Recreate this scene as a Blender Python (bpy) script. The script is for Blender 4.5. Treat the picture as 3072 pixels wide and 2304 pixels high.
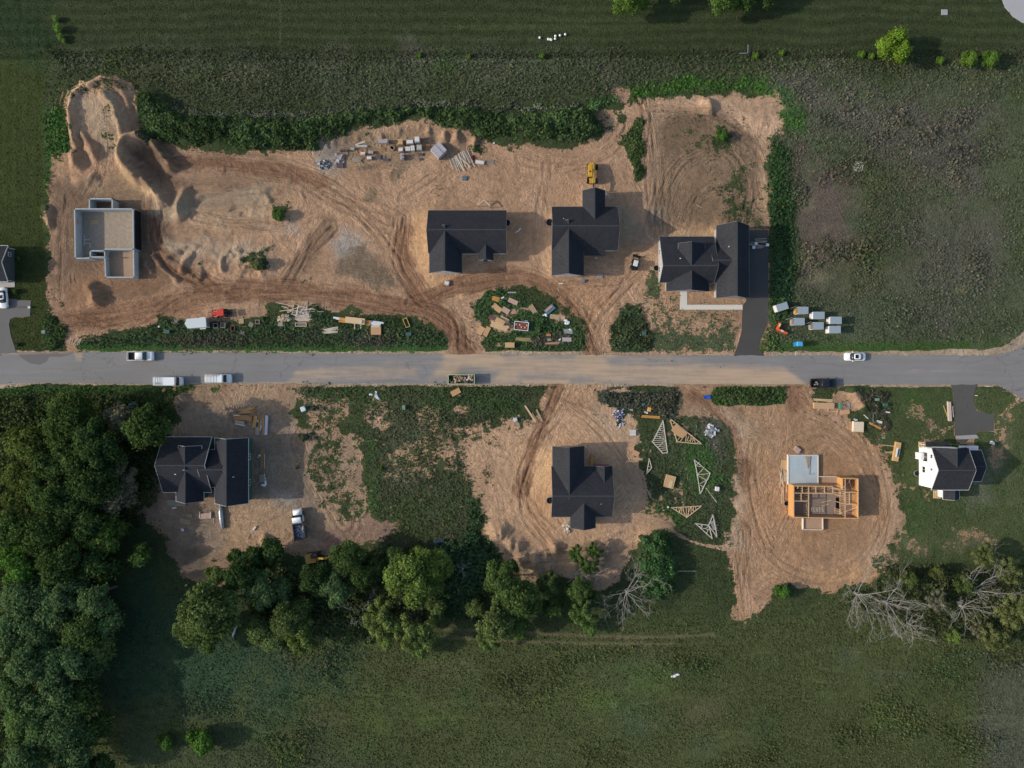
import bpy, math, random
import numpy as np
random.seed(7)
R = math.radians
sc = bpy.context.scene
for o in list(bpy.data.objects): bpy.data.objects.remove(o, do_unlink=True)
COL = sc.collection

# ---------------------------------------------------------------- camera, light, exposure
CAM_H = 160.0
cam_d = bpy.data.cameras.new('camera'); cam = bpy.data.objects.new('camera', cam_d); COL.objects.link(cam)
cam.location = (0, 0, CAM_H); cam.rotation_euler = (0, 0, 0)
cam_d.sensor_width = 36; cam_d.lens = 25.0; cam_d.clip_start = 1; cam_d.clip_end = 8000
sc.camera = cam
SUN_EL, SUN_AZ = 27.0, 267.0            # azimuth clockwise from +Y: sun just south of west
world = bpy.data.worlds.new('World'); sc.world = world; world.use_nodes = True
wn = world.node_tree; wn.nodes.clear()
sky = wn.nodes.new('ShaderNodeTexSky'); sky.sky_type = 'NISHITA'; sky.sun_disc = False
sky.sun_elevation = R(SUN_EL); sky.sun_rotation = R(SUN_AZ); sky.air_density = 1.2; sky.dust_density = 2.0; sky.ozone_density = 1.0
bg = wn.nodes.new('ShaderNodeBackground'); bg.inputs[1].default_value = 0.14
wo = wn.nodes.new('ShaderNodeOutputWorld')
wn.links.new(sky.outputs[0], bg.inputs[0]); wn.links.new(bg.outputs[0], wo.inputs[0])
sd = bpy.data.lights.new('sun', 'SUN'); sd.energy = 3.1; sd.angle = R(0.6); sd.color = (1.0, 0.91, 0.78)
sun = bpy.data.objects.new('sun', sd); COL.objects.link(sun)
az = R(SUN_AZ); el = R(SUN_EL)
sdir = (math.sin(az)*math.cos(el), math.cos(az)*math.cos(el), math.sin(el))
from mathutils import Vector, Matrix
sun.rotation_euler = Vector(sdir).to_track_quat('Z', 'Y').to_euler()
sun.location = (-150, 0, 120)
sc.view_settings.view_transform = 'Standard'; sc.view_settings.look = 'None'
sc.view_settings.exposure = 0.0; sc.view_settings.gamma = 1.0

# ---------------------------------------------------------------- survey: photo positions to metres on the ground
FR = {'O':(0,0,1.38879),'Z1':(0,0,.36166),'Z2':(750,200,.36166),'Z3':(1500,0,.36166),'Z4':(2272,0,.36166),
 'Z5':(0,560,.36166),'Z6':(750,660,.36166),'Z7':(1500,560,.36166),'Z8':(2272,560,.36166),
 'Y1':(0,1100,.36166),'Y2':(750,1120,.36166),'Y3':(1400,1120,.36166),'Y4':(2150,1120,.36166),'Y5':(0,1704,.36166),
 'Y6':(500,1550,.36166),'Y7':(1300,1550,.36166),'Y8':(2272,1600,.36166),
 'D1':(940,390,.13562),'D2':(1200,390,.13562),'D3':(1410,860,.15371),'D4':(820,890,.18987),'D5':(440,900,.18987),
 'D6':(2220,680,.23514),'D7':(670,1190,.18692),'D8':(460,1480,.22604),
 'E1':(1820,1170,.18083),'E2':(1900,1380,.15674),'E3':(2320,1340,.16278),'E4':(2410,1140,.15068),'E5':(2660,1150,.23503),
 'E6':(0,700,.217),'E7':(1720,470,.217),'E8':(360,1030,.16275)}
MPP = 0.075
def W(f, x, y, z=0.0):
    ox, oy, s = FR[f]; k = MPP*(CAM_H-z)/CAM_H
    return ((ox+x*s-1536)*k, (1152-oy-y*s)*k)
def SC(f): return FR[f][2]*MPP
def PL(f, pts, z=0.0): return [W(f, p[0], p[1], z) for p in pts]

# ---------------------------------------------------------------- object bookkeeping
def tag(o, label=None, cat=None, group=None, kind=None):
    if label: o['label'] = label
    if cat: o['category'] = cat
    if group: o['group'] = group
    if kind: o['kind'] = kind
    return o
def link(o, parent=None):
    COL.objects.link(o)
    if parent is not None: o.parent = parent
    return o
EXCL = []   # (x, y, half-length, half-width, angle) footprints kept clear of ground cover
def excl(x, y, hl, hw, a=0.0): EXCL.append((x, y, hl, hw, a))
def thing(name, label, cat, loc=(0,0,0), rot=0.0, group=None):
    o = bpy.data.objects.new(name, None); o.empty_display_size = 0.5; link(o)
    o.location = loc; o.rotation_euler = (0, 0, R(rot)); return tag(o, label, cat, group)

# ---------------------------------------------------------------- mesh builder
class MB:
    def __init__(s): s.v = []; s.f = []
    def add(s, vs, fs):
        b = len(s.v); s.v += [tuple(p) for p in vs]; s.f += [tuple(b+i for i in f) for f in fs]; return s
    def box(s, c, d, rot=0.0, tilt=0.0, roll=0.0):
        hx, hy, hz = d[0]/2, d[1]/2, d[2]/2
        m = Matrix.Rotation(R(rot), 3, 'Z') @ Matrix.Rotation(R(tilt), 3, 'Y') @ Matrix.Rotation(R(roll), 3, 'X')
        vs = [Vector(c) + m @ Vector((x, y, z)) for x in (-hx, hx) for y in (-hy, hy) for z in (-hz, hz)]
        return s.add(vs, [(0,1,3,2),(4,6,7,5),(0,4,5,1),(2,3,7,6),(0,2,6,4),(1,5,7,3)])
    def beam(s, a, b, w, h):
        a = Vector(a); b = Vector(b); d = b-a; L = d.length
        if L < 1e-5: return s
        d /= L; up = Vector((0,0,1)) if abs(d.z) < .95 else Vector((1,0,0))
        sx = d.cross(up).normalized(); u = sx.cross(d)
        vs = []
        for p in (a, b):
            for i, j in ((-1,-1),(1,-1),(1,1),(-1,1)): vs.append(p + sx*(i*w/2) + u*(j*h/2))
        return s.add(vs, [(0,3,2,1),(4,5,6,7),(0,1,5,4),(1,2,6,5),(2,3,7,6),(3,0,4,7)])
    def prism(s, poly, z0, z1):
        n = len(poly)
        vs = [(p[0], p[1], z0) for p in poly]+[(p[0], p[1], z1) for p in poly]
        a = sum(poly[i][0]*poly[(i+1)%n][1]-poly[(i+1)%n][0]*poly[i][1] for i in range(n))
        fs = [tuple(range(n))[::-1], tuple(range(n, 2*n))]+[(i, (i+1)%n, n+(i+1)%n, n+i) for i in range(n)]
        if a < 0: fs = [f[::-1] for f in fs]
        return s.add(vs, fs)
    def cyl(s, c, r, h, n=14, axis='z', r2=None):
        r2 = r if r2 is None else r2; vs = []
        for k, rr in ((-.5, r), (.5, r2)):
            for i in range(n):
                a = 2*math.pi*i/n; u, v, w = rr*math.cos(a), rr*math.sin(a), k*h
                vs.append({'z':(c[0]+u,c[1]+v,c[2]+w),'y':(c[0]+u,c[1]+w,c[2]+v),'x':(c[0]+w,c[1]+u,c[2]+v)}[axis])
        fs = [tuple(range(n))[::-1], tuple(range(n, 2*n))]+[(i,(i+1)%n,n+(i+1)%n,n+i) for i in range(n)]
        return s.add(vs, fs)
    def tube(s, pts, radii, n=6):
        b = []; P = [Vector(p) for p in pts]
        for i, p in enumerate(P):
            d = (P[min(i+1, len(P)-1)]-P[max(i-1, 0)]).normalized()
            up = Vector((0,0,1)) if abs(d.z) < .9 else Vector((1,0,0))
            x = d.cross(up).normalized(); y = x.cross(d)
            for k in range(n):
                a = 2*math.pi*k/n; b.append(p+(x*math.cos(a)+y*math.sin(a))*radii[i])
        fs = []
        for i in range(len(P)-1):
            for k in range(n): fs.append((i*n+k, i*n+(k+1)%n, (i+1)*n+(k+1)%n, (i+1)*n+k))
        fs += [tuple(range(n))[::-1], tuple((len(P)-1)*n+k for k in range(n))]
        return s.add(b, fs)
    def loft(s, secs):
        n = len(secs[0]); vs = [p for q in secs for p in q]; fs = []
        for i in range(len(secs)-1):
            for k in range(n): fs.append((i*n+k, i*n+(k+1)%n, (i+1)*n+(k+1)%n, (i+1)*n+k))
        fs += [tuple(range(n))[::-1], tuple((len(secs)-1)*n+k for k in range(n))]
        return s.add(vs, fs)
    def rbox(s, cx, cy, z0, z1, lx, ly, r=.15, top=.06, n=4):
        """box with rounded plan corners and a chamfered top edge"""
        return s.loft([rrect(cx,cy,z0,lx,ly,r,n), rrect(cx,cy,z1-top,lx,ly,r,n), rrect(cx,cy,z1,lx-2*top,ly-2*top,max(r-top,.02),n)])
    def build(s, name, m, parent=None, smooth=False, bevel=0.0, loc=None):
        me = bpy.data.meshes.new(name); me.from_pydata(s.v, [], s.f); me.materials.append(m); me.update()
        if smooth: me.polygons.foreach_set('use_smooth', [True]*len(me.polygons))
        o = bpy.data.objects.new(name, me); link(o, parent)
        if loc: o.location = loc
        if bevel:
            b = o.modifiers.new('bevel', 'BEVEL'); b.width = bevel; b.segments = 2; b.limit_method = 'ANGLE'
        return o
def rrect(cx, cy, z, lx, ly, r, n=4):
    r = min(r, lx/2-.01, ly/2-.01); out = []
    for qx, qy, a0 in ((1,1,0),(-1,1,90),(-1,-1,180),(1,-1,270)):
        for i in range(n):
            a = R(a0+90*i/(n-1)); out.append((cx+qx*(lx/2-r)+r*math.cos(a), cy+qy*(ly/2-r)+r*math.sin(a), z))
    return out

# ---------------------------------------------------------------- materials
class NT:
    def __init__(s, name):
        s.m = bpy.data.materials.new(name); s.m.use_nodes = True; s.t = s.m.node_tree; s.t.nodes.clear()
        s.out = s.n('ShaderNodeOutputMaterial'); s.b = s.n('ShaderNodeBsdfPrincipled'); s.l(s.b.outputs[0], s.out.inputs[0])
        s.b.inputs['Roughness'].default_value = .85; s.b.inputs['Specular IOR Level'].default_value = .25
    def n(s, t, **k):
        x = s.t.nodes.new(t)
        for a, b in k.items(): setattr(x, a, b)
        return x
    def l(s, a, b): s.t.links.new(a, b)
    def put(s, sock, v):
        if hasattr(v, 'is_linked') or isinstance(v, bpy.types.NodeSocket): s.l(v, sock)
        elif isinstance(v, (tuple, list)):
            sock.default_value = tuple(v)+((1,) if len(v) == 3 and len(sock.default_value) == 4 else ())
        else: sock.default_value = v
    def math(s, op, a, b=0.0, c=None, clamp=False):
        x = s.n('ShaderNodeMath', operation=op, use_clamp=clamp); s.put(x.inputs[0], a); s.put(x.inputs[1], b)
        if c is not None: s.put(x.inputs[2], c)
        return x.outputs[0]
    def pos(s): return s.n('ShaderNodeNewGeometry').outputs['Position']
    def obj(s): return s.n('ShaderNodeTexCoord').outputs['Object']
    def attr(s, name, what='Fac'): return s.n('ShaderNodeAttribute', attribute_name=name).outputs[what]
    def noise(s, vec, scale, detail=3.0, rough=.55, dist=0.0):
        x = s.n('ShaderNodeTexNoise'); s.put(x.inputs['Vector'], vec); x.inputs['Scale'].default_value = scale
        x.inputs['Detail'].default_value = detail; x.inputs['Roughness'].default_value = rough; x.inputs['Distortion'].default_value = dist
        return x.outputs['Fac']
    def ss(s, v, a, b, lo=0.0, hi=1.0):
        x = s.n('ShaderNodeMapRange', interpolation_type='SMOOTHSTEP'); s.put(x.inputs[0], v)
        x.inputs[1].default_value = a; x.inputs[2].default_value = b; x.inputs[3].default_value = lo; x.inputs[4].default_value = hi
        return x.outputs[0]
    def mix(s, f, a, b, mode='MIX'):
        x = s.n('ShaderNodeMix', data_type='RGBA', blend_type=mode); s.put(x.inputs[0], f); s.put(x.inputs[6], a); s.put(x.inputs[7], b)
        return x.outputs[2]
    def gain(s, col, f):   # col * f
        x = s.n('ShaderNodeVectorMath', operation='SCALE'); s.put(x.inputs[0], col); s.put(x.inputs['Scale'], f); return x.outputs[0]
    def bump(s, h, dist=.05, strength=1.0):
        x = s.n('ShaderNodeBump'); x.inputs['Strength'].default_value = strength; x.inputs['Distance'].default_value = dist
        s.l(h, x.inputs['Height']); s.l(x.outputs[0], s.b.inputs['Normal'])
    def col(s, c): s.put(s.b.inputs['Base Color'], c)
_M = {}
def mat(name, c, rough=.8, var=.12, scale=1.5, metal=0.0, spec=.25, bump=0.0, bscale=8.0):
    if name in _M: return _M[name]
    t = NT(name); v = t.obj(); f = t.noise(v, scale, 4)
    g = t.math('MULTIPLY_ADD', f, 2*var, 1-var); f2 = t.noise(v, scale*9, 2); g = t.math('MULTIPLY', g, t.math('MULTIPLY_ADD', f2, var, 1-var/2))
    t.col(t.gain(c, g)); t.b.inputs['Roughness'].default_value = rough; t.b.inputs['Metallic'].default_value = metal
    t.b.inputs['Specular IOR Level'].default_value = spec
    if bump: t.bump(t.noise(v, bscale, 3), bump)
    _M[name] = t.m; return t.m
WHITE = lambda: mat('white_paint', (.88,.90,.92), .35, .04, spec=.5)
SIDING = lambda: mat('white_siding', (.86,.86,.85), .6, .03)
GLASS = lambda: mat('dark_glass', (.012,.017,.025), .08, .1, spec=.6)
RUBBER = lambda: mat('rubber', (.02,.02,.021), .8, .2)
STEEL = lambda: mat('galvanised_steel', (.36,.38,.4), .4, .15, metal=.6)
DARKM = lambda: mat('dark_metal', (.03,.032,.036), .5, .2)
YEL = lambda: mat('yellow_paint', (.58,.33,.035), .45, .15, spec=.4)
CONC = lambda: mat('concrete', (.36,.37,.38), .85, .2, scale=.8)
OSB = lambda: mat('oriented_strand_board', (.52,.31,.16), .85, .18, scale=4)
PLY = lambda: mat('plywood', (.56,.36,.19), .8, .12, scale=2)
ORG = lambda: mat('orange_beam_wood', (.55,.27,.075), .75, .15, scale=2)
PINE = lambda: mat('fresh_pine', (.66,.48,.29), .8, .14, scale=3)
PALE = lambda: mat('pale_lumber', (.62,.54,.44), .8, .14, scale=3)
GREYW = lambda: mat('weathered_wood', (.34,.29,.25), .9, .22, scale=3)
TANW = lambda: mat('tan_wood', (.42,.31,.2), .9, .18, scale=3)
RIM = lambda: mat('wheel_rim', (.3,.31,.32), .35, .1, metal=.7)
BLK = lambda: mat('black_plastic', (.018,.019,.021), .55, .1)
def roof_mat():
    if 'asphalt_shingles' in _M: return _M['asphalt_shingles']
    t = NT('asphalt_shingles'); v = t.obj()
    br = t.n('ShaderNodeTexBrick'); t.l(v, br.inputs['Vector']); br.inputs['Scale'].default_value = 1.0
    br.inputs['Brick Width'].default_value = .33; br.inputs['Row Height'].default_value = .14; br.inputs['Mortar Size'].default_value = .012
    br.inputs['Color1'].default_value = (.030,.033,.042,1); br.inputs['Color2'].default_value = (.046,.048,.057,1); br.inputs['Mortar'].default_value = (.025,.027,.033,1)
    g = t.math('MULTIPLY_ADD', t.noise(v, 5, 3), 1.3, .35); g = t.math('MULTIPLY', g, t.math('MULTIPLY_ADD', t.noise(v, .35, 3), .5, .75))
    t.col(t.gain(br.outputs['Color'], g)); t.b.inputs['Roughness'].default_value = .9; t.b.inputs['Specular IOR Level'].default_value = .15
    t.bump(t.noise(v, 9, 2), .02); _M['asphalt_shingles'] = t.m; return t.m

# ---------------------------------------------------------------- numeric fields on the ground grid
class VN:
    """periodic value noise"""
    def __init__(s, seed, n=256):
        s.n = n; s.g = np.random.RandomState(seed).rand(n, n).astype(np.float32)
    def __call__(s, x, y):
        xi = np.floor(x).astype(int); yi = np.floor(y).astype(int); fx = x-xi; fy = y-yi
        fx = fx*fx*(3-2*fx); fy = fy*fy*(3-2*fy); n = s.n
        a = s.g[xi % n, yi % n]; b = s.g[(xi+1) % n, yi % n]; c = s.g[xi % n, (yi+1) % n]; d = s.g[(xi+1) % n, (yi+1) % n]
        return (a*(1-fx)+b*fx)*(1-fy)+(c*(1-fx)+d*fx)*fy
def fbm(x, y, size, seed, octv=3):
    t = 0; amp = 1; tot = 0
    for k in range(octv):
        t = t+amp*VN(seed+k)(x/size*(2**k)+13.7*k, y/size*(2**k)+5.1*k); tot += amp; amp *= .5
    return t/tot
STEP = .32
def axis(lo, hi):
    core = np.arange(lo, hi+STEP/2, STEP); g = [1.0]
    while sum(g) < 2600: g.append(g[-1]*1.45)
    off = np.cumsum(g); return np.concatenate([lo-off[::-1], core, hi+off])
XS = axis(-124, 124); YS = axis(-94, 94)
GX, GY = np.meshgrid(XS, YS, indexing='ij')
NBIG = fbm(GX, GY, 22, 11, 3); NMID = fbm(GX, GY, 6, 23, 3); NSM = fbm(GX, GY, 1.8, 37, 3); NFI = fbm(GX, GY, .9, 51, 2)
def sl(poly, mar):
    p = np.array(poly); a = np.searchsorted(XS, p[:,0].min()-mar); b = np.searchsorted(XS, p[:,0].max()+mar)
    c = np.searchsorted(YS, p[:,1].min()-mar); d = np.searchsorted(YS, p[:,1].max()+mar)
    return slice(max(a,0), b), slice(max(c,0), d)
def sdf(X, Y, poly):
    p = np.array(poly, float); n = len(p); dd = np.full(X.shape, 1e9); ins = np.zeros(X.shape, bool)
    for i in range(n):
        a = p[i]; b = p[(i+1) % n]; e = b-a; L = (e*e).sum()+1e-9
        t = np.clip(((X-a[0])*e[0]+(Y-a[1])*e[1])/L, 0, 1); dx = X-a[0]-t*e[0]; dy = Y-a[1]-t*e[1]
        dd = np.minimum(dd, dx*dx+dy*dy)
        if a[1] != b[1]:
            c = ((a[1] > Y) != (b[1] > Y)) & (X < (b[0]-a[0])*(Y-a[1])/(b[1]-a[1])+a[0]); ins ^= c
    d = np.sqrt(dd); return np.where(ins, d, -d)
def mask(poly, feather=1.0, warp=1.0):
    S = sl(poly, 4+feather+warp); d = sdf(GX[S], GY[S], poly)
    d = d+warp*((NMID[S]-.5)*2.2+(NSM[S]-.5)*1.4)
    m = np.clip((d+feather/2)/feather, 0, 1); return S, m*m*(3-2*m)
def paint(F, poly, val, feather=1.0, warp=1.0, a=1.0):
    S, m = mask(poly, feather, warp); m = m*a
    if F.ndim == 3: F[S] = F[S]*(1-m[..., None])+np.array(val)*m[..., None]
    else: F[S] = F[S]*(1-m)+val*m
def ell(f, x, y, rx, ry, rot=0, n=18):
    c = W(f, x, y); k = SC(f); out = []
    for i in range(n):
        a = 2*math.pi*i/n; u = rx*k*math.cos(a); v = ry*k*math.sin(a); q = R(rot)
        out.append((c[0]+u*math.cos(q)-v*math.sin(q), c[1]+u*math.sin(q)+v*math.cos(q)))
    return out
def pline(X, Y, pts):
    """arc length, signed offset and distance to a polyline"""
    p = np.array(pts, float); best = np.full(X.shape, 1e9); U = np.zeros(X.shape); Sx = np.zeros(X.shape); s0 = 0
    for i in range(len(p)-1):
        a = p[i]; e = p[i+1]-a; L = math.hypot(*e); t = ((X-a[0])*e[0]+(Y-a[1])*e[1])/(L*L); tc = np.clip(t, 0, 1)
        dx = X-a[0]-tc*e[0]; dy = Y-a[1]-tc*e[1]; d = np.hypot(dx, dy); side = np.sign((X-a[0])*e[1]-(Y-a[1])*e[0])
        m = d < best; best = np.where(m, d, best); U = np.where(m, d*side, U); Sx = np.where(m, s0+tc*L, Sx); s0 += L
    return Sx, U, best
def smooth_line(pts, k=3):
    p = [np.array(q, float) for q in pts]
    for _ in range(k):
        q = [p[0]]
        for i in range(len(p)-1): q += [p[i]*.75+p[i+1]*.25, p[i]*.25+p[i+1]*.75]
        q.append(p[-1]); p = q
    return [tuple(v) for v in p]
# ---------------------------------------------------------------- what grows and what is bare, painted as zones on the ground
sh = GX.shape
VEG = np.full(sh, 3.0); SOIL = np.zeros(sh+(3,)); SOIL[:] = (.44,.305,.21); VC = np.zeros(sh+(3,)); VC[:] = (.046,.058,.024)
TALL = np.full(sh, .25); Z = np.zeros(sh); ROUGH = np.full(sh, .25)
def O(*p): return PL('O', p)
def soil(poly, c, f=3, w=1.5, a=1.0): paint(SOIL, poly, c, f, w, a)
def veg(poly, v, f=1.5, w=1.2, a=1.0): paint(VEG, poly, v, f, w, a)
def vcol(poly, c, f=4, w=2.5, a=1.0): paint(VC, poly, c, f, w, a)
def tall(poly, v, f=3, w=1.5): paint(TALL, poly, v, f, w)
LIGHT=(.55,.385,.265); BROWN=(.31,.2,.135); DAMP_SHADE=(.17,.125,.095); GREY=(.29,.265,.24); BLUE=(.34,.335,.33); ORANGE=(.60,.40,.245)
LUSH=(.034,.082,.02); LAWN=(.040,.050,.013); WEED=(.080,.090,.054); PURP=(.108,.088,.080); DEEP=(.026,.042,.024); OLIVE=(.062,.072,.026)
# vegetation kinds
tall([(-400,200),W('O',2300,-40),W('O',2300,106),W('O',100,106),W('O',-200,106)], .10)
vcol([(-400,200),W('O',2300,-40),W('O',2300,110),W('O',1600,108),W('O',300,105),W('O',100,110),W('O',-200,110)], (.05,.062,.026))
vcol(O((97,112),(2230,112),(2230,200),(1800,170),(1400,210),(1200,225),(900,215),(700,240),(420,232),(340,200),(140,160)), (.066,.072,.038)); 
tall(O((97,112),(2230,112),(2230,200),(1800,170),(1400,210),(1200,225),(900,215),(700,240),(420,232),(340,200),(140,160)), .6)
for p,c in ((((150,115),(620,120),(600,150),(300,150)),WEED),(((800,110),(1250,115),(1200,170),(850,160)),WEED),(((640,160),(900,160),(880,205),(700,230)),WEED),(((230,150),(420,150),(560,165),(300,175)),(.09,.085,.035))):
    vcol(O(*p), c, 8, 5, .7)
lawnp = O((-60,118),(96,118),(97,700),(85,755),(-60,760)); vcol(lawnp, LAWN, 1, .3); paint(TALL, lawnp, .12, 1, .3)
vcol(O((-60,-20),(110,-20),(120,112),(-60,112)), (.03,.052,.022), 8, 4)
vcol(O((96,235),(150,240),(150,330),(110,390),(104,430),(97,430)), (.045,.10,.022), 2, 1); tall(O((96,235),(150,240),(150,330),(110,390),(97,430)), .8, 2)
bigf = O((1660,170),(2300,150),(2300,765),(1650,765),(1658,440)); vcol(bigf, (.080,.088,.050), 6, 4); tall(bigf, .5); tall(O((1730,340),(1830,350),(1870,430),(1850,530),(1830,640),(1740,620),(1705,500)), .14)
for p,c,a in ((((1700,180),(2140,230),(2120,420),(1950,400),(1800,300),(1720,260)),PURP,.85),(((1730,340),(1830,350),(1870,430),(1850,530),(1830,640),(1740,620),(1705,500)),(.130,.084,.078),.95),(((1820,330),(1990,350),(1950,480),(1880,520),(1850,450)),(.07,.078,.034),.6),
     (((1950,460),(2150,420),(2180,620),(2050,700),(1900,640)),PURP,.7),(((1800,520),(1960,560),(1900,660),(1780,680)),(.10,.09,.05),.8),(((1690,640),(2100,600),(2150,740),(1700,750)),(.078,.085,.058),.6),(((1990,380),(2060,390),(2050,450),(1980,440)),(.12,.10,.07),.7)):
    vcol(O(*p), c, 9, 6, a)
for (x, y, r) in ((1740,545,14),(1738,570,10),(2075,625,9),(1790,490,9),(1745,440,7),(1765,600,10)): vcol(ell('O',x,y,r,r*.5), (.2,.165,.10), 3, 1.5, .8)
vcol(O((1658,195),(1700,205),(1750,250),(1740,280),(1690,275)), (.05,.12,.025), 3, 2)
vcol(O((1360,190),(1480,165),(1580,175),(1600,165),(1650,175),(1655,205),(1600,200),(1480,205),(1360,218)), (.05,.115,.02), 3, 2); tall(O((1360,190),(1600,165),(1655,205),(1480,205),(1360,218)), .8)
vcol(O((1655,300),(1700,330),(1725,560),(1700,690),(1660,690),(1658,450)), (.035,.075,.026), 3, 1.5); tall(O((1655,300),(1700,330),(1725,560),(1700,690),(1660,690)), 1.0)
vcol(O((1640,740),(2160,738),(2130,768),(1640,768)), (.045,.085,.02), 2, 1); tall(O((1640,742),(2160,742),(2130,768),(1640,768)), .2, 1, .5)
# south half
vcol(O((-60,836),(420,836),(400,900),(360,960),(330,1080),(200,1250),(100,1700),(-60,1700)), (.05,.065,.022), 6, 3); tall(O((-60,836),(420,836),(360,960),(-60,1100)), .7)
vcol(O((-60,832),(640,834),(640,848),(-60,850)), (.04,.095,.02), 2, 1, .8)
vcol(O((630,835),(1180,835),(1160,900),(1050,930),(1025,1000),(1040,1180),(820,1190),(790,1060),(780,900)), (.060,.064,.034), 5, 3); tall(O((630,835),(1180,835),(1050,930),(1040,1180),(820,1190),(780,900)), .55)
for (x,y,rx,ry,c) in ((900,940,60,30,WEED),(980,870,60,25,(.046,.074,.026)),(760,860,90,18,(.046,.074,.026)),(950,1000,60,60,(.056,.064,.030)),(900,1100,110,50,(.054,.072,.028)),(1000,1060,40,50,(.05,.066,.03)),(920,1060,40,14,(.09,.085,.045)),(860,930,30,40,(.085,.075,.045)),(860,1010,30,60,WEED),(890,980,30,20,OLIVE),(1080,880,50,30,(.045,.076,.026)),(800,1020,14,80,(.045,.10,.025))):
    vcol(ell('O',x,y,rx,ry), c, 6, 4, .8)
for (x,y,rx,ry,v) in ((1450,1000,14,10,-1),(1425,960,24,16,.1)): pass
trl = O((1385,950),(1470,890),(1530,900),(1570,960),(1578,1100),(1568,1180),(1480,1180),(1400,1060))
vcol(trl, (.056,.068,.034), 4, 2); tall(trl, .5); vcol(ell('O',1540,950,35,60), PURP, 5, 3, .7); vcol(ell('O',1510,1010,40,60), (.044,.10,.024), 6, 5, .8); vcol(ell('O',1440,1120,50,20), (.05,.09,.026), 5, 4, .8)
vcol(O((1900,835),(2300,835),(2300,1250),(1925,1200),(1955,1100),(1900,960),(1850,900)), (.062,.076,.030), 5, 3)
for (x,y,rx,ry,c) in ((2000,870,50,20,(.05,.085,.024)),(2080,1090,70,20,(.055,.075,.03)),(2040,1170,90,14,(.11,.10,.06)),(2180,1000,24,90,(.10,.095,.055)),(1980,1120,30,40,(.05,.082,.026)),(2060,1030,20,40,(.045,.07,.022))): vcol(ell('O',x,y,rx,ry), c, 6, 5, .8); paint(TALL, O((1940,835),(2300,835),(2300,1250),(1925,1200),(1955,1100)), .2, 3, 2)
vcol(O((2080,1010),(2150,1010),(2150,1100),(2090,1100)), (.12,.115,.085), 6, 4, .7)
bot = O((-60,1300),(400,1330),(950,1350),(1600,1330),(1800,1290),(2300,1380),(2300,1720),(-60,1720)); vcol(bot, (.068,.075,.028), 8, 5); tall(bot, .36)
for i in range(40): rr = random.Random(900+i); tall(ell('O',rr.uniform(300,2200),rr.uniform(1400,1659),rr.uniform(20,90),rr.uniform(8,30),rr.uniform(-15,15)), rr.choice([.1,.2,.6,.75]), 5, 3)
for i in range(30): rr = random.Random(950+i); tall(ell('O',rr.uniform(1700,2200),rr.uniform(200,730),rr.uniform(20,70),rr.uniform(15,40),rr.uniform(-40,40)), rr.choice([.2,.3,.9]), 5, 3)
vcol(O((-60,1250),(330,1250),(700,1420),(760,1500),(500,1560),(260,1560),(-60,1720)), (.030,.060,.034), 16, 8, .9)  # shaded meadow: its shade is painted into the grass as dark teal
vcol(O((280,1560),(640,1570),(900,1640),(900,1720),(230,1720)), (.06,.068,.034), 10, 6, .8)
for i in range(46):
    rr = random.Random(100+i); x = rr.uniform(560,2200); y = rr.uniform(1400,1659); c = rr.choice([OLIVE,(.085,.10,.026),WEED,(.10,.085,.045),(.05,.075,.03),(.085,.115,.03)])
    vcol(ell('O',x,y,rr.uniform(15,70),rr.uniform(8,28),rr.uniform(-20,20)), c, 6, 4, .55)
vcol(O((2110,1440),(2300,1420),(2300,1720),(2120,1720)), (.088,.085,.07), 7, 3, .8)
for i in range(60):   # tussocks and flowers in the fields
    rr = random.Random(500+i); x, y = rr.choice([(rr.uniform(1700,2200),rr.uniform(180,740)),(rr.uniform(150,1600),rr.uniform(112,170))]); c = rr.choice([PURP,WEED,(.05,.065,.035),(.06,.085,.03),(.11,.10,.07)])
    vcol(ell('O',x,y,rr.uniform(8,40),rr.uniform(6,22),rr.uniform(-30,30)), c, 4, 3, .5)

VC *= np.array([1.17,1.36,1.20])
VC *= (1+.15*np.sin(GY*2.6+1.2*(NBIG-.5)*8)*(GY > 72)*(GY < 94)*(np.abs(GX) < 124)+.07*np.sin(GX*2.9)*(GX < -103)*(GX > -124)*(GY > 40)*(GY < 94))[..., None]
VC *= (.82+.36*NBIG)[..., None]
VC[:] = VC*.80+.20*VC.mean(-1, keepdims=True)*np.array([1.08,1.0,.82])
VC *= np.where(GY > 73, .80, 1.06)[..., None]
# bare ground
NS = O((108,345),(153,328)) + PL('Z1', [(590,1140),(565,930),(580,790),(680,700),(830,648),(960,655),(1060,700),(1130,790),(1175,960),(1160,1110),(1215,1160),(1290,1190),(1420,1220),(1560,1235),(1900,1260),(2212,1270)]) \
   + O((540,330),(675,326),(678,311),(722,295),(764,285),(813,279),(868,272),(902,261),(931,269),(957,285),(1009,285),(1035,300),(1061,313),(1116,311),(1158,312),(1236,316),(1283,299),(1314,281),(1340,258),(1299,262),(1268,250),(1278,234),(1335,229),(1330,193),(1359,198),(1364,216),(1400,214),(1419,208),(1478,203),(1549,203),(1575,193),(1598,198),(1614,214),(1656,208),(1675,208),(1679,227),(1693,236),(1675,247),(1688,276),(1670,294),(1659,318),(1661,432),(1662,770),
       (1285,770),(1262,745),(1266,700),(1240,680),(1190,640),(1140,622),(1080,628),(1052,650),(1032,700),(1040,735),(1062,770),(955,770),(967,736),(946,717),(915,699),(852,683),(738,681),(701,678),(686,658),(582,668),(573,687),(510,692),(450,703),(390,692),(349,687),(338,705),(286,713),(234,726),(167,724),(170,766),(130,766),(135,750),(146,713),(115,674),(107,638),(104,533),(100,468),(104,406))
veg(NS, -3, 5.5, 1.9)
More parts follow.
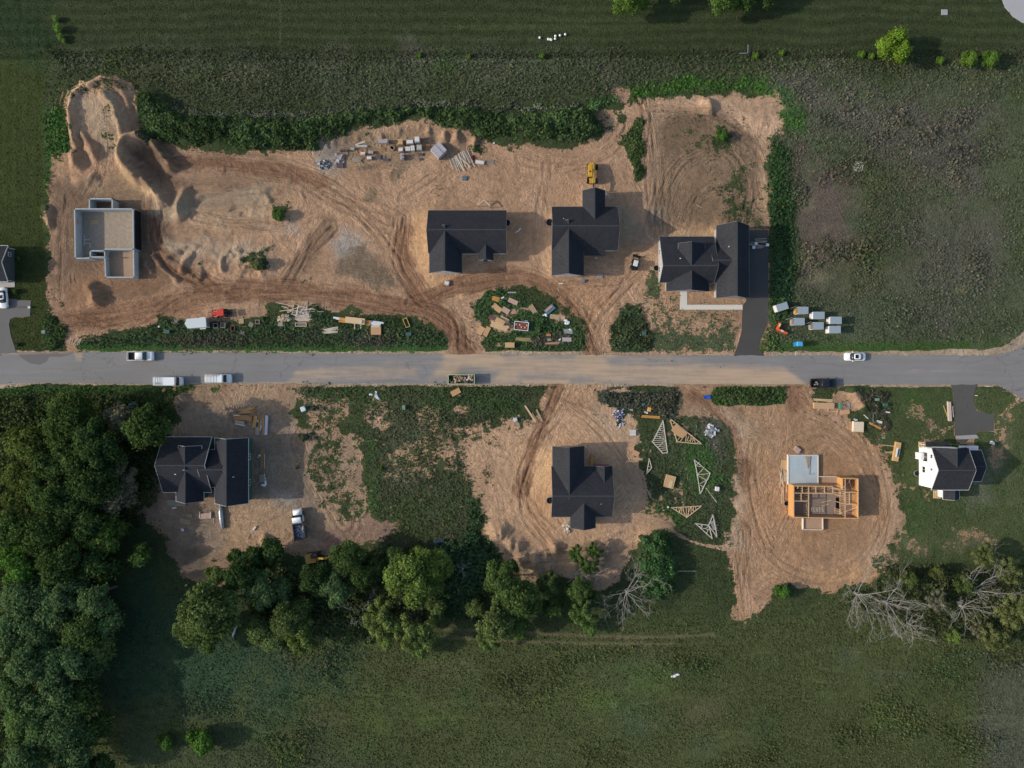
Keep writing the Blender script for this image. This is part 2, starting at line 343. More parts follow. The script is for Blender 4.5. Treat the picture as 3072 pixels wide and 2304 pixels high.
S1 = O((372,860),(418,832),(645,832),(640,900),(668,935),(760,940),(785,1000),(792,1110),(860,1130),(800,1180),(720,1195),(660,1210),(600,1195),(560,1210),(520,1230),(480,1270),(410,1262),(385,1235),(350,1150),(300,1105),(300,1075),(330,1060),(345,960),(385,900))
veg(S1, -3, 6, 2.2)
veg(O((640,850),(775,850),(775,930),(668,935),(640,900)), .1, 4, 2); veg(O((650,930),(790,930),(792,1110),(740,1130),(700,1000)), -.55, 5, 2)
veg(O((655,965),(720,960),(730,990),(665,995)), .9, 3, 2)
for (x,y,rx,ry,v) in ((900,1000,80,70,.15),(1000,930,60,30,-.1),(815,900,30,50,-.7),(830,960,20,50,-.3),(960,1090,80,40,.7),(870,870,40,20,.6),(1000,1000,30,50,.2),(840,1060,25,60,.3),(930,900,40,16,-.1),(1075,905,45,16,.1),(960,960,50,14,.0)): veg(ell('O',x,y,rx,ry), v, 6, 4)
S2 = O((1175,830),(1294,830),(1290,851),(1292,866),(1321,877),(1373,898),(1386,932),(1380,963),(1388,989),(1383,1015),(1393,1054),(1414,1093),(1451,1135),(1409,1142),(1379,1176),(1327,1251),(1300,1296),(1285,1290),(1260,1262),(1190,1255),(1163,1272),(1133,1238),(1094,1213),(1063,1171),(1039,1158),(1039,1106),(1024,1067),(1018,1015),(1024,942),(1060,931),(1136,921),(1169,885),(1164,866))
veg(S2, -3, 5.5, 1.9)
S3 = O((1456,830),(1545,830),(1600,836),(1700,832),(1745,830),(1754,866),(1785,900),(1808,911),(1842,931),(1894,968),(1923,1023),(1939,1067),(1950,1119),(1939,1158),(1923,1181),(1925,1191),(1896,1209),(1886,1256),(1818,1264),(1797,1274),(1727,1282),(1704,1261),(1670,1256),(1657,1298),(1625,1335),(1600,1345),(1578,1330),(1592,1260),(1570,1180),(1582,1090),(1592,1000),(1580,930),(1545,895),(1480,900),(1440,905),(1470,880))
veg(S3, -3, 5.0, 1.8)
veg(O((1548,836),(1689,836),(1700,859),(1689,874),(1548,874),(1533,858)), 3, .7, .5); vcol(O((1530,830),(1700,830),(1700,880),(1530,880)), (0.060,0.111,0.034), 2, 1); tall(O((1530,830),(1700,830),(1700,880),(1530,880)), .8)
veg(O((1292,840),(1456,838),(1466,860),(1455,905),(1420,905),(1373,895),(1300,866)), 3, .8, .6); vcol(O((1292,845),(1456,845),(1455,905),(1300,880)), (0.086,0.098,0.077), 2, 1.5); tall(O((1292,848),(1466,845),(1455,905),(1300,880)), 1.0)
veg(PL('Y3',[(1040,120),(1480,150),(1470,162),(1040,150)]), -2, .6, .4)
for (x,y,rx,ry,v) in ((1480,935,22,14,-.9),(1460,1040,14,60,.1),(1520,1060,20,40,.5),(1440,985,24,14,-.3),(1425,1080,20,26,.3),(1545,1120,14,50,.1)): veg(ell('O',x,y,rx,ry), v, 4, 2.5)
veg(O((1386,940),(1470,905),(1510,905),(1500,960),(1440,960),(1390,1000)), .5, 3, 2)
# islands of green inside the north site
for (x,y,rx,ry,v) in ((2010,880,60,20,.5),(1990,960,30,40,-.1),(2080,1140,60,30,.3),(2000,1060,30,50,.5),(2160,960,16,50,-.2),(700,1000,50,40,.2),(730,1080,40,30,.3),(2160,1120,30,60,.3)): veg(ell('O',x,y,rx,ry), v, 7, 4)
isl = PL('D3', [(100,400),(300,150),(560,50),(940,50),(1080,180),(1200,260),(1340,330),(1290,420),(1460,500),(1700,560),(1960,650),(2110,760),(2190,900),(2212,1100),(2150,1300),(320,1320),(230,1050),(330,900),(300,760),(160,600)])
veg(isl, 1.6, 2.6, 1.6); vcol(isl, (0.066,0.111,0.045), 3, 2); tall(isl, .7)
for p in ([(1000,380),(1250,300),(1300,400),(1200,520),(850,560),(760,560),(780,900),(700,900),(380,900),(400,640),(760,420)],[(1560,540),(1960,600),(1980,720),(1650,700)],[(0,600),(180,740),(120,900),(300,1000),(0,1100)],[(780,420),(1200,300),(1180,380),(850,470)]): veg(PL('D3',p), -1.15, 2.4, 1.6); soil(PL('D3',p), (.42,.31,.22), 2, 1)
veg(PL('D3',[(400,1080),(620,1080),(620,1180),(430,1240)]), -.2, 1.5, 1)
strip = O((575,690),(640,680),(690,672),(740,688),(852,686),(915,702),(946,720),(964,740),(955,763),(170,763),(172,740),(234,730),(290,716),(345,705),(350,690),(395,700),(500,700)); veg(strip, 3, 2.6, 1.2); vcol(strip, (0.066,0.104,0.048), 3, 2, .9); tall(strip, .8)
vcol(O((170,748),(960,748),(955,766),(172,766)), (0.048,0.124,0.028), 1.5, .6, .9); paint(TALL, O((170,750),(960,750),(955,766),(172,766)), .2, 1, .4)
for (x,y,rx,ry) in ((470,735,60,10),(640,725,40,12),(800,735,60,14),(370,735,20,8),(1340,735,30,14),(1190,735,40,10)): vcol(ell('O',x,y,rx,ry), PURP, 3, 2, .8)
for (x,y,rx,ry) in ((640,700,50,12),(515,705,30,8),(700,712,14,10),(200,735,30,6)): veg(ell('O',x,y,rx,ry), -.3, 2, 1.5)
rw = O((1318,765),(1318,735),(1326,700),(1345,665),(1378,660),(1395,700),(1400,765)); veg(rw, 3, 2.4, 1.2); vcol(rw, (0.066,0.104,0.050), 2, 1.5); tall(rw, .9)
yardD = O((1385,575),(1425,590),(1430,632),(1598,668),(1600,765),(1395,765),(1400,700),(1380,660)); veg(yardD, -.25, 3, 1.5); vcol(yardD, (0.090,0.114,0.059), 2, 1)
veg(O((1400,720),(1590,720),(1598,766),(1395,766)), .8, 4, 1.5); veg(O((1385,575),(1428,570),(1430,640),(1400,640)), .5, 2, 1.2)
tri = PL('Z3', [(1150,990),(1205,1010),(1208,1350),(1190,1500),(1130,1540),(1090,1430),(1050,1300),(990,1190),(1080,1090)]); veg(tri, 3, 2.4, 1.2); vcol(tri, (0.060,0.101,0.035), 2, 1); tall(tri, .7)
veg(PL('Z3',[(1340,860),(2000,900),(2100,1300),(2200,1659),(1850,1659),(1340,1400)]), -.95, 3, 2)
for p,v in (([(1620,960),(1680,960),(1640,1300),(1600,1200)],.1),([(1700,1050),(1760,1000),(1780,1300),(1720,1340)],-.1),([(1545,1040),(1590,1040),(1600,1320),(1545,1320)],.8),([(1760,1030),(1850,1040),(1890,1120),(1830,1190),(1790,1140)],.9),([(1900,1350),(2050,1350),(2060,1650),(1850,1650)],.3),([(2060,1130),(2140,1150),(2130,1220),(2070,1200)],.6),([(1440,1020),(1510,1020),(1500,1200),(1450,1200)],.15)): veg(PL('Z3',p), v, 3, 2)
veg(PL('Z7',[(1830,0),(2212,0),(2200,380),(1830,320)]), .12, 4, 2)
veg(PL('Z3',[(840,870),(1060,880),(1010,1080),(820,1080)]), -.5, 2, 1.2)
for (f,x,y,rx,ry,v) in (('Z5',1610,730,60,60,.3),('Z5',2100,630,110,60,.25),('Z5',1660,640,40,30,.6),('Z6',60,350,90,80,.5),('Z6',180,250,30,25,.5),('Z2',240,1215,80,90,.6),('Z1',750,770,80,40,.1),('Z1',900,740,120,50,.15),('Z1',640,820,20,30,.6),('Z1',950,950,60,60,-.2),('Z1',930,1200,60,80,-.2),('Z5',500,960,40,50,.1),('Z5',2150,250,80,40,-.1),('D2',1600,400,120,120,.9),('D2',1800,480,80,120,.8),('Z3',120,1230,60,20,.3),('Z6',440,520,40,30,.2),
     ('Y2',620,570,130,60,.4),('Y2',880,1100,60,60,.4),('Y8',1030,230,60,60,.4),('Y4',1120,200,50,30,.3),('Y1',1770,190,30,30,.5),('Y1',1760,1610,50,30,.7),('Y3',170,870,40,70,-.1),('Y3',200,560,60,60,-.3),('Y2',1640,640,90,60,-.5),('Y2',1750,300,120,70,-.2),('Y2',1100,420,110,60,-.3)): veg(ell(f,x,y,rx,ry), v, 2, 1.5)
for p in ([(1860,850),(1900,860),(1935,950),(1960,1050),(1940,1060),(1905,950)],[(1990,900),(2060,890),(2065,950),(1990,950)],[(2120,900),(2190,870),(2200,900),(2190,1000),(2150,960)],[(1930,1150),(2110,1150),(2100,1190),(1930,1210)]): veg(O(*p), -.12, 7, 4, .9)
veg(PL('Y7',[(520,100),(1000,300),(1050,500),(900,600),(760,470),(540,350)]), -2, 1, 1)
veg(PL('E4',[(700,200),(1100,180),(1230,560),(950,650),(880,720),(980,900),(950,1000),(500,760),(200,600),(620,420)]), -1.4, 1.5, 1)
veg(O((1000,1190),(1045,1180),(1050,1215),(1005,1225)), -.3, 2, 1)
# road shoulders, verges
for p in (O((0,757),(165,757),(970,758),(1290,760),(1600,760),(1990,758),(2060,752),(2120,758),(2165,750),(2212,715),(2300,690),(2300,780),(-60,780),(-60,757)), O((-60,850),(16,838),(78,831),(333,834),(576,833),(1116,835),(1584,836),(1700,836),(2124,836),(2160,836),(2185,850),(2215,868),(2300,880),(2300,820),(-60,820))):
    veg(p, -2.5, .5, .35); soil(p, (.40,.34,.27), 1, .3)
for p in (O((165,757),(900,757),(900,764),(165,764)),O((1290,759),(1590,759),(1590,765),(1290,765))): veg(p, -.15, .8, .4)
veg(O((-300,772),(2500,772),(2500,824),(-300,824)), -3, .3, 0)
# paved ground carries no plants
PAVED = []
def paved(poly): PAVED.append(poly); veg(poly, -3, .3, 0)
drvD = O((1600,497),(1659,497),(1660,640),(1657,700),(1642,735),(1640,750),(1652,771),(1584,771),(1594,745),(1602,715),(1604,660),(1612,650),(1612,560),(1600,540)); paved(drvD)
walkD = PL('Z7', [(1495,870),(1553,870),(1553,980),(2012,980),(2012,1020),(1494,1020)]); paved(walkD)
drvG = PL('E5', [(815,-5),(1168,-5),(1135,60),(1108,150),(1112,260),(1150,340),(1230,382),(1375,392),(1365,610),(1190,605),(1140,640),(1130,655),(870,668),(858,300),(850,120)]); paved(drvG)
aprG = PL('E5', [(880,668),(1140,655),(1170,700),(1120,715),(1125,800),(900,760)]); paved(aprG)
drvH = PL('E6', [(-400,755),(60,755),(120,900),(290,925),(425,930),(415,1150),(200,1165),(140,1185),(125,1260),(150,1420),(200,1560),(225,1665),(-400,1690)]); paved(drvH)
aprH = PL('E6', [(-400,675),(205,675),(205,745),(-400,755)]); paved(aprH)
cds = PL('Z4', [(2020,-30),(2050,60),(2120,140),(2230,210),(2500,260),(2500,-60)]); paved(cds)

# soil colours
soil(NS, (.43,.295,.205), 2, 1); soil(S2, (.48,.335,.23), 2, 1); soil(S3, (.39,.265,.175), 2, 1); soil(S1, (.36,.265,.195), 2, 1)
def band(pts, w, c, a, f='O', wob=1.2):
    pts = smooth_line(PL(f, pts)); S = sl(pts, w+4); s_, u, d = pline(GX[S], GY[S], pts); dd = d+wob*((NMID[S]-.5)*2+(NSM[S]-.5)*2)
    m = np.clip((w-dd)/(w*.5), 0, 1)*a; SOIL[S] = SOIL[S]*(1-m[..., None])+np.array(c)*m[..., None]
for p,c,a in (([(112,400),(160,390),(340,420),(400,560),(330,640),(200,660),(130,640),(112,560)],(.215,.155,.115),.95),([(240,440),(350,450),(340,590),(290,600)],DAMP_SHADE,.6),([(150,590),(330,600),(460,700),(200,720),(120,690)],(.36,.23,.15),.7),
   ([(270,310),(380,320),(390,400),(330,420),(280,360)],DAMP_SHADE,.9),([(390,335),(660,345),(660,400),(520,410),(400,410)],(.30,.215,.155),.75),([(150,400),(290,360),(350,410),(420,440),(380,470),(200,430)],(.37,.29,.21),.6),([(400,420),(580,410),(600,500),(420,480)],(.46,.35,.25),.8),  # first patch: cast shadows of the two heap ridges painted as dark soil
   ([(700,510),(755,500),(800,540),(790,590),(730,560)],BLUE,.8),([(552,480),(640,480),(640,500),(540,500)],(.40,.37,.34),.6),([(720,290),(940,290),(1000,330),(900,350),(720,350)],(.30,.23,.165),.9),([(690,310),(745,320),(745,370),(690,370)],(.30,.30,.29),.7),
   ([(900,455),(928,450),(930,600),(985,600),(985,625),(915,610),(890,560)],ORANGE,.8),([(1175,455),(1193,450),(1195,620),(1175,610)],ORANGE,.6),([(1395,230),(1655,230),(1660,500),(1395,500)],(.235,.175,.125),.95),([(1400,200),(1680,205),(1690,290),(1640,290),(1560,235),(1400,240)],(.50,.36,.26),.9),([(1585,205),(1690,215),(1680,300),(1650,320),(1600,260)],(.58,.41,.295),.9),
   ([(1420,495),(1545,490),(1540,515),(1425,515)],(.62,.43,.27),1),([(1335,455),(1395,480),(1435,520),(1390,545),(1340,520)],(.30,.27,.23),.5),([(1395,235),(1440,235),(1415,500),(1395,500)],(.40,.30,.22),.6),([(1130,330),(1300,325),(1340,400),(1170,440)],(.45,.305,.215),.6),([(1640,320),(1662,320),(1662,480),(1640,480)],(.5,.37,.26),.6),
   ([(1390,450),(1430,450),(1450,500),(1400,490)],(.25,.235,.21),.8),([(1150,440),(1185,440),(1180,600),(1150,600)],(.36,.28,.22),.5),([(1130,600),(1330,600),(1270,765),(1200,700)],(.43,.275,.18),.6),([(1190,610),(1330,600),(1290,700),(1240,690)],(.44,.28,.175),.5),
   ([(1275,235),(1300,235),(1310,262),(1270,262)],DAMP_SHADE,.9)): soil(O(*p), c, 4, 2.5, a)
soil(PL('Z1',[(560,660),(830,640),(800,1100),(640,1180)]), (.60,.43,.30), 3, 1.5, .8); soil(PL('Z1',[(640,820),(960,800),(1060,1150),(900,1330),(700,1100)]), (.40,.33,.25), 3, 2, .8)  # first patch: sunlight on the mound's west flank painted as paler soil
soil(PL('Z1',[(960,1180),(1060,1160),(1060,1400),(1350,1659),(1250,1659),(1000,1480)]), (.58,.43,.28), 2, 1, .9)  # crescent heap: its sunlit west slope painted paler
soil(PL('Z6',[(720,370),(850,240),(960,200),(1040,330),(1130,400),(1230,560),(1060,560),(880,520),(750,450)]), (.20,.165,.125), 2, 1.5, .95)
for (x,y,rx,ry,a) in ((735,985,60,28,-50),(985,1065,65,32,40),(990,830,110,40,10),(1190,900,50,40,0),(1130,830,60,30,0)): soil(ell('Z2',x,y,rx,ry,a), (.21,.165,.12), 1.5, 1, .85)
band([(650,60),(480,280),(300,520)], 2.6, (.24,.165,.12), .8, 'Z6'); band([(1040,340),(1200,420),(1350,560)], 2.2, (.27,.2,.145), .5, 'Z6')
for p,c,a in (([(1155,835),(1290,835),(1300,870),(1160,880)],(.40,.27,.18),.7),([(1135,960),(1190,960),(1190,1180),(1135,1180)],(.50,.325,.205),.8),([(1150,985),(1192,960),(1190,1050),(1150,1060)],(.62,.44,.28),.8),([(1040,1150),(1300,1210),(1290,1290),(1060,1250)],(.36,.275,.2),.7),([(1230,1200),(1310,1200),(1310,1290),(1240,1280)],(.25,.205,.165),.8),([(1340,985),(1400,1000),(1400,1060),(1340,1060)],(.36,.29,.22),.4),([(1290,890),(1350,890),(1380,950),(1300,950)],(.42,.33,.25),.6),
   ([(1456,880),(1600,880),(1620,940),(1560,960)],(.33,.25,.185),.7),([(1555,900),(1620,940),(1600,1180),(1570,1180),(1590,1000)],(.46,.36,.27),.8),([(1610,950),(1690,940),(1700,1000),(1640,1010)],(.37,.27,.185),.6),([(1620,960),(1900,960),(1930,1130),(1700,1240),(1620,1150)],(.40,.26,.165),.7),([(1900,1000),(1950,1080),(1945,1160),(1890,1250),(1870,1200),(1930,1120)],(.50,.37,.27),.8),([(1590,1240),(1680,1260),(1620,1340)],(.40,.27,.19),.7),([(1740,1230),(1880,1230),(1880,1262),(1740,1262)],(.52,.34,.2),.6),
   ([(385,880),(640,880),(660,1180),(520,1100),(560,960),(400,930)],(.27,.225,.185),.9),([(420,835),(640,835),(640,870),(420,870)],(.40,.29,.2),.7),([(640,850),(680,850),(680,940),(640,930)],(.42,.31,.225),.6),([(552,980),(650,940),(700,1000),(690,1100),(560,1100)],(.24,.2,.16),.9),([(585,1060),(640,1050),(650,1095),(590,1100)],(.34,.33,.32),.8),([(540,1060),(640,1100),(650,1190),(480,1190),(480,1110)],(.44,.32,.22),.8),([(330,1100),(480,1100),(480,1190),(380,1170)],(.30,.25,.205),.8),([(360,1140),(440,1150),(450,1250),(380,1240)],(.19,.165,.14),.9),([(690,1160),(850,1125),(850,1150),(720,1200)],(.27,.19,.165),.9),([(650,990),(740,1000),(790,1080),(720,1120)],(.38,.28,.195),.8),([(300,960),(340,960),(345,1100),(300,1100)],(.20,.135,.11),.8),([(790,900),(830,890),(820,930),(790,940)],(.50,.36,.27),.7),
   ([(1990,900),(2060,890),(2065,950),(1990,950)],(.44,.33,.24),.9)): soil(O(*p), c, 4, 2.5, a)
for a_ in (([(130,700),(300,672),(450,640),(600,620),(750,642),(900,672),(985,700),(1000,765)],3.2),([(880,500),(870,570),(905,630),(960,690),(1010,765)],3.0),([(900,650),(1000,620),(1120,590),(1190,625),(1250,690),(1280,765)],2.6),([(330,440),(335,540),(400,600),(500,640)],2),([(1205,835),(1180,900),(1150,960),(1130,1060)],1.8),([(1500,850),(1590,930),(1610,1050)],1.8),([(390,350),(560,360),(700,390)],2.0),([(1720,835),(1720,880)],2.5)): band(a_[0], a_[1], (.25,.15,.10), .8)
# wandering trails pressed into the meadows
for i in range(26):
    rr = random.Random(1200+i); bx = rr.uniform(350,2100); by = rr.uniform(1400,1650); pts = [(bx+k*rr.uniform(50,90), by+rr.uniform(-14,14)+k*rr.uniform(-6,6)) for k in range(5)]
    if i > 15: bx = rr.uniform(200,1500); by = rr.uniform(10,100); pts = [(bx+k*110, by+rr.uniform(-2,2)) for k in range(5)]
    if i > 21: bx = rr.uniform(1720,2000); by = rr.uniform(250,650); pts = [(bx+k*rr.uniform(30,50), by+k*rr.uniform(-30,30)) for k in range(5)]
    L = smooth_line(PL('O', pts)); S = sl(L, 3); s_, u, d = pline(GX[S], GY[S], L); m = np.clip((.35+.3*(NSM[S]-.5)-d)/.4, 0, 1)*.6; VC[S] = VC[S]*(1-m[..., None])+VC[S]*m[..., None]*np.array((1.5,1.35,1.3)); TALL[S] *= 1-.8*m
# grass-lane ruts
for pts, w in (([(560,1362),(930,1358),(1080,1366),(1300,1376),(1450,1378),(1540,1372)],.55),([(560,1384),(930,1376),(1080,1386),(1300,1392),(1450,1392)],.5)):
    L = smooth_line(PL('O', pts)); S = sl(L, 3); s_, u, d = pline(GX[S], GY[S], L); m = np.clip((w+.5*(NSM[S]-.5)-d)/.35, 0, 1)
    VC[S] = VC[S]*(1-.85*m[..., None])+np.array((.17,.145,.08))*.85*m[..., None]; TALL[S] *= 1-.9*m; Z[S] -= .12*m
for pts, w, v in (([(1770,900),(1790,1060),(1800,1110)],.42,-1),([(1815,760),(1840,900),(1860,1090)],.42,-1),([(1480,1400),(1900,1440),(2160,1440)],.0,-1),([(1690,1290),(1800,1370),(1960,1430),(2170,1450)],.7,-.9)):
    if w == 0: continue
    L = smooth_line(PL('Y3', pts)); S = sl(L, 3); s_, u, d = pline(GX[S], GY[S], L); m = np.clip((w+.4*(NSM[S]-.5)-d)/.4, 0, 1); VEG[S] = VEG[S]*(1-m)+v*m
for pts, w in (([(604,0),(607,40),(604,105)],.45),([(108,170),(104,240),(100,330)],.4)):
    L = smooth_line(PL('O', pts)); S = sl(L, 3); s_, u, d = pline(GX[S], GY[S], L); m = np.clip((w-d)/.4, 0, 1); VC[S] = VC[S]*(1-.6*m[..., None])+np.array((.10,.10,.06))*.6*m[..., None]
for x0 in (114,124,134): 
    L = smooth_line(PL('O', [(x0+14,190),(x0+4,230),(x0-2,300),(x0-4,370)])); S = sl(L, 3); s_, u, d = pline(GX[S], GY[S], L); m = np.clip((.45-d)/.4, 0, 1); VEG[S] = VEG[S]*(1-m)-.3*m

# ---------------------------------------------------------------- relief
SOIL *= np.array([1.20,1.12,1.04])
def ridge(f, pts, h, wl, wr=None, pw=1.15):
    """heap: a ridge line falling away over wl metres on its left and wr on its right"""
    wr = wl if wr is None else wr; L = smooth_line(PL(f, pts), 2) if len(pts) > 2 else PL(f, pts)
    if len(L) == 1: L = [L[0], (L[0][0]+.05, L[0][1])]
    S = sl(L, max(wl, wr)+1); s_, u, d = pline(GX[S], GY[S], L)
    d = d+(NSM[S]-.5)*.9+(NMID[S]-.5)*1.0; w = np.where(u > 0, wr, wl); p = np.clip(1-np.clip(d, 0, None)/w, 0, 1)
    p = p**pw; Z[S] = np.maximum(Z[S], h*p*(1-.0*p))
Z += (NBIG-.5)*.25
ROADZONE = O((-300,740),(-300,860),(2500,860),(2500,740)); S, m = mask(ROADZONE, 6, 0); Z[S] *= 1-m
bare = np.clip(.5-VEG, 0, 1)
Z += bare*((NMID-.5)*.26+(NSM-.5)*.22+(NFI-.5)*.12)
Z -= bare*.10*np.abs(fbm(GX*.6+GY*.35, GY*.9-GX*.3, 1.5, 91, 2)-.5)*2
for p, a in ((O((150,170),(300,170),(420,420),(600,410),(620,520),(560,600),(400,620),(250,480),(110,400)),.42),(O((330,560),(560,540),(580,600),(420,625)),.75),(O((720,280),(1040,285),(1000,320),(720,320)),.5),(O((1040,1170),(1310,1200),(1310,1300),(1060,1260)),1.0),(O((1580,210),(1680,210),(1660,300)),.4),(O((1230,620),(1310,620),(1290,720),(1200,690)),.5)):
    S, m = mask(p, 4, 1); rg = 1-np.abs(fbm(GX[S], GY[S], 2.3, 140, 3)-.5)*4; Z[S] += a*m*((NMID[S]-.5)*.8+np.clip(rg, -.4, 1)*.34+(NSM[S]-.5)*.3+(NFI[S]-.5)*.22)
S, m = mask(PL('Z1',[(620,1080),(600,930),(620,810),(700,740),(840,690),(980,700),(1080,760),(1130,900),(1120,1080),(1000,1200),(760,1200)]), 4, .5); Z[S] += m*1.0
ridge('Z1', [(650,1180),(625,1060),(610,930),(630,830),(700,750),(850,700)], 2.3, 2.0, 1.6)
ridge('Z1', [(900,820),(990,900),(1015,1010),(1060,1140)], 3.2, 4.5, 2.6); ridge('Z1', [(860,700),(980,720),(1060,800),(1090,900)], 2.0, 3.0, 3.0)
ridge('Z1', [(1180,1130),(1090,1160),(1040,1230),(1035,1320),(1080,1400),(1160,1480)], 3.6, 3.2, 2.2); ridge('Z1', [(1160,1420),(1220,1500),(1290,1580),(1350,1659)], 2.6, 3.0, 2.0)
ridge('Z1', [(1290,1190),(1350,1280),(1430,1380)], 2.2, 1.4, 1.8); ridge('Z1', [(620,1290),(640,1370)], 1.7, 2.2, 2.0); ridge('Z1', [(700,1120),(760,1200),(800,1300)], 1.5, 2.2, 1.8); ridge('Z1',[(660,1500),(760,1480)],1.0,2,2)
ridge('Z5', [(1555,60),(1500,150),(1500,230)], 2.2, 2.2, 2.4); ridge('Z5', [(770,840),(800,890),(810,940)], 2.1, 2.2, 2.2); ridge('Z5', [(395,180),(420,320)], 1.0, 1.2, 1.6)
ridge('Z5', [(1270,570),(1370,690),(1470,780)], .8, .9, .9); ridge('Z5', [(1620,90),(1800,40),(2000,70),(2200,60)], .9, 2.2, 1.2); ridge('Z5', [(1220,650),(1260,720)], 1.0, 1.6, 1.6)
for pts_,h in (([(1400,500),(1460,520),(1540,500)],.6),([(1510,700),(1530,620),(1600,560)],.9),([(1850,690),(1840,600),(1900,550)],1.0),([(1920,570),(2050,560),(2180,590)],.8),([(1380,600),(1420,560),(1480,540)],.7),([(1640,560),(1740,550),(1800,580)],.5),([(1560,40),(1640,20),(1760,10)],.5)): ridge('Z5', pts_, h, .9, .7, .8)
soil(PL('Z5',[(1350,430),(1600,440),(2200,520),(2212,620),(1500,640),(1340,520)]), (.56,.44,.32), 3, 2, .7); soil(PL('Z5',[(1200,150),(1400,100),(1700,60),(2200,20),(2200,130),(1700,150),(1420,300),(1280,240)]), (.54,.42,.30), 3, 2, .75)
for (x,y,h,w) in ((900,580,1.0,1.6),(1000,570,1.1,1.6),(1100,560,1.0,1.6),(1250,520,1.3,1.8),(1320,500,1.4,2.0),(1410,490,1.5,2.0),(1490,530,1.4,2.0),(1620,570,1.5,2.0),(1720,580,1.6,2.2),(1870,620,1.3,1.4),(700,600,1.2,1.6),(640,640,.9,1.4),(790,590,1.0,1.5)): ridge('Z2', [(x,y-20),(x-4,y+24)], h, w, w)
ridge('Z2', [(20,1040),(120,1050),(160,1110)], .8, 1.2, 1.2); ridge('Z2', [(420,1040),(440,1090)], .5, .6, .6)
for (x,y,h,w) in ((240,1330,1.6,2.4),(330,1370,1.2,2.0),(420,1440,1.5,2.4),(480,1520,1.4,2.4),(560,1560,1.3,2.2),(300,1480,1.0,2.0)): ridge('Y3', [(x,y-20),(x+10,y+20)], h, w, w)
for (x,y,h,w) in ((560,130,1.6,2.2),(640,220,1.7,2.4),(720,290,1.3,2.2),(830,370,1.9,2.6),(930,330,1.2,1.8),(1000,260,1.3,1.8),(960,420,1.1,1.8),(870,480,1.4,2.0),(1180,420,1.0,2.4)): ridge('Y7', [(x,y-20),(x+6,y+24)], h, w, w)
ridge('Y1', [(1440,260),(1480,300)], 1.6, 2.2, 2.2); ridge('Y1', [(1500,250),(1530,290)], 1.3, 1.6, 1.6); ridge('D8', [(1500,590),(1510,650)], 1.4, 1.2, 1.6); ridge('D8', [(330,660),(380,720)], 1.3, 3.2, 3.2)
ridge('E4', [(980,230),(1080,420),(1170,520)], 1.1, 2.2, 1.6); ridge('Y2', [(850,1240),(960,1150)], .4, .5, .5); ridge('Z3',[(1720,860),(1740,900)],1.4,1.6,2.2); ridge('Z3',[(770,930),(780,990)],.9,1.5,1.5)
ridge('D1', [(1720,930),(1780,890),(1850,950),(1860,1040)], .35, .5, .5); ridge('Z1', [(1790,1400),(1830,1370),(1860,1400),(1850,1450),(1790,1410)], .35, .35, .35)
ridge('Z5', [(1420,215),(1650,200),(1900,190)], .45, 1.6, .5, .8); ridge('Z5', [(1480,330),(1700,322),(2100,330)], .22, .8, .8); ridge('Z5', [(1380,500),(1500,470),(1620,500)], .6, 1.2, .7, .9)
# planted berm behind the north site
ridge('O', [(315,225),(360,262),(450,285),(600,285),(720,275),(860,255),(1000,262),(1150,275),(1260,270)], 1.9, 4.0, 4.5, .8)
ridge('Y7', [(1860,180),(1870,350),(1880,560)], 1.6, 5.0, 5.0, .8)

# ---------------------------------------------------------------- wheel tracks: where vehicles ran, stored as (along, across, weight)
TRK = np.zeros(sh+(3,)); RUT = np.zeros(sh)
def track(f, pts, hw, w=1.0, rut=.13):
    L = smooth_line(PL(f, pts)); S = sl(L, hw+1); s_, u, d = pline(GX[S], GY[S], L); d2 = d+(NMID[S]-.5)*1.5
    ww = np.clip((hw-d2)/(hw*.45), 0, 1)*w; cur = TRK[S]; m = ww > cur[..., 2]
    cur[..., 0] = np.where(m, s_, cur[..., 0]); cur[..., 1] = np.where(m, u, cur[..., 1]); cur[..., 2] = np.where(m, ww, cur[..., 2]); TRK[S] = cur
    sd_ = int(abs(pts[0][0])+abs(pts[0][1])) % 97
    for k in range(4):
        off = (VN(sd_+k)(s_/17.0, s_*0+k*3.3)-.5)*hw*2.1+(VN(sd_+k+9)(s_/5.0, s_*0)-.5)*.5; vis = np.clip(VN(sd_+k+20)(s_/9.0, s_*0+k)*2.2-.5, 0, 1)
        for sgn in (-1, 1):
            e = np.abs(u-off-sgn*.86); gg = np.exp(-(e/.27)**2)*ww*vis; bank = np.exp(-((e-.5)/.2)**2)*ww*vis
            Z[S] += -rut*gg+rut*.7*bank; RUT[S] = np.maximum(RUT[S], gg)
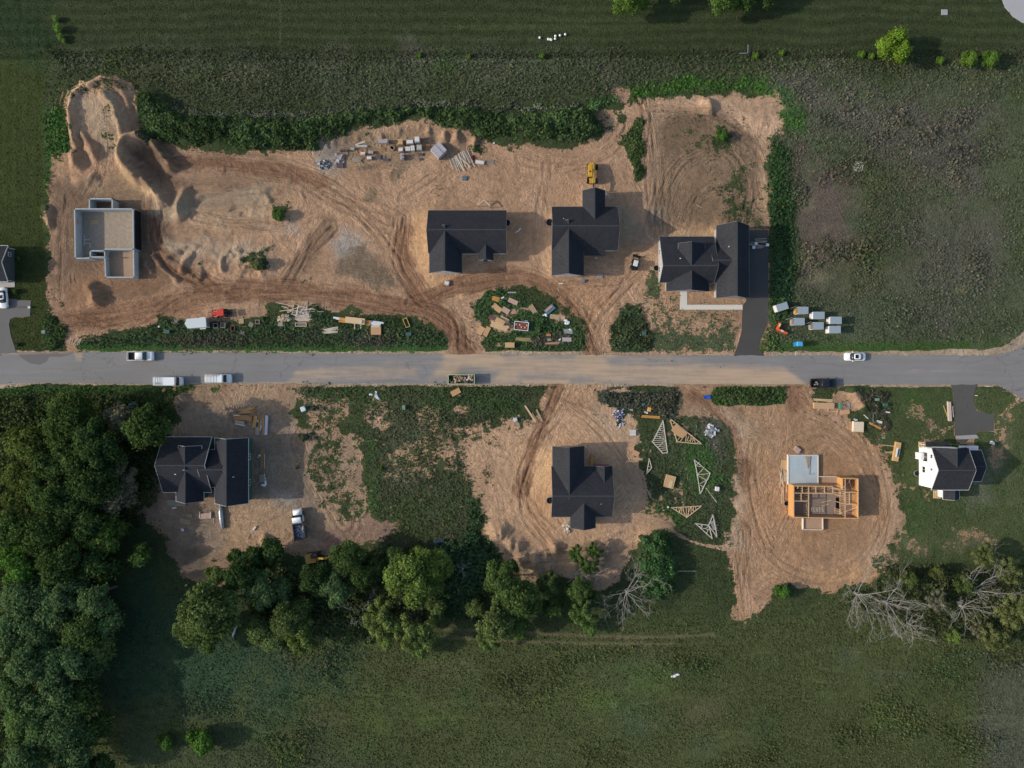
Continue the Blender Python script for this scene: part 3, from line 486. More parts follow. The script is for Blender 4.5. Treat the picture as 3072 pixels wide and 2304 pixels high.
for f, pts, hw, w in (('O',[(1430,500),(1440,400),(1500,330),(1580,330),(1610,400),(1600,490)],3,.8),('O',[(1470,500),(1500,420),(1560,400)],2.4,.7),('O',[(1180,620),(1250,600),(1330,600)],3,.8),('O',[(280,300),(250,240),(220,200)],2.2,.6),('O',[(700,420),(780,460),(860,560)],3.2,.8),('O',[(1040,950),(1080,1050),(1100,1150)],2.6,.5),('O',[(430,1100),(560,1120),(640,1080)],2.6,.5),('O',[(125,705),(300,675),(450,643),(600,618),(750,640),(900,668),(975,695),(1000,768)],4.2,1),('O',[(870,470),(862,560),(900,620),(955,690),(1015,768)],4,1),('O',[(890,655),(1000,620),(1120,590),(1195,620),(1255,690),(1285,768)],3.4,1),('O',[(330,430),(335,540),(400,600),(520,640)],3,1),
   ('O',[(385,345),(560,352),(700,385),(840,480)],5,.8),('O',[(1380,205),(1410,300),(1413,500)],2.6,1),('O',[(1262,768),(1290,690),(1340,620),(1400,560)],2.6,.8),('O',[(1400,225),(1560,230),(1630,320),(1655,440)],3,.8),('O',[(1220,832),(1200,880),(1160,960),(1130,1040),(1140,1110),(1200,1175)],3.6,.9),('O',[(1185,832),(1260,880),(1330,950),(1385,1040)],3.2,.8),
   ('O',[(1470,840),(1560,895),(1598,960),(1600,1080),(1640,1190),(1740,1250),(1850,1230),(1925,1120),(1895,1000),(1810,915),(1735,880),(1715,832)],3.6,.55),('O',[(1600,1150),(1600,1240),(1612,1335)],3,1),('O',[(655,955),(690,1040),(745,1130)],6,.9),('O',[(470,838),(500,900),(560,940)],3,.5),('O',[(1130,340),(1200,360),(1320,330),(1345,270)],3,.7),
   ('O',[(1175,350),(1170,420),(1165,520),(1185,600)],3,.6),('O',[(930,700),(1000,740),(1050,765)],2.5,.7),('Z6',[(660,50),(480,280),(290,520)],2.6,1),('O',[(140,420),(130,520),(125,640)],2,.8),('O',[(620,480),(520,490),(420,470)],2.4,.9),('O',[(1010,330),(960,380),(880,430)],3.5,.6),('O',[(1700,960),(1780,930),(1850,1000),(1890,1080)],2.6,.6),('O',[(1630,960),(1620,1080),(1660,1180)],2.4,.7),('O',[(230,300),(225,370),(180,440)],2.4,.7),('O',[(1060,1160),(1150,1200),(1260,1190),(1370,1150)],3,.6),('O',[(400,1150),(500,1170),(620,1160)],3,.4)): track(f, pts, hw, w)
# keep the building pads and paved ground level
for f, r in (('Z2',(1440,1170,2170,1740)),('Z7',(420,40,990,760)),('Z7',(1310,400,2060,1010)),('Y1',(1330,570,2130,1140)),('Y3',(690,590,1220,1300)),('E3',(270,150,1580,1560)),('E5',(360,740,1220,1540)),('E6',(-400,150,240,800)),('Z5',(600,80,1150,770))):
    S, m = mask(PL(f, [(r[0],r[1]),(r[2],r[1]),(r[2],r[3]),(r[0],r[3])]), 2, 0); Z[S] = Z[S]*(1-m)
for p in PAVED: S, m = mask([q for q in p], 2.5, 0); Z[S] = Z[S]*(1-m)-.03*m
S, m = mask(O((-300,755),(-60,755),(2115,760),(2165,757),(2196,743),(2220,720),(2500,700),(2500,880),(2215,862),(2185,848),(2150,834),(-60,838),(-300,838)), 1.2, 0); Z[S] = Z[S]*(1-m)-.05*m
from math import floor
def gz(x, y):
    i = int(np.clip(np.searchsorted(XS, x)-1, 0, len(XS)-2)); j = int(np.clip(np.searchsorted(YS, y)-1, 0, len(YS)-2))
    u = (x-XS[i])/(XS[i+1]-XS[i]); v = (y-YS[j])/(YS[j+1]-YS[j])
    return float((Z[i,j]*(1-u)+Z[i+1,j]*u)*(1-v)+(Z[i,j+1]*(1-u)+Z[i+1,j+1]*u)*v)
def grid_mesh(name, X, Y, ZZ, m, attrs, parent=None):
    nx, ny = X.shape; me = bpy.data.meshes.new(name); me.vertices.add(nx*ny)
    me.vertices.foreach_set('co', np.stack([X, Y, ZZ], -1).astype(np.float32).ravel())
    i = np.arange(nx*ny).reshape(nx, ny); q = np.stack([i[:-1,:-1], i[1:,:-1], i[1:,1:], i[:-1,1:]], -1).reshape(-1, 4)
    me.loops.add(q.size); me.loops.foreach_set('vertex_index', q.ravel().astype(np.int32)); me.polygons.add(len(q))
    me.polygons.foreach_set('loop_start', np.arange(0, q.size, 4, dtype=np.int32)); me.polygons.foreach_set('use_smooth', np.ones(len(q), bool))
    me.update(calc_edges=True)
    for k, (ty, arr) in attrs.items():
        at = me.attributes.new(k, ty, 'POINT')
        if ty == 'FLOAT': at.data.foreach_set('value', arr.astype(np.float32).ravel())
        elif ty == 'FLOAT_VECTOR': at.data.foreach_set('vector', arr.astype(np.float32).ravel())
        else: at.data.foreach_set('color', np.concatenate([arr, np.ones(arr.shape[:-1]+(1,))], -1).astype(np.float32).ravel())
    me.materials.append(m); o = bpy.data.objects.new(name, me); return link(o, parent)

def ground_material():
    t = NT('ground_soil_and_turf'); p = t.pos()
    sp = t.n('ShaderNodeSeparateXYZ'); t.l(p, sp.inputs[0])
    soilc = t.attr('soil', 'Color'); vegc = t.attr('veg_col', 'Color'); vg = t.attr('veg_amount'); tr = t.attr('track', 'Vector')
    ts = t.n('ShaderNodeSeparateXYZ'); t.l(tr, ts.inputs[0])
    n1 = t.noise(p, .12, 4); n2 = t.noise(p, .55, 5, .6); n3 = t.noise(p, 2.2, 4, .65); n4 = t.noise(p, 8, 2)
    # streaks left by wheels and blades: noise stretched along the track
    cv = t.n('ShaderNodeCombineXYZ'); t.l(t.math('MULTIPLY', ts.outputs[0], .18), cv.inputs[0]); t.l(t.math('MULTIPLY', ts.outputs[1], 2.6), cv.inputs[1])
    st = t.noise(cv.outputs[0], .8, 5, .62, 1.1); stb = t.math('SUBTRACT', st, .5)
    # faint grader strokes elsewhere
    wv = t.n('ShaderNodeCombineXYZ'); ang = t.math('MULTIPLY', t.noise(p, .035, 1), 9.0)
    ca = t.math('COSINE', ang); sa = t.math('SINE', ang)
    u = t.math('ADD', t.math('MULTIPLY', sp.outputs[0], ca), t.math('MULTIPLY', sp.outputs[1], sa)); v = t.math('SUBTRACT', t.math('MULTIPLY', sp.outputs[1], ca), t.math('MULTIPLY', sp.outputs[0], sa))
    t.l(t.math('MULTIPLY', u, .22), wv.inputs[0]); t.l(t.math('MULTIPLY', v, 1.9), wv.inputs[1]); sw = t.noise(wv.outputs[0], 1.0, 4, .62, .6)
    strokes = t.math('ADD', t.math('MULTIPLY', ts.outputs[2], stb), t.math('MULTIPLY', t.math('SUBTRACT', 1, ts.outputs[2]), t.math('MULTIPLY', t.math('SUBTRACT', sw, .5), .7)))
    g = t.math('MULTIPLY_ADD', strokes, 1.5, 1.0); g = t.math('MULTIPLY', g, t.math('MULTIPLY_ADD', t.math('MULTIPLY', t.attr('rut'), n2), -.55, 1.0)); g = t.math('MULTIPLY', g, t.math('MULTIPLY_ADD', t.noise(p, 1.1, 5, .7, .8), .9, .55)); g = t.math('MULTIPLY', g, t.math('MULTIPLY_ADD', n1, .5, .76)); g = t.math('MULTIPLY', g, t.math('MULTIPLY_ADD', n2, .5, .75)); g = t.math('MULTIPLY', g, t.math('MULTIPLY_ADD', n4, .2, .9))
    sc1 = t.gain(soilc, g); redder = t.mix(t.ss(n2, .5, .75, 0, .35), sc1, t.gain(soilc, .6)); clay = t.mix(t.ss(n1, .55, .7, 0, .18), redder, (.40,.255,.155))
    # plants
    gv = t.math('MULTIPLY', t.math('MULTIPLY_ADD', n3, 1.0, .5), t.math('MULTIPLY_ADD', n2, .8, .6)); gv = t.math('MULTIPLY', gv, t.math('MULTIPLY_ADD', n4, .7, .65))
    vc = t.gain(vegc, gv); vc = t.mix(t.ss(n2, .56, .72, 0, .4), vc, t.gain(vegc, 1.5)); dry = t.mix(t.ss(t.noise(p, .3, 4, .7), .58, .7, 0, .35), vc, (.11,.095,.05))
    edge = t.math('ADD', t.math('MULTIPLY', t.math('SUBTRACT', n2, .5), 6.0), t.math('MULTIPLY', t.math('SUBTRACT', n3, .5), 2.2))
    mk = t.ss(t.math('ADD', vg, edge), -.12, .28)
    t.col(t.mix(mk, clay, dry))
    hs = t.math('ADD', t.math('MULTIPLY', strokes, .8), t.math('MULTIPLY', t.math('SUBTRACT', n3, .5), .22)); hs = t.math('ADD', hs, t.math('MULTIPLY', t.noise(p, .9, 6, .7, .9), .9))
    hv = t.math('ADD', t.math('MULTIPLY', n3, .5), t.math('MULTIPLY', n4, .14)); h = t.math('ADD', t.math('MULTIPLY', hs, t.math('SUBTRACT', 1, mk)), t.math('MULTIPLY', hv, mk))
    t.bump(h, .85, .9); t.b.inputs['Roughness'].default_value = .95; t.b.inputs['Specular IOR Level'].default_value = .1; return t.m
tag(grid_mesh('ground', GX, GY, Z, ground_material(), {'soil':('FLOAT_COLOR',SOIL),'veg_col':('FLOAT_COLOR',VC),'veg_amount':('FLOAT',VEG),'track':('FLOAT_VECTOR',TRK),'rut':('FLOAT',RUT)}),
    'bare sandy building lots, grass and weeds around the road', 'ground', kind='structure')

# ---------------------------------------------------------------- road
def road_material():
    t = NT('asphalt_road'); p = t.pos(); n1 = t.noise(p, .06, 4); n3 = t.noise(p, 3, 4, .6)
    m_ = t.n('ShaderNodeMapping'); t.l(p, m_.inputs[0]); m_.inputs['Scale'].default_value = (.12, 1.6, 1); ns = t.noise(m_.outputs[0], .8, 5, .6, .4)
    g = t.math('MULTIPLY', t.math('MULTIPLY_ADD', n1, .3, .85), t.math('MULTIPLY_ADD', n3, .14, .93)); g = t.math('MULTIPLY', g, t.math('MULTIPLY_ADD', ns, .34, .83))
    base = t.gain((.232,.228,.228), g)
    sp_ = t.attr('spill'); nn = t.math('ADD', t.math('MULTIPLY', t.math('SUBTRACT', ns, .5), 2.6), t.math('MULTIPLY', t.math('SUBTRACT', t.noise(p, .5, 5, .65), .5), 2.2))
    k = t.ss(t.math('ADD', sp_, nn), -1.7, 1.5, 0, .92); sandc = t.gain((.49,.36,.25), t.math('MULTIPLY_ADD', ns, .5, .75))
    dk = t.ss(t.math('ADD', t.attr('patch'), t.math('MULTIPLY', n3, .1)), .5, .6, 0, .8)
    vo = t.n('ShaderNodeTexVoronoi', feature='DISTANCE_TO_EDGE'); vm = t.n('ShaderNodeMapping'); t.l(p, vm.inputs[0]); vm.inputs['Scale'].default_value = (.16, .3, 1); wv_ = t.n('ShaderNodeVectorMath', operation='ADD'); t.l(vm.outputs[0], wv_.inputs[0])
    nz = t.n('ShaderNodeTexNoise'); t.l(p, nz.inputs['Vector']); nz.inputs['Scale'].default_value = .9; nz.inputs['Detail'].default_value = 4; ns2 = t.n('ShaderNodeVectorMath', operation='SCALE'); t.l(nz.outputs['Color'], ns2.inputs[0]); ns2.inputs['Scale'].default_value = .35; t.l(ns2.outputs[0], wv_.inputs[1]); t.l(wv_.outputs[0], vo.inputs['Vector']); vo.inputs['Scale'].default_value = 1.0
    ck = t.math('MULTIPLY', t.ss(vo.outputs['Distance'], .004, .02, 1, 0), t.ss(t.noise(p, .05, 2), .45, .6, 0, .45)); base = t.mix(ck, base, (.09,.088,.086))
    t.col(t.mix(k, t.mix(dk, base, (.14,.135,.13)), sandc)); t.bump(n3, .02); t.b.inputs['Roughness'].default_value = .9; return t.m
rx = np.concatenate([np.linspace(-330,-119,60), np.arange(-118.5,118.5,.35), np.linspace(119,330,60)])
def edge_y(pts): P = np.array(pts); return np.interp(rx, P[:,0], P[:,1])
top = edge_y([(-330,41)]+O((-60,758),(0,764),(30,762),(300,761),(540,763),(1116,766),(1600,768),(2120,768),(2150,766),(2170,763),(2190,757),(2205,748),(2225,728),(2260,670)))
botm = edge_y([(-330,31)]+O((-60,862),(0,842),(16,833),(34,829),(78,827),(333,829),(576,828),(1116,829),(1584,830),(2124,831),(2150,831),(2170,838),(2190,850),(2215,866),(2260,905)))
nv = 44; tt = np.linspace(0, 1, nv)[None, :]; RX = np.repeat(rx[:, None], nv, 1); RY = botm[:, None]*(1-tt)+top[:, None]*tt
wob = (fbm(RX, RY*0, 1.2, 77, 3)-.5)*.35; RY = RY+wob*(tt*2-1)
SP = np.full(RX.shape, -3.0)
SP = SP+1.7*np.clip(1.15-np.abs(RX-8)/80, 0, 1)
def spill(f, pts, v, fe=2.0):
    d = sdf(RX, RY, PL(f, pts)); m = np.clip((d+fe/2)/fe, 0, 1); m = m*m*(3-2*m); SP[:] = SP*(1-m)+v*m
spill('O',[(640,795),(750,790),(900,790),(900,815),(640,828),(620,825)],-.1); spill('O',[(800,770),(960,772),(960,790),(830,790)],-1.2); spill('O',[(960,775),(1120,770),(1440,775),(1560,790),(1690,795),(1740,832),(1020,832),(1010,815),(930,815)],.55,3)
spill('O',[(960,762),(1080,762),(1090,790),(960,780)],1.4,2); spill('O',[(1240,762),(1330,762),(1310,800),(1250,800)],1.3,2); spill('O',[(1000,790),(1080,800),(1060,832),(960,832)],-.9); spill('O',[(1120,808),(1280,812),(1280,832),(1120,832)],-.5); spill('O',[(1300,770),(1520,775),(1480,790),(1320,790)],-.8)
spill('O',[(1130,832),(1230,832),(1230,818),(1130,822)],1.2,1.5); spill('O',[(1480,832),(1740,832),(1700,800),(1560,796),(1480,815)],1.3,2.5); spill('O',[(560,826),(660,826),(640,832),(560,832)],.5,1); spill('O',[(410,826),(640,826),(640,834),(410,834)],.3,1); spill('O',[(80,795),(220,797),(220,806),(80,806)],-.9,1.5); spill('O',[(160,762),(180,762),(178,782),(162,782)],-.2,1)
spill('O',[(1960,795),(2080,793),(2080,805),(1960,806)],-.8,2); spill('O',[(-60,838),(30,826),(80,826),(80,832),(0,850)],.6,1); spill('O',[(0,760),(30,760),(200,760),(200,764),(0,768)],.0,1)
PT = np.zeros(RX.shape)
d = sdf(RX, RY, PL('Z5', [(130,1370),(180,1420),(250,1465),(330,1478),(390,1450),(410,1408),(500,1412),(620,1385),(620,1370)])); PT = np.clip(d*3+.5, 0, 1)
tag(grid_mesh('road', RX, RY, np.full(RX.shape, .045), road_material(), {'spill':('FLOAT',SP),'patch':('FLOAT',PT)}), 'grey asphalt road dusted with sand where site traffic crosses', 'road', kind='structure')
def slab(name, poly, z0, z1, m, label, cat):
    b = MB().prism(poly, z0, z1); return tag(b.build(name, m), label, cat, kind='structure')
ASPH = mat('dark_driveway_asphalt', (.075,.073,.072), .9, .14, scale=.25, bump=.01)
ASPH2 = mat('older_driveway_asphalt', (.16,.155,.15), .9, .14, scale=.25, bump=.01)
WALKC = mat('pale_walk_concrete', (.66,.64,.58), .85, .06, scale=.6)
slab('driveway', drvD, -.3, .030, ASPH, 'new black asphalt driveway beside the long-roofed house', 'driveway')
slab('driveway', drvG, -.3, .032, mat('grey_driveway_asphalt', (.10,.098,.096), .9, .14, scale=.25, bump=.01), 'dark asphalt driveway with a turning bay before the white house', 'driveway')
slab('driveway', drvH, -.3, .028, ASPH2, 'curved grey driveway at the left edge', 'driveway')
slab('footpath', walkD, -.3, .06, WALKC, 'pale concrete footpath bending to the driveway', 'footpath')
slab('garage_apron', PL('E5', [(885,672),(1145,655),(1175,700),(895,722)]), -.3, .05, CONC(), 'grey concrete strip before the white house garage', 'apron')
slab('garage_apron', aprH, -.3, .09, mat('light_concrete', (.5,.49,.46), .85, .08), 'light concrete apron at the left-edge house', 'apron')
slab('cul_de_sac', cds, -.3, .05, mat('light_concrete_road', (.42,.42,.44), .85, .06, scale=.3), 'pale concrete corner of a turning circle', 'road')
# ---------------------------------------------------------------- houses
FASC = lambda: mat('fascia_trim', (.62,.63,.64), .5, .05)
FASCD = lambda: mat('dark_fascia_trim', (.17,.175,.185), .6, .1)
def gable(roofb, wallb, trimb, x0, y0, x1, y1, axis, ez, rz, rpos, oh=.45, th=.16, capb=None, base=-.3):
    """gabled block over the eave rectangle; rpos = ridge position across the block"""
    if axis == 'x': tr = lambda a, c, z: (a, c, z); a0, a1, c0, c1 = x0, x1, y0, y1
    else: tr = lambda a, c, z: (c, a, z); a0, a1, c0, c1 = y0, y1, x0, x1
    prof = [(c0, ez), (rpos, rz), (c1, ez), (c1, ez-th), (rpos, rz-th*1.25), (c0, ez-th)]
    n = 6; vs = [tr(a0, c, z) for c, z in prof]+[tr(a1, c, z) for c, z in prof]
    fs = [(5,4,1,0),(4,3,2,1),(6,7,10,11),(7,8,9,10)]+[(i, (i+1)%n, n+(i+1)%n, n+i) for i in range(n)]
    if axis == 'x': pass
    else: fs = [f[::-1] for f in fs]
    roofb.add(vs, fs)
    w0, w1, b0, b1 = c0+oh, c1-oh, a0+oh, a1-oh
    zl = ez+(rz-ez)*oh/max(rpos-c0, .3)-th*1.6; zr = ez+(rz-ez)*oh/max(c1-rpos, .3)-th*1.6
    pr = [(w0, base), (w1, base), (w1, zr), (rpos, rz-th*1.7), (w0, zl)]
    vs = [tr(b0, c, z) for c, z in pr]+[tr(b1, c, z) for c, z in pr]
    fs = [(0,1,2,3,4), (9,8,7,6,5)]+[(i, 5+i, 5+(i+1)%5, (i+1)%5) for i in range(5)]
    if axis != 'x': fs = [f[::-1] for f in fs]
    wallb.add(vs, fs)
    for a in (a0-.02, a1+.02):     # rake boards
        trimb.beam(tr(a, c0, ez-th*.6), tr(a, rpos, rz-th*.7), .05, .24); trimb.beam(tr(a, c1, ez-th*.6), tr(a, rpos, rz-th*.7), .05, .24)
    for c in (c0-.05, c1+.05): trimb.beam(tr(a0, c, ez-th*.6), tr(a1, c, ez-th*.6), .10, .14)
    if capb is not None: capb.beam(tr(a0+.02, rpos, rz+.015), tr(a1-.02, rpos, rz+.015), .24, .03)
def window(parent, x, y, z, w, h, face, m=None):
    """framed window on a wall facing -x,+x,-y or +y; a part with its pane as a sub-part"""
    f = MB(); g = MB(); t = .09
    dx = {'W':(-1,0),'E':(1,0),'S':(0,-1),'N':(0,1)}[face]; ux, uy = (0,1) if dx[0] else (1,0)
    def bb(b, u, v, su, sv, dep, off): b.box((x+ux*u+dx[0]*off, y+uy*u+dx[1]*off, z+v), (dep if dx[0] else su, dep if dx[1] else su, sv))
    for s in (-1, 1): bb(f, s*(w/2-t/2), 0, t, h-2*t, .12, .03)
    for s in (-1, 1): bb(f, 0, s*(h/2-t/2), w, t, .12, .03)
    bb(f, 0, 0, .05, h-2*t, .10, .03)
    o = f.build('window', m or mat('window_trim', (.7,.7,.7), .5, .04), parent)
    bb(g, 0, 0, w-2*t, h-2*t, .04, .035); g.build('pane', GLASS(), o); return o
def house(name, label, cat, blocks, wallm, trimm, sheds=(), wins=(), vents=(), wells=(), doors=()):
    rb, wb, tb, cb = MB(), MB(), MB(), MB(); allx = []
    for i, b in enumerate(blocks):
        f, x0, y0, x1, y1, ax, ez, rz = b[:8]; rp = b[8] if len(b) > 8 else None; oh = b[9] if len(b) > 9 else .4
        p = W(f, x0, y1, ez); q = W(f, x1, y0, ez); e = .006*i
        X0, Y0, X1, Y1 = p[0]+e, p[1]+e, q[0]-e, q[1]-e
        if ax == 'x': rpos = (Y0+Y1)/2 if rp is None else W(f, 0, rp, rz)[1]
        else: rpos = (X0+X1)/2 if rp is None else W(f, rp, 0, rz)[0]
        gable(rb, wb, tb, X0, Y0, X1, Y1, ax, ez+e, rz+e, rpos, oh=oh, capb=cb); allx.append((X0, Y0, X1, Y1))
    cx = sum(a[0]+a[2] for a in allx)/2/len(allx); cy = sum(a[1]+a[3] for a in allx)/2/len(allx)
    h = thing(name, label, cat, (cx, cy, 0))
    def fin(b, nm, m):
        if not b.v: return None
        b.v = [(v[0]-cx, v[1]-cy, v[2]) for v in b.v]; return b.build(nm, m, h)
    roof = fin(rb, 'roof', roof_mat()); fin(wb, 'wall', wallm); fin(tb, 'fascia', trimm)
    cap = fin(cb, 'ridge_cap', mat('ridge_shingles', (.055,.06,.07), .9, .2)); cap.parent = roof
    for s in sheds:      # lean-to roof: frame, x0,y0,x1,y1, z at its upper edge, z at its lower edge, side of lower edge
        f, x0, y0, x1, y1, zn, zs = s[:7]; a = W(f, x0, y0, zn); b_ = W(f, x1, y0, zn); c = W(f, x1, y1, zs); d_ = W(f, x0, y1, zs)
        m = MB(); vs = [(a[0],a[1],zn),(b_[0],b_[1],zn),(c[0],c[1],zs),(d_[0],d_[1],zs)]; m.add(vs+[(v[0],v[1],v[2]-.15) for v in vs], [(0,3,2,1),(4,5,6,7),(0,1,5,4),(1,2,6,5),(2,3,7,6),(3,0,4,7)])
        sr = fin(m, 'porch_roof', s[7] if len(s) > 7 else roof_mat())
        for u in (.05, .95): m = MB(); m.box((vs[3][0]*(1-u)+vs[2][0]*u, vs[3][1]+.25, zs/2-.1), (.16,.16,zs-.15)); fin(m, 'porch_post', trimm)
    for (f, x, y, z, r) in vents:
        p = W(f, x, y, z); MB().cyl((p[0]-cx, p[1]-cy, z-.25), r, .6, 10).build('vent_pipe', mat('vent_white', (.7,.7,.7), .5), roof)
    for (f, x, y, r, a) in wells:   # half-round basement window wells
        p = W(f, x, y, .3); m = MB(); n = 12
        for i in range(n):
            q0, q1 = R(a-100+200*i/n), R(a-100+200*(i+1)/n)
            m.beam((p[0]-cx+r*math.cos(q0), p[1]-cy+r*math.sin(q0), .18), (p[0]-cx+r*math.cos(q1), p[1]-cy+r*math.sin(q1), .18), .07, .36)
        wl = m.build('window_well', STEEL(), h); MB().cyl((p[0]-cx, p[1]-cy, .05), r*.96, .1, 18).build('well_shade_disc', mat('well_shadow', (.012,.012,.014), .95), wl)  # black disc: shade inside the well put into the colour
    for w_ in wins: window(h, w_[0]-cx, w_[1]-cy, *w_[2:])
    for (x, y, z, sx, sy, sz, c) in doors:
        d_ = MB().box((x-cx, y-cy, z), (sx, sy, sz)); nm = 'garage_door' if max(sx, sy) > 1.6 else 'door'; dd = d_.build(nm, c, h, bevel=.01)
        hb = MB().box((x-cx+(0 if sx > sy else (sx/2+.03)*(1 if x > cx else -1)), y-cy+(0 if sy >= sx else (sy/2+.03)*(1 if y > cy else -1)), z), (.12,.12,.05)); hb.build('handle', DARKM(), dd)
    for a in allx: excl((a[0]+a[2])/2, (a[1]+a[3])/2, (a[2]-a[0])/2, (a[3]-a[1])/2)
    return h, allx
def wall_wins(allx, idx, faces, z=1.6, w=1.3, h=1.2, oh=.4, n=2):
    out = []
    for i, fc in zip(idx, faces):
        X0, Y0, X1, Y1 = allx[i]; X0 += oh; Y0 += oh; X1 -= oh; Y1 -= oh
        for k in range(n):
            u = (k+.7)/(n+.4)
            out.append({'W':(X0, Y0+(Y1-Y0)*u, z, w, h, 'W'), 'E':(X1, Y0+(Y1-Y0)*u, z, w, h, 'E'), 'S':(X0+(X1-X0)*u, Y0, z, w, h, 'S'), 'N':(X0+(X1-X0)*u, Y1, z, w, h, 'N')}[fc])
    return out
def rects(blocks):
    out = []
    for i, b in enumerate(blocks):
        p = W(b[0], b[1], b[4], b[6]); q = W(b[0], b[3], b[2], b[6]); e = .006*i; out.append((p[0]+e, p[1]+e, q[0]-e, q[1]-e))
    return out
HB = [('Z2',1480,1193,2128,1548,'x',3.3,6.9,1352),('Z2',1489,1340,1757,1712,'y',3.25,6.7,1614),('Z2',1893,1400,2018,1606,'y',3.2,4.7,1953)]
rB = rects(HB)
house('house', 'black-roofed house left of the yellow telehandler, one long roof with a wing at lower left', 'house', HB, SIDING(), FASCD(),
      wins=wall_wins(rB,[0,0,1,0],['E','N','W','S']), wells=[('Z2',2132,1295,.75,0)],
      doors=[((rB[1][0]+rB[1][2])/2, rB[1][1]+.38, 1.15, 4.9, .08, 2.3, mat('garage_door_white', (.7,.7,.69), .5, .03)), (W('Z2',1953,0,1)[0], rB[2][1]+.38, 1.1, .95, .08, 2.1, DARKM())])
HC = [('Z7',430,167,976,528,'x',3.3,7.0,325),('Z7',431,300,695,738,'y',3.25,6.6,568),('Z7',686,31,871,340,'y',3.25,5.7,785)]
rC = rects(HC)
house('house', 'black-roofed house directly below the yellow telehandler, with wings to north and south', 'house', HC, SIDING(), FASCD(),
      sheds=[('Z7',660,470,873,571,3.95,2.85)], vents=[('Z7',527,265,5.6,.1)], wells=[('Z7',412,295,.8,180)],
      wins=wall_wins(rC,[0,0,2,0],['W','E','E','S']), doors=[((rC[1][0]+rC[1][2])/2, rC[1][1]+.38, 1.15, 4.9, .08, 2.3, mat('garage_door_white', (.7,.7,.69), .5, .03))])
HD = [('Z7',1325,415,1776,793,'x',3.3,6.9,655),('Z7',1480,470,1700,660,'y',4.9,6.9,1588),('Z7',1381,690,1734,868,'y',3.1,5.9,1588),('Z7',1796,322,2066,925,'y',3.3,7.5,1967),('Z7',1730,470,1960,800,'x',3.2,6.6,610)]
rD = rects(HD)
house('house', 'black-roofed house beside the black asphalt driveway, with a pale concrete footpath at its front', 'house', HD, mat('grey_siding', (.42,.43,.44), .7, .05), FASCD(),
      vents=[('Z7',1383,578,5.0,.09),('Z7',1495,597,6.0,.17),('Z7',1902,495,6.2,.09)], wells=[('Z7',1297,675,.62,180)],
      wins=wall_wins(rD,[0,2,3,1],['W','S','N','N']), doors=[(rD[3][2]-.38, (rD[3][1]*.7+rD[3][3]*.3), 1.2, .08, 4.9, 2.4, mat('garage_door_grey', (.3,.31,.32), .5, .03)), (rD[3][2]-.38, (rD[3][1]*.25+rD[3][3]*.75), 1.2, .08, 2.7, 2.4, mat('garage_door_grey', (.3,.31,.32), .5, .03))])
HA = [('Y1',1352,584,1755,1042,'x',3.3,7.0,820),('Y1',1480,655,1672,850,'y',4.9,6.9,1530),('Y1',1461,850,1690,1116,'y',3.2,6.2,1534),('Y1',1783,590,2060,1134,'y',3.4,7.3,1875),('Y1',1690,690,1900,1000,'x',3.4,6.7,855)]
rA = rects(HA); GREENW = mat('green_house_sheathing', (.045,.12,.085), .6, .1, scale=.8)
house('house', 'black-roofed house south of the road by the left woods, with dark green sheathed walls', 'house', HA, GREENW, FASC(),
      vents=[('Y1',1453,890,5.8,.2),('Y1',1932,916,6.4,.1)], wins=wall_wins(rA,[3,3,2],['E','N','S']), doors=[((rA[3][0]+rA[3][2])/2, rA[3][3]-.38, 1.2, 4.9, .08, 2.4, mat('raw_door', (.35,.3,.24), .7, .1))])
HE = [('Y3',704,772,1206,1190,'x',3.3,7.0,1018),('Y3',713,604,974,1015,'y',3.25,6.8,851),('Y3',1058,768,1204,950,'y',3.25,5.3,1140),('Y3',860,1070,1069,1283,'y',3.2,5.7,970)]
rE = rects(HE)
house('house', 'black-roofed house alone on the sandy lot south of the road beside the scattered roof trusses', 'house', HE, mat('pale_sheathing', (.62,.6,.56), .7, .06), FASCD(),
      vents=[('Y3',1115,1085,5.6,.08)], wells=[('Y3',690,1055,.75,180)], wins=wall_wins(rE,[0,0,3,2],['W','E','S','N']), doors=[((rE[1][0]+rE[1][2])/2, rE[1][3]-.38, 1.2, 4.9, .08, 2.4, mat('raw_door', (.35,.3,.24), .7, .1))])
# white two-storey house at the right
def bgr(f, x0, y0, x1, y1, z, oh):   # wall rectangle measured on the ground -> eave rectangle given back in photo units
    a = W(f, x0, y1); b = W(f, x1, y0); k = MPP*(CAM_H-z)/CAM_H; ox, oy, s = FR[f]
    inv = lambda X, Y: ((X/k+1536-ox)/s, (1152-Y/k-oy)/s)
    p = inv(a[0]-oh, a[1]-oh); q = inv(b[0]+oh, b[1]+oh); return (f, p[0], q[1], q[0], p[1])
HG = [bgr('E5',412,815,835,1298,5.3,.3)+('x',5.3,7.9,None,.3), bgr('E5',440,806,815,1035,5.28,.3)+('y',5.28,7.6,None,.3), bgr('E5',835,855,1085,1212,2.9,.3)+('x',2.9,4.6,None,.3), bgr('E5',640,1290,810,1440,2.8,.3)+('y',2.8,4.0,None,.3)]
rG = rects(HG); WX = rG[0][0]+.3
yy = lambda v: W('E5',0,v,2)[1]
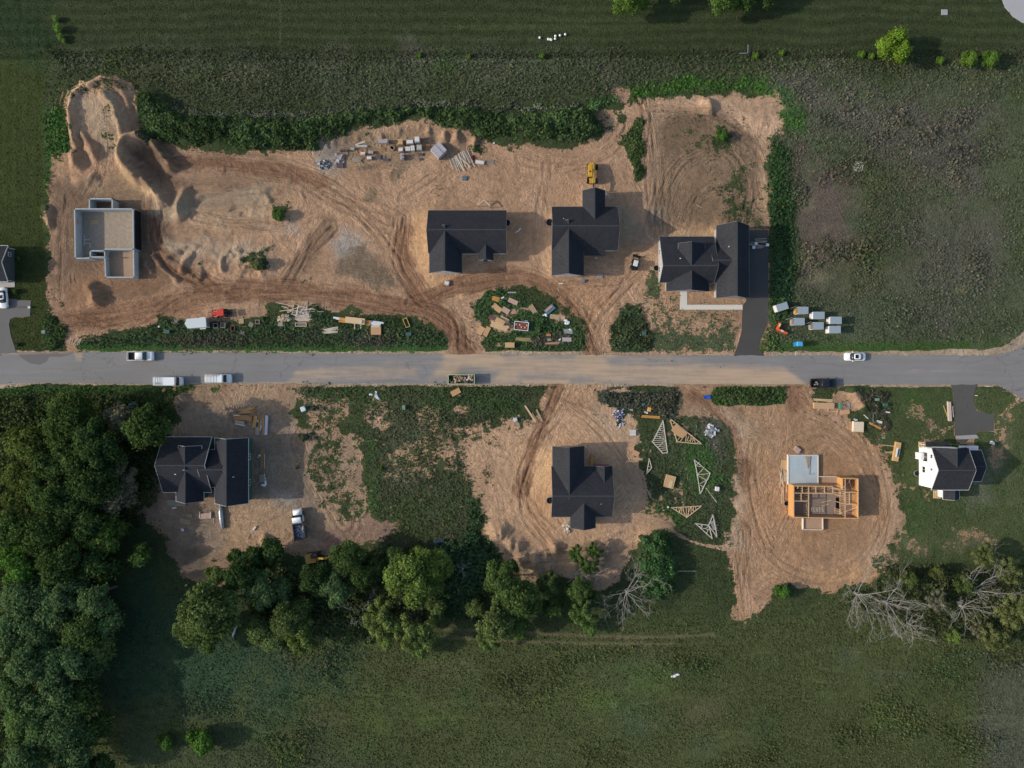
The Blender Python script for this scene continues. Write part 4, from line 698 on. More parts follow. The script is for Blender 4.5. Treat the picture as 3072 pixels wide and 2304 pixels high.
hG, _ = house('house', 'two-storey white house with a black roof, its bright gable facing the building lots', 'house', HG, SIDING(), FASC(), vents=[('E5',760,1168,7.0,.12)], wells=[('E5',388,1150,.62,180)],
      sheds=[('E5',500,745,800,800,3.2,2.8,roof_mat()),('E5',925,796,1170,860,3.0,2.9,mat('white_canopy', (.72,.73,.74), .5, .03))],
      wins=[(WX,(yy(880)+yy(990))/2,2.5,2.1,1.9,'W'),(WX,yy(1100),2.0,1.4,1.2,'W'),(WX,yy(1080),4.9,.6,.9,'W'),(WX,yy(915),4.9,.9,.9,'W')]+wall_wins(rG,[0],['S'],oh=.3),
      doors=[((rG[2][0]+rG[2][2])/2, rG[2][3]-.28, 1.15, 4.4, .08, 2.2, mat('garage_door_white', (.7,.7,.69), .5, .03))])
b = MB(); p = W('E5',393,920); b.box((p[0]-hG.location.x, p[1]-hG.location.y, .9), (.95,1.5,2.4)); b.build('fireplace_bump', SIDING(), hG, bevel=.03)
def steps(f, x, y, w, h, parent_label, rot=0):
    p = W(f, x, y, .5); t = thing('wooden_steps', parent_label, 'steps', (p[0], p[1], 0), rot); s = SC(f)
    for k in range(4): MB().box((-w*s/2+(k+.5)*w*s/4, 0, .15+.16*k), (w*s/4*.82, h*s, .05)).build('tread', PINE(), t)
    b = MB()
    for yy_ in (-h*s/2+.05, h*s/2-.05): b.beam((-w*s/2, yy_, .05), (w*s/2, yy_, .62), .06, .22)
    b.build('stringer', PINE(), t); excl(p[0], p[1], w*s/2+.3, h*s/2+.3)
steps('E5',457,782,82,66,'bare wooden steps at the upper left corner of the white house'); steps('E5',645,1422,80,92,'bare wooden steps under the lower left of the white house')
# left-edge house
HH = [bgr('E6',-420,225,203,668,2.7,.35)+('x',2.7,4.7,None,.35)]; rH = rects(HH)
hH, _ = house('house', 'dark-sided house cut off by the left edge of the view', 'house', HH, mat('dark_siding', (.07,.08,.09), .7, .08), FASC(), wins=[(rH[0][2]-.35, W('E6',0,292,1.5)[1], 1.7, .9, .9, 'E')])
b = MB()
for y in (rH[0][1]+.33, rH[0][3]-.33): b.box((rH[0][2]-.33-hH.location.x, y-hH.location.y, 1.25), (.12,.12,2.6))
b.build('corner_trim', FASC(), hH)

# ---------------------------------------------------------------- poured basement
def wallseg(b, f, x0, y0, x1, y1, zt, th, z0=-.3, c=(0,0)):
    p = W(f, x0, y0, zt); q = W(f, x1, y1, zt); e = th/2-.002*(len(b.v) % 7)
    dx, dy = q[0]-p[0], q[1]-p[1]; L = math.hypot(dx, dy) or 1; ux, uy = dx/L*e, dy/L*e
    b.beam((p[0]-ux-c[0], p[1]-uy-c[1], (zt+z0)/2), (q[0]+ux-c[0], q[1]+uy-c[1], (zt+z0)/2), th, zt-z0)
fc = W('Z5', 860, 400); F = thing('house_foundation', 'open poured concrete basement walls without a house on them', 'foundation', (fc[0], fc[1], 0))
CW = mat('poured_concrete_wall', (.42,.45,.47), .85, .3, scale=1.3)
for nm, zt, segs in (('basement_wall', 2.6, [(617,184,1102,184),(618,184,624,595),(624,595,748,591),(748,591,748,532),(748,532,862,532),(862,532,862,518),(862,518,1107,518),(1102,184,1106,518),(752,583,862,583)]),
                 ('porch_foundation_wall', 2.585, [(740,100,930,100),(741,100,741,180),(930,100,930,180)]), ('garage_foundation_wall', 2.0, [(866,526,876,750),(876,751,1110,751),(1106,522,1110,751)])):
    b = MB()
    for s in segs: wallseg(b, 'Z5', *s, zt, .25, c=fc)
    b.build(nm, CW, F)
b = MB(); wallseg(b, 'Z5', 1121,192,1125,512, 2.35, .06, c=fc); b.build('waterproofing', mat('tar_coating', (.012,.013,.015), .6), F)
pf = PL('Z5', [(618,184),(1102,184),(1106,518),(862,518),(862,532),(748,532),(748,591),(624,595)], 2.6)
MB().prism([(x-fc[0], y-fc[1]) for x, y in pf], -.3, .05).build('gravel_floor', mat('gravel_fill', (.38,.31,.24), .95, .4, scale=1.6, bump=.03), F)
pf = PL('Z5', [(866,526),(1106,522),(1110,751),(876,751)], 2.0)
MB().prism([(x-fc[0], y-fc[1]) for x, y in pf], -.3, .42).build('garage_fill', mat('sand_fill', (.42,.29,.2), .95, .2, scale=2, bump=.03), F)
b = MB()
for (x0,y0,x1,y1) in ((697,400,700,480),(700,440,745,440),(700,470,748,470),(748,470,748,508),(690,485,712,485)):
    p = W('Z5',x0,y0,.15); q = W('Z5',x1,y1,.15); b.beam((p[0]-fc[0],p[1]-fc[1],.12),(q[0]-fc[0],q[1]-fc[1],.12), .11, .11)
b.build('drain_pipes', mat('white_pipe', (.7,.7,.68), .5), F)
for (x, y, nm) in ((645,292,'a'),(1121,290,'b')):
    p = W('Z5',x,y,1.7); b = MB(); b.box((p[0]-fc[0]+(-.12 if nm == 'a' else .02), p[1]-fc[1], 1.7), (.30,1.25,.7)); b.build('window_frame', mat('window_buck', (.5,.3,.2), .7), F)
b = MB(); p = W('Z5',786,296,.1); b.box((p[0]-fc[0],p[1]-fc[1],.09), (1.9,.9,.05), -2); b.build('sheet_on_floor', PLY(), F)
excl(W('Z5',860,400)[0], W('Z5',860,400)[1], 8, 9)

# ---------------------------------------------------------------- house being framed
ec = W('E3', 900, 900); T = thing('timber_framed_building', 'house being framed in orange timber with open stud walls beside a pale blue slab', 'house frame', (ec[0], ec[1], 0))
FZ, TZ = .55, 3.15
def epoly(pts, z): return [(x-ec[0], y-ec[1]) for x, y in PL('E3', pts, z)]
MB().prism(epoly([(285,163),(823,163),(823,690),(290,690)], .6), -.3, .6).build('garage_slab', mat('damp_blue_slab', (.42,.49,.53), .6, .22, scale=.45), T)
b = MB()
for s in ((280,163,280,690),(827,163,827,690),(285,158,823,158)): wallseg(b, 'E3', *s, .68, .2, c=ec)
b.build('slab_edge', mat('pale_sill', (.66,.6,.52), .8), T)
MB().prism(epoly([(298,698),(1165,698),(1165,555),(1560,590),(1545,1300),(300,1285)], FZ), -.3, FZ).build('floor_deck', mat('weathered_deck_boards', (.28,.215,.18), .85, .2, scale=1.2), T)
b = MB(); p = W('E3',1183,1045,FZ); b.box((p[0]-ec[0],p[1]-ec[1],FZ+.012), (.80,2.62,.02)); b.build('stair_dark_sheet', mat('painted_stair_dark', (.004,.004,.005), 1.0, 0), T)  # black sheet laid on the deck paints the dark of the stairwell
MB().prism(epoly([(832,560),(1160,560),(1160,700),(832,700)], .2), -.3, .2).build('porch_fill', mat('sand_fill', (.42,.29,.2), .95, .2, scale=2, bump=.03), T)
b = MB(); wallseg(b, 'E3', 830,553,1160,553, .6, .18, c=ec); b.build('porch_edge', mat('pale_sill', (.66,.6,.52), .8), T)
STUD = mat('framing_lumber', (.68,.46,.27), .8, .14, scale=3); SHEA = mat('orange_sheathing', (.60,.31,.11), .8, .12, scale=1.5)
def stud_wall(x0, y0, x1, y1, sheath=None, z0=FZ, zt=TZ, gap=None):
    p = W('E3', x0, y0, zt); q = W('E3', x1, y1, zt); p = (p[0]-ec[0], p[1]-ec[1]); q = (q[0]-ec[0], q[1]-ec[1]); b = MB()
    L = math.hypot(q[0]-p[0], q[1]-p[1]); ux, uy = (q[0]-p[0])/L, (q[1]-p[1])/L
    b.beam((*p, z0+.04), (*q, z0+.04), .13, .06); b.beam((*p, zt-.05), (*q, zt-.05), .13, .09); n = max(2, int(L/.42))
    for i in range(n+1):
        u = i/n*L; b.beam((p[0]+ux*u, p[1]+uy*u, z0+.07), (p[0]+ux*u, p[1]+uy*u, zt-.1), .05, .12)
    o = b.build('stud_wall', STUD, T)
    if sheath is not None:
        s = MB(); nx, ny = sheath; e = .1
        s.beam((p[0]+nx*e, p[1]+ny*e, (z0+zt)/2-.2), (q[0]+nx*e, q[1]+ny*e, (z0+zt)/2-.2), .03, zt-z0+.3); s.build('sheathing', SHEA, T)
for w_ in ((380,715,380,1300,(-1,0)),(380,1303,1560,1325,(0,-1)),(1565,590,1563,1325,(1,0)),(1280,586,1565,594,(0,1)),(1279,586,1279,780,(-1,0)),(380,726,1100,736,(0,1)),(1100,737,1100,868),(1100,775,1325,800),(380,856,1100,866),(535,735,535,855),(655,735,653,1300),
           (785,738,785,860),(945,738,945,864),(515,862,515,1000),(380,1002,655,1006),(455,732,455,770),(1235,815,1235,915),(1233,1165,1233,1250),(1326,590,1325,1312),(1280,742,1325,742),(1330,842,1560,842),(1404,842,1404,1060),(1325,1062,1560,1068),(1235,1040,1325,1062),(1305,830,1305,905),(1235,907,1305,907)):
    stud_wall(*w_[:4], sheath=w_[4] if len(w_) > 4 else None)
for (x0,y0,z0,x1,y1,z1) in ((1240,1228,.9,1556,1115,3.1),(1236,1150,3.0,1308,1300,.8),(700,795,.8,760,730,3),(860,800,.8,920,735,3),(1010,800,.8,1060,740,3),(650,1220,.8,610,1080,3.0),(1340,720,.8,1420,600,3.05),(1400,640,3,1455,800,.7),(400,1280,3,560,1290,.8)):
    p = W('E3',x0,y0,z0); q = W('E3',x1,y1,z1); MB().beam((p[0]-ec[0],p[1]-ec[1],z0),(q[0]-ec[0],q[1]-ec[1],z1),.12,.05).build('brace', STUD, T)
for (x0, y0, x1, y1) in ((555,1330,555,1520),(555,1525,915,1535),(915,1330,917,1535)):
    b = MB(); wallseg(b, 'E3', x0,y0,x1,y1,.75,.18, c=ec); b.build('porch_foundation_wall', mat('pale_sill', (.66,.6,.52), .8), T)
MB().prism(epoly([(560,1320),(912,1320),(912,1530),(560,1522)], .45), -.3, .45).build('porch_fill', mat('sand_fill', (.42,.29,.2), .95, .2, scale=2, bump=.03), T)
b = MB()
for i in range(9):
    p = W('E3', 710+28*i, 1158, FZ+.15); b.box((p[0]-ec[0], p[1]-ec[1], FZ+.13), (.11,.95+.1*(i%3),.1), 2*(i%4)-3)
bl = b.build('lumber_blocks', PALE(), T)
p = W('E3', 240, 1045, .2); b = MB()
for i in range(12):
    q0, q1 = R(80+200*i/12), R(80+200*(i+1)/12); b.beam((p[0]-ec[0]+.55*math.cos(q0), p[1]-ec[1]+.55*math.sin(q0), .18), (p[0]-ec[0]+.55*math.cos(q1), p[1]-ec[1]+.55*math.sin(q1), .18), .06, .36)
wl = b.build('window_well', STEEL(), T); MB().cyl((p[0]-ec[0], p[1]-ec[1], .05), .5, .1, 16).build('well_shade_disc', mat('well_shadow', (.012,.012,.014), .95), wl)  # disc painted near-black for the shade down in the well
excl(ec[0], ec[1], 8.5, 8.5)

# ---------------------------------------------------------------- vehicles (nose towards +x)
def wheels(t, xs, y, r, w=.26):
    for x in xs:
        for s in (-1, 1):
            o = MB().cyl((0,0,0), r, w, 18, 'y').build('wheel', RUBBER(), t, loc=(x, s*y, r)); MB().cyl((0, s*.02, 0), r*.6, w+.02, 14, 'y').build('rim', RIM(), o)
def place(t, f, x, y, rot, h=1.0):
    p = W(f, x, y, h); t.location = (p[0], p[1], t.get('_z', 0)); t.rotation_euler[2] = R(rot); excl(p[0], p[1], 3.0, 1.3, R(rot)); return t
def lights(t, x, y, z, xr):
    for s in (-1, 1):
        MB().rbox(x, s*y, z-.1, z+.1, .22, .34, .08).build('headlight', mat('headlight_glass', (.6,.62,.65), .15, .05, spec=.6), t)
        MB().rbox(xr, s*y*1.08, z-.12, z+.16, .1, .2, .04).build('tail_light', mat('red_lens', (.35,.01,.01), .25, .05), t)
def mirrors(t, x, y, z, m):
    for s in (-1, 1): MB().box((x, s*(y+.13), z), (.16,.26,.2)).build('mirror', m, t, bevel=.03)
def car(name, label, cat, group, kind, paint, L=4.75, Wd=1.83):
    t = thing(name, label, cat, group=group); hl = L/2
    if kind == 'sedan':
        b = MB(); b.loft([rrect(0,0,.22,L-.25,Wd-.12,.45,6), rrect(0,0,.5,L,Wd,.5,6), rrect(-.02,0,.78,L-.05,Wd-.02,.5,6), rrect(-.05,0,.93,L-.35,Wd-.22,.5,6)]); b.build('body', paint, t, smooth=True)
        g = MB(); g.loft([rrect(-.22,0,.90,2.95,Wd-.22,.4,5), rrect(-.3,0,1.40,1.65,Wd-.52,.3,5)]); g.build('windows', GLASS(), t, smooth=True)
        rf = MB(); rf.loft([rrect(-.3,0,1.385,1.62,Wd-.5,.3,5), rrect(-.3,0,1.44,1.45,Wd-.66,.3,5)]); ro = rf.build('roof', paint, t, smooth=True)
        MB().rbox(-.15,0,1.43,1.455,.75,.85,.1,.01).build('sunroof', GLASS(), ro)
        wheels(t, (-1.4, 1.42), Wd/2-.13, .33, .22); lights(t, hl-.18, Wd/2-.32, .66, -hl+.08); mirrors(t, .62, Wd/2-.05, .98, paint)
    elif kind == 'pickup':
        L = 5.85; hl = L/2; Wd = 2.0
        b = MB(); b.loft([rrect(1.92,0,.35,2.0,Wd-.1,.3,5), rrect(1.92,0,.7,2.02,Wd,.32,5), rrect(1.9,0,1.02,1.95,Wd-.03,.34,5), rrect(1.85,0,1.16,1.75,Wd-.2,.34,5)]); b.build('hood', paint, t, smooth=True)
        c = MB(); c.loft([rrect(.15,0,.35,2.15,Wd-.06,.08,4), rrect(.15,0,1.1,2.15,Wd,.1,4)]); c.build('body', paint, t)
        g = MB(); g.loft([rrect(.28,0,1.09,2.55,Wd-.12,.12,4), rrect(.12,0,1.80,1.75,Wd-.38,.15,4)]); g.build('windows', GLASS(), t)
        MB().loft([rrect(.08,0,1.78,1.72,Wd-.36,.16,4), rrect(.08,0,1.86,1.55,Wd-.5,.2,4)]).build('roof', paint, t, smooth=True)
        bd = MB(); bd.box((-1.9,Wd/2-.06,.8),(2.02,.12,.72)); bd.box((-1.9,-Wd/2+.06,.8),(2.02,.12,.72)); bd.box((-.95,0,.8),(.08,Wd-.25,.70)); bd.box((-2.87,0,.8),(.08,Wd-.25,.70)); bo = bd.build('bed', paint, t, bevel=.02)
        MB().box((-1.9,0,.56),(1.88,Wd-.25,.06)).build('bed_liner', BLK(), bo)
        if paint is not WHITE():
            for k, (xx, yy_) in enumerate(((-1.5,.2),(-1.9,-.3),(-1.3,-.2))): MB().box((xx,yy_,.7),(.4,.3,.2), 25*k).build('tool_box', GREYW(), bo)
        MB().box((hl-.05,0,.55),(.22,Wd-.1,.25)).build('bumper', STEEL(), t, bevel=.05)
        wheels(t, (-1.9, 1.8), Wd/2-.14, .41, .27); lights(t, hl-.2, Wd/2-.3, .9, -hl+.02); mirrors(t, .95, Wd/2-.02, 1.25, BLK())
    elif kind == 'van':
        L = 6.0; hl = L/2; Wd = 2.02; H = 2.5
        b = MB(); b.loft([rrect(-.5,0,.35,4.95,Wd,.12,4), rrect(-.5,0,1.3,4.95,Wd,.12,4), rrect(-.52,0,H-.1,4.85,Wd-.16,.14,4), rrect(-.52,0,H,4.7,Wd-.32,.14,4)]); b.build('body', paint, t)
        n_ = MB(); n_.loft([rrect(2.3,0,.35,1.35,Wd-.06,.3,5), rrect(2.28,0,.9,1.3,Wd-.08,.35,5), rrect(2.15,0,1.25,1.05,Wd-.2,.3,5)]); n_.build('hood', paint, t, smooth=True)
        g = MB(); g.loft([rrect(1.85,0,1.24,.95,Wd-.14,.14,4), rrect(1.62,0,2.12,.55,Wd-.3,.14,4)]); g.build('windscreen', GLASS(), t)
        rk = MB()
        for x in (-2.7,-2.2,-1.7,-1.2): rk.box((x,0,H+.16),(.06,Wd-.3,.05))
        for s in (-1,1): rk.box((-1.95,s*(Wd/2-.16),H+.18),(1.65,.05,.06)); rk.box((-2.7,s*(Wd/2-.16),H+.08),(.05,.05,.18)); rk.box((-1.2,s*(Wd/2-.16),H+.08),(.05,.05,.18))
        rk.build('roof_rack', STEEL(), t); lad = MB()
        for s in (-.62,-.3): lad.box((-1.95,s,H+.24),(1.5,.05,.06))
        for k in range(6): lad.box((-2.6+k*.26,-.46,H+.24),(.04,.3,.04))
        lad.build('ladder', STEEL(), t)
        wheels(t, (-1.9, 1.9), Wd/2-.14, .37, .24); lights(t, hl-.12, Wd/2-.3, .95, -hl+.02); mirrors(t, 1.9, Wd/2, 1.45, BLK())
    elif kind == 'lowvan':
        L = 5.7; hl = L/2; Wd = 2.0; H = 2.1
        b = MB(); b.loft([rrect(-.55,0,.35,4.5,Wd,.12,4), rrect(-.55,0,1.15,4.5,Wd,.12,4), rrect(-.75,0,H-.08,3.9,Wd-.22,.14,4), rrect(-.75,0,H,3.75,Wd-.36,.14,4)]); b.build('body', paint, t)
        n_ = MB(); n_.loft([rrect(2.0,0,.35,1.6,Wd-.04,.35,5), rrect(2.0,0,.85,1.65,Wd-.06,.4,5), rrect(1.85,0,1.12,1.35,Wd-.2,.35,5)]); n_.build('hood', paint, t, smooth=True)
        g = MB(); g.loft([rrect(1.1,0,1.1,1.35,Wd-.16,.16,4), rrect(.95,0,2.0,.5,Wd-.36,.14,4)]); g.build('windscreen', GLASS(), t)
        rk = MB()
        for x in (-2.5,-1.8,-1.1,-.4): rk.box((x,0,H+.18),(.06,Wd-.1,.05))
        for s in (-1,1): rk.box((-1.1,s*(Wd/2-.03),H+.2),(3.3,.07,.07)); rk.box((-2.5,s*(Wd/2-.06),H),(.05,.05,.42)); rk.box((.2,s*(Wd/2-.06),H),(.05,.05,.42))
        rk.build('roof_rack', STEEL(), t); lad = MB()
        for s in (.55,.85): lad.box((-1.2,s,H+.26),(3.0,.06,.07))
        for k in range(10): lad.box((-2.6+k*.31,.7,H+.26),(.04,.3,.04))
        lad.build('ladder', GREYW(), t)
        wheels(t, (-1.75, 1.8), Wd/2-.14, .36, .24); lights(t, hl-.1, Wd/2-.3, .85, -hl+.02); mirrors(t, 1.25, Wd/2, 1.3, BLK())
    return t
place(car('pickup_truck','white pickup truck with an empty dark bed parked against the upper road edge','pickup truck','vehicles parked along the road','pickup',WHITE()),'Z5',1163,1405,0)
place(car('cargo_van','tall white cargo van with a short roof rack, leftmost vehicle on the lower road edge','van','vehicles parked along the road','van',WHITE()),'Y1',1393,122,0,1.6)
place(car('cargo_van','low white van with a full-length ladder rack, in front of the tall white van','van','vehicles parked along the road','lowvan',WHITE()),'Y1',1808,99,0,1.4)
BP = mat('black_car_paint', (.016,.019,.026), .25, .1, spec=.6)
place(car('pickup_truck','black pickup truck parked on the lower road edge by the framed house','pickup truck','vehicles parked along the road','pickup',BP),'Y4',888,82,0)
place(car('parked_car','white sedan with a dark sunroof parked near the right end of the road','car','vehicles parked along the road','sedan',WHITE()),'Z8',807,1410,180,.6)
place(car('parked_car','white car on the driveway at the left edge','car',None,'sedan',mat('white_paint', (.88,.90,.92), .35, .04, spec=.5)),'E6',48,892,-86,.6)
# skip full of debris
t = thing('dumpster','green-rimmed dumpster heaped with building debris on the lower road edge','dumpster'); GP = mat('green_skip_paint', (.12,.22,.10), .6, .15); RP = mat('pale_green_rim', (.45,.58,.32), .6, .1)
b = MB(); L_, W_ = 5.8, 2.05
for s in (-1,1): b.box((0,s*(W_/2-.04),.95),(L_,.08,1.6)); b.box((s*(L_/2-.04),0,.95),(.07,W_-.1,1.59))
b.box((0,0,.2),(L_-.1,W_-.12,.1))
for k in range(9):
    for s in (-1,1): b.box((-L_/2+.4+k*.62, s*(W_/2+.03), .9),(.1,.08,1.4))
b.build('body', GP, t, bevel=.01); b = MB()
for s in (-1,1): b.box((0,s*(W_/2),1.78),(L_+.1,.14,.1)); b.box((s*L_/2,0,1.775),(.14,W_-.05,.1))
b.build('rim', RP, t); rr = random.Random(3)
for nm, m, k in (('scrap_wood',TANW(),30),('scrap_plaster',mat('white_scrap',(.7,.7,.7),.7),14),('dark_waste',mat('dark_waste',(.06,.05,.045),.9),16),('pink_insulation',mat('pink_insulation',(.55,.3,.28),.9),8)):
    b = MB()
    for _ in range(k): b.box((rr.uniform(-2.5,2.5), rr.uniform(-.75,.75), rr.uniform(1.0,1.55)), (rr.uniform(.2,1.3), rr.uniform(.1,.5), rr.uniform(.05,.25)), rr.uniform(0,180), rr.uniform(-25,25), rr.uniform(-20,20))
    b.build(nm, m, t)
b = MB(); b.box((0,0,1.0),(L_-.2,W_-.2,.3)); b.build('waste_fill', mat('dark_waste',(.06,.05,.045),.9), t); place(t,'Y2',1753,50,0,1.7)
# dump truck
t = thing('dump_truck','white-cabbed dump truck with an open grey box near the yellow excavator','dump truck')
b = MB(); b.loft([rrect(2.75,0,.6,1.5,2.0,.25,5), rrect(2.72,0,1.2,1.45,1.95,.3,5), rrect(2.6,0,1.65,1.15,1.7,.3,5)]); b.build('hood', WHITE(), t, smooth=True)
b = MB(); b.loft([rrect(1.35,0,.6,1.5,2.3,.12,4), rrect(1.35,0,1.7,1.5,2.3,.12,4)]); b.build('cab', WHITE(), t); MB().loft([rrect(1.45,0,1.69,1.6,2.2,.12,4), rrect(1.25,0,2.35,1.15,2.0,.12,4)]).build('windows', GLASS(), t)
MB().loft([rrect(1.22,0,2.33,1.25,2.05,.15,4), rrect(1.2,0,2.45,1.1,1.85,.2,4)]).build('roof', WHITE(), t, smooth=True); MB().box((-.3,0,.75),(6.3,.9,.25)).build('chassis', DARKM(), t)
b = MB()
for s in (-1,1): b.box((-1.45,s*1.2,1.55),(3.7,.1,1.15))
b.box((.42,0,1.65),(.1,2.38,1.35)); b.box((-3.27,0,1.5),(.1,2.38,1.0)); b.box((-1.42,0,1.02),(3.55,2.3,.1)); b.box((.62,0,2.34),(.5,2.4,.07)); b.build('dump_box', mat('dirty_box_steel', (.13,.13,.15), .7, .3), t, bevel=.02)
rr = random.Random(5); b = MB()
for _ in range(40): b.box((rr.uniform(-3.0,-.2), rr.uniform(-1,1), 1.12+rr.uniform(0,.1)), (rr.uniform(.15,.6), rr.uniform(.1,.3), .06), rr.uniform(0,180), rr.uniform(-10,10))
b.build('broken_concrete', mat('broken_concrete_blue', (.42,.45,.52), .8, .2), t); wheels(t, (-2.3,-1.2,2.3), 1.0, .5, .32); lights(t, 3.45, .8, 1.0, -3.33); mirrors(t, 1.9, 1.15, 1.9, BLK())
place(t,'Y2',401,1258,98,1.6)
# telehandler: boom towards +x
t = thing('telehandler','yellow telehandler with its boom reaching to the gable of the house below it','telehandler')
MB().rbox(-.1,.0,.75,1.25,4.6,1.3,.15).build('chassis', YEL(), t); b = MB(); b.loft([rrect(.25,-.62,1.2,1.7,.95,.1,4), rrect(.25,-.62,2.15,1.55,.85,.1,4)]); b.build('cab_glass', GLASS(), t)
b = MB(); b.rbox(.2,-.62,2.14,2.3,1.7,.98,.12); r_ = b.build('cab_roof', YEL(), t); MB().rbox(-.1,-.62,2.29,2.33,.35,.35,.05,.01).build('roof_window', GLASS(), r_)
MB().rbox(-1.2,-.62,1.2,1.75,1.2,.9,.12).build('engine_cover', YEL(), t)
b = MB(); b.beam((-2.3,.12,1.5),(2.6,.12,2.35),.42,.5); b.build('boom', mat('boom_tan_yellow', (.42,.27,.07), .5, .15), t); b = MB(); b.beam((2.3,.12,2.3),(3.9,.12,2.1),.26,.32); b.build('inner_boom', DARKM(), t)
b = MB(); b.box((4.0,.12,1.9),(.18,1.25,.9)); 
for s in (-.45,.45): b.box((4.6,.12+s,1.5),(1.2,.12,.06))
b.build('fork_carriage', DARKM(), t); MB().box((3.85,.12,2.38),(.12,1.3,.1)).build('carriage_bar', mat('white_bar',(.7,.7,.7),.5), t); wheels(t, (-1.55,1.55), 1.0, .62, .45)
place(t,'Z3',768,1436,-90,1.3)
# skid steer, nose -x for the red one
def skid(label, paint, roofm, f, x, y, rot):
    t = thing('skid_steer_loader', label, 'skid steer loader')
    MB().rbox(-.15,0,.35,1.1,2.4,1.15,.12).build('body', paint, t); b = MB(); b.loft([rrect(.1,0,1.08,1.3,1.0,.08,4), rrect(.05,0,1.95,1.2,.92,.08,4)]); b.build('cab', GLASS(), t); MB().rbox(.0,0,1.94,2.04,1.35,1.02,.12).build('cab_roof', roofm, t)
    MB().rbox(-1.0,0,1.08,1.45,.8,1.1,.12).build('engine_cover', paint, t); b = MB()
    for s in (-1,1): b.beam((-1.2,s*.72,1.45),(.9,s*.72,1.1),.12,.2); b.beam((.9,s*.72,1.12),(1.5,s*.72,.4),.12,.18)
    b.build('loader_arm', DARKM(), t); b = MB(); b.box((1.75,0,.3),(.12,1.75,.6)); b.box((1.95,0,.06),(.5,1.75,.06)); b.box((1.95,.87,.3),(.5,.04,.5)); b.box((1.95,-.87,.3),(.5,.04,.5)); b.build('bucket', DARKM(), t)
    wheels(t, (-.75,.55), .72, .4, .26); return place(t, f, x, y, rot, 1.2)
skid('black and white skid steer loader between the two right-hand black-roofed houses', BLK(), mat('white_roof_panel',(.68,.7,.72),.4,.06,spec=.5), 'Z7',1122,640,-105+180)
REDP = mat('red_tractor_paint', (.62,.045,.03), .4, .12, spec=.4)
t = thing('tractor','small red tractor with a front loader beside the white trailer','tractor')
MB().rbox(1.15,0,.65,1.25,1.6,.7,.15).build('hood', REDP, t); MB().rbox(-.25,0,2.1,2.22,1.5,1.45,.2).build('canopy', REDP, t); b = MB()
for x in (-.85,.3):
    for s in (-.6,.6): b.box((x,s,1.5),(.07,.07,1.25))
b.build('canopy_post', DARKM(), t); MB().rbox(-.4,0,.6,1.0,1.6,.9,.1).build('seat_platform', DARKM(), t); MB().rbox(-.55,0,1.0,1.35,.5,.5,.1).build('seat', BLK(), t)
b = MB()
for s in (-.55,.55): b.beam((.2,s,1.2),(1.9,s,.5),.1,.14)
b.build('loader_arm', REDP, t); b = MB(); b.box((2.1,0,.35),(.12,1.6,.55)); b.box((2.3,0,.1),(.4,1.6,.06)); b.build('bucket', mat('dull_red_steel',(.25,.05,.04),.6,.2), t)
MB().box((-1.55,0,.45),(.9,1.3,.3)).build('rear_blade', DARKM(), t)
for x, r in ((-.7,.62),(1.3,.4)):
    for s in (-1,1): o = MB().cyl((0,0,0), r, .3, 18, 'y').build('wheel', RUBBER(), t, loc=(x, s*.72, r)); MB().cyl((0,s*.02,0), r*.55, .32, 12, 'y').build('rim', RIM(), o)
place(t,'Z5',1835,1049,184,1.0)
# enclosed trailer
t = thing('enclosed_trailer','white enclosed trailer with a pointed nose in the roadside weeds','trailer')
pts = [(-2.3,-1.08),(1.9,-1.08),(2.5,0),(1.9,1.08),(-2.3,1.08)]
MB().prism(pts,.45,2.3).build('body', mat('white_paint', (.88,.90,.92), .35, .04, spec=.5), t, bevel=.04); MB().prism([(x*.99,y*.97) for x,y in pts],2.3,2.36).build('roof', mat('pale_roof_sheet',(.60,.66,.68),.5,.06), t)
b = MB(); b.beam((1.9,-.6,.45),(3.4,0,.45),.1,.12); b.beam((1.9,.6,.45),(3.4,0,.45),.1,.12); b.build('hitch', DARKM(), t); MB().box((-.9,-1.2,.85),(1.3,.28,.06)).build('fender', mat('white_bar',(.7,.7,.7),.5), t); MB().box((-.9,1.2,.85),(1.3,.28,.06)).build('fender', mat('white_bar',(.7,.7,.7),.5), t)
MB().box((-2.34,0,1.35),(.06,1.9,1.6)).build('rear_door', STEEL(), t); wheels(t, (-1.25,-.55), 1.12, .33, .2); place(t,'Z5',1625,1131,184,2.2)
# excavator: boom +x
t = thing('excavator','yellow excavator half hidden under the tree line, boom pointing right','excavator')
for s in (-1,1): b = MB(); b.rbox(0,s*.95,.05,.75,3.3,.5,.25); b.build('track', mat('track_steel',(.05,.045,.04),.8,.2), t)
MB().rbox(-.55,0,.85,1.7,2.4,2.1,.3).build('engine_house', mat('old_yellow_paint', (.36,.24,.06), .55, .25), t); b = MB(); b.loft([rrect(.55,.6,.85,1.5,.95,.12,4), rrect(.5,.6,2.5,1.3,.88,.12,4)]); b.build('cab', GLASS(), t)
MB().rbox(.5,.6,2.49,2.6,1.4,.98,.12).build('cab_roof', DARKM(), t); MB().rbox(.4,-.55,.85,1.5,1.5,.7,.12).build('tank_cover', mat('old_yellow_paint', (.36,.24,.06), .55, .25), t)
b = MB(); b.beam((.7,-.05,1.5),(3.0,-.05,3.6),.38,.5); b.beam((2.9,-.05,3.6),(5.3,-.05,2.6),.36,.45); b.build('boom', mat('old_yellow_paint', (.36,.24,.06), .55, .25), t)
b = MB(); b.beam((5.2,-.05,2.75),(6.0,-.05,.9),.3,.35); b.build('stick', mat('old_yellow_paint', (.36,.24,.06), .55, .25), t); b = MB(); b.box((6.0,-.05,.55),(.8,1.0,.7),0,20); b.build('bucket', DARKM(), t, bevel=.08); b = MB(); b.tube([(1.6,-.05,1.6),(3.0,-.05,2.9)],[.09,.09]); b.build('hydraulic_cylinder', STEEL(), t)
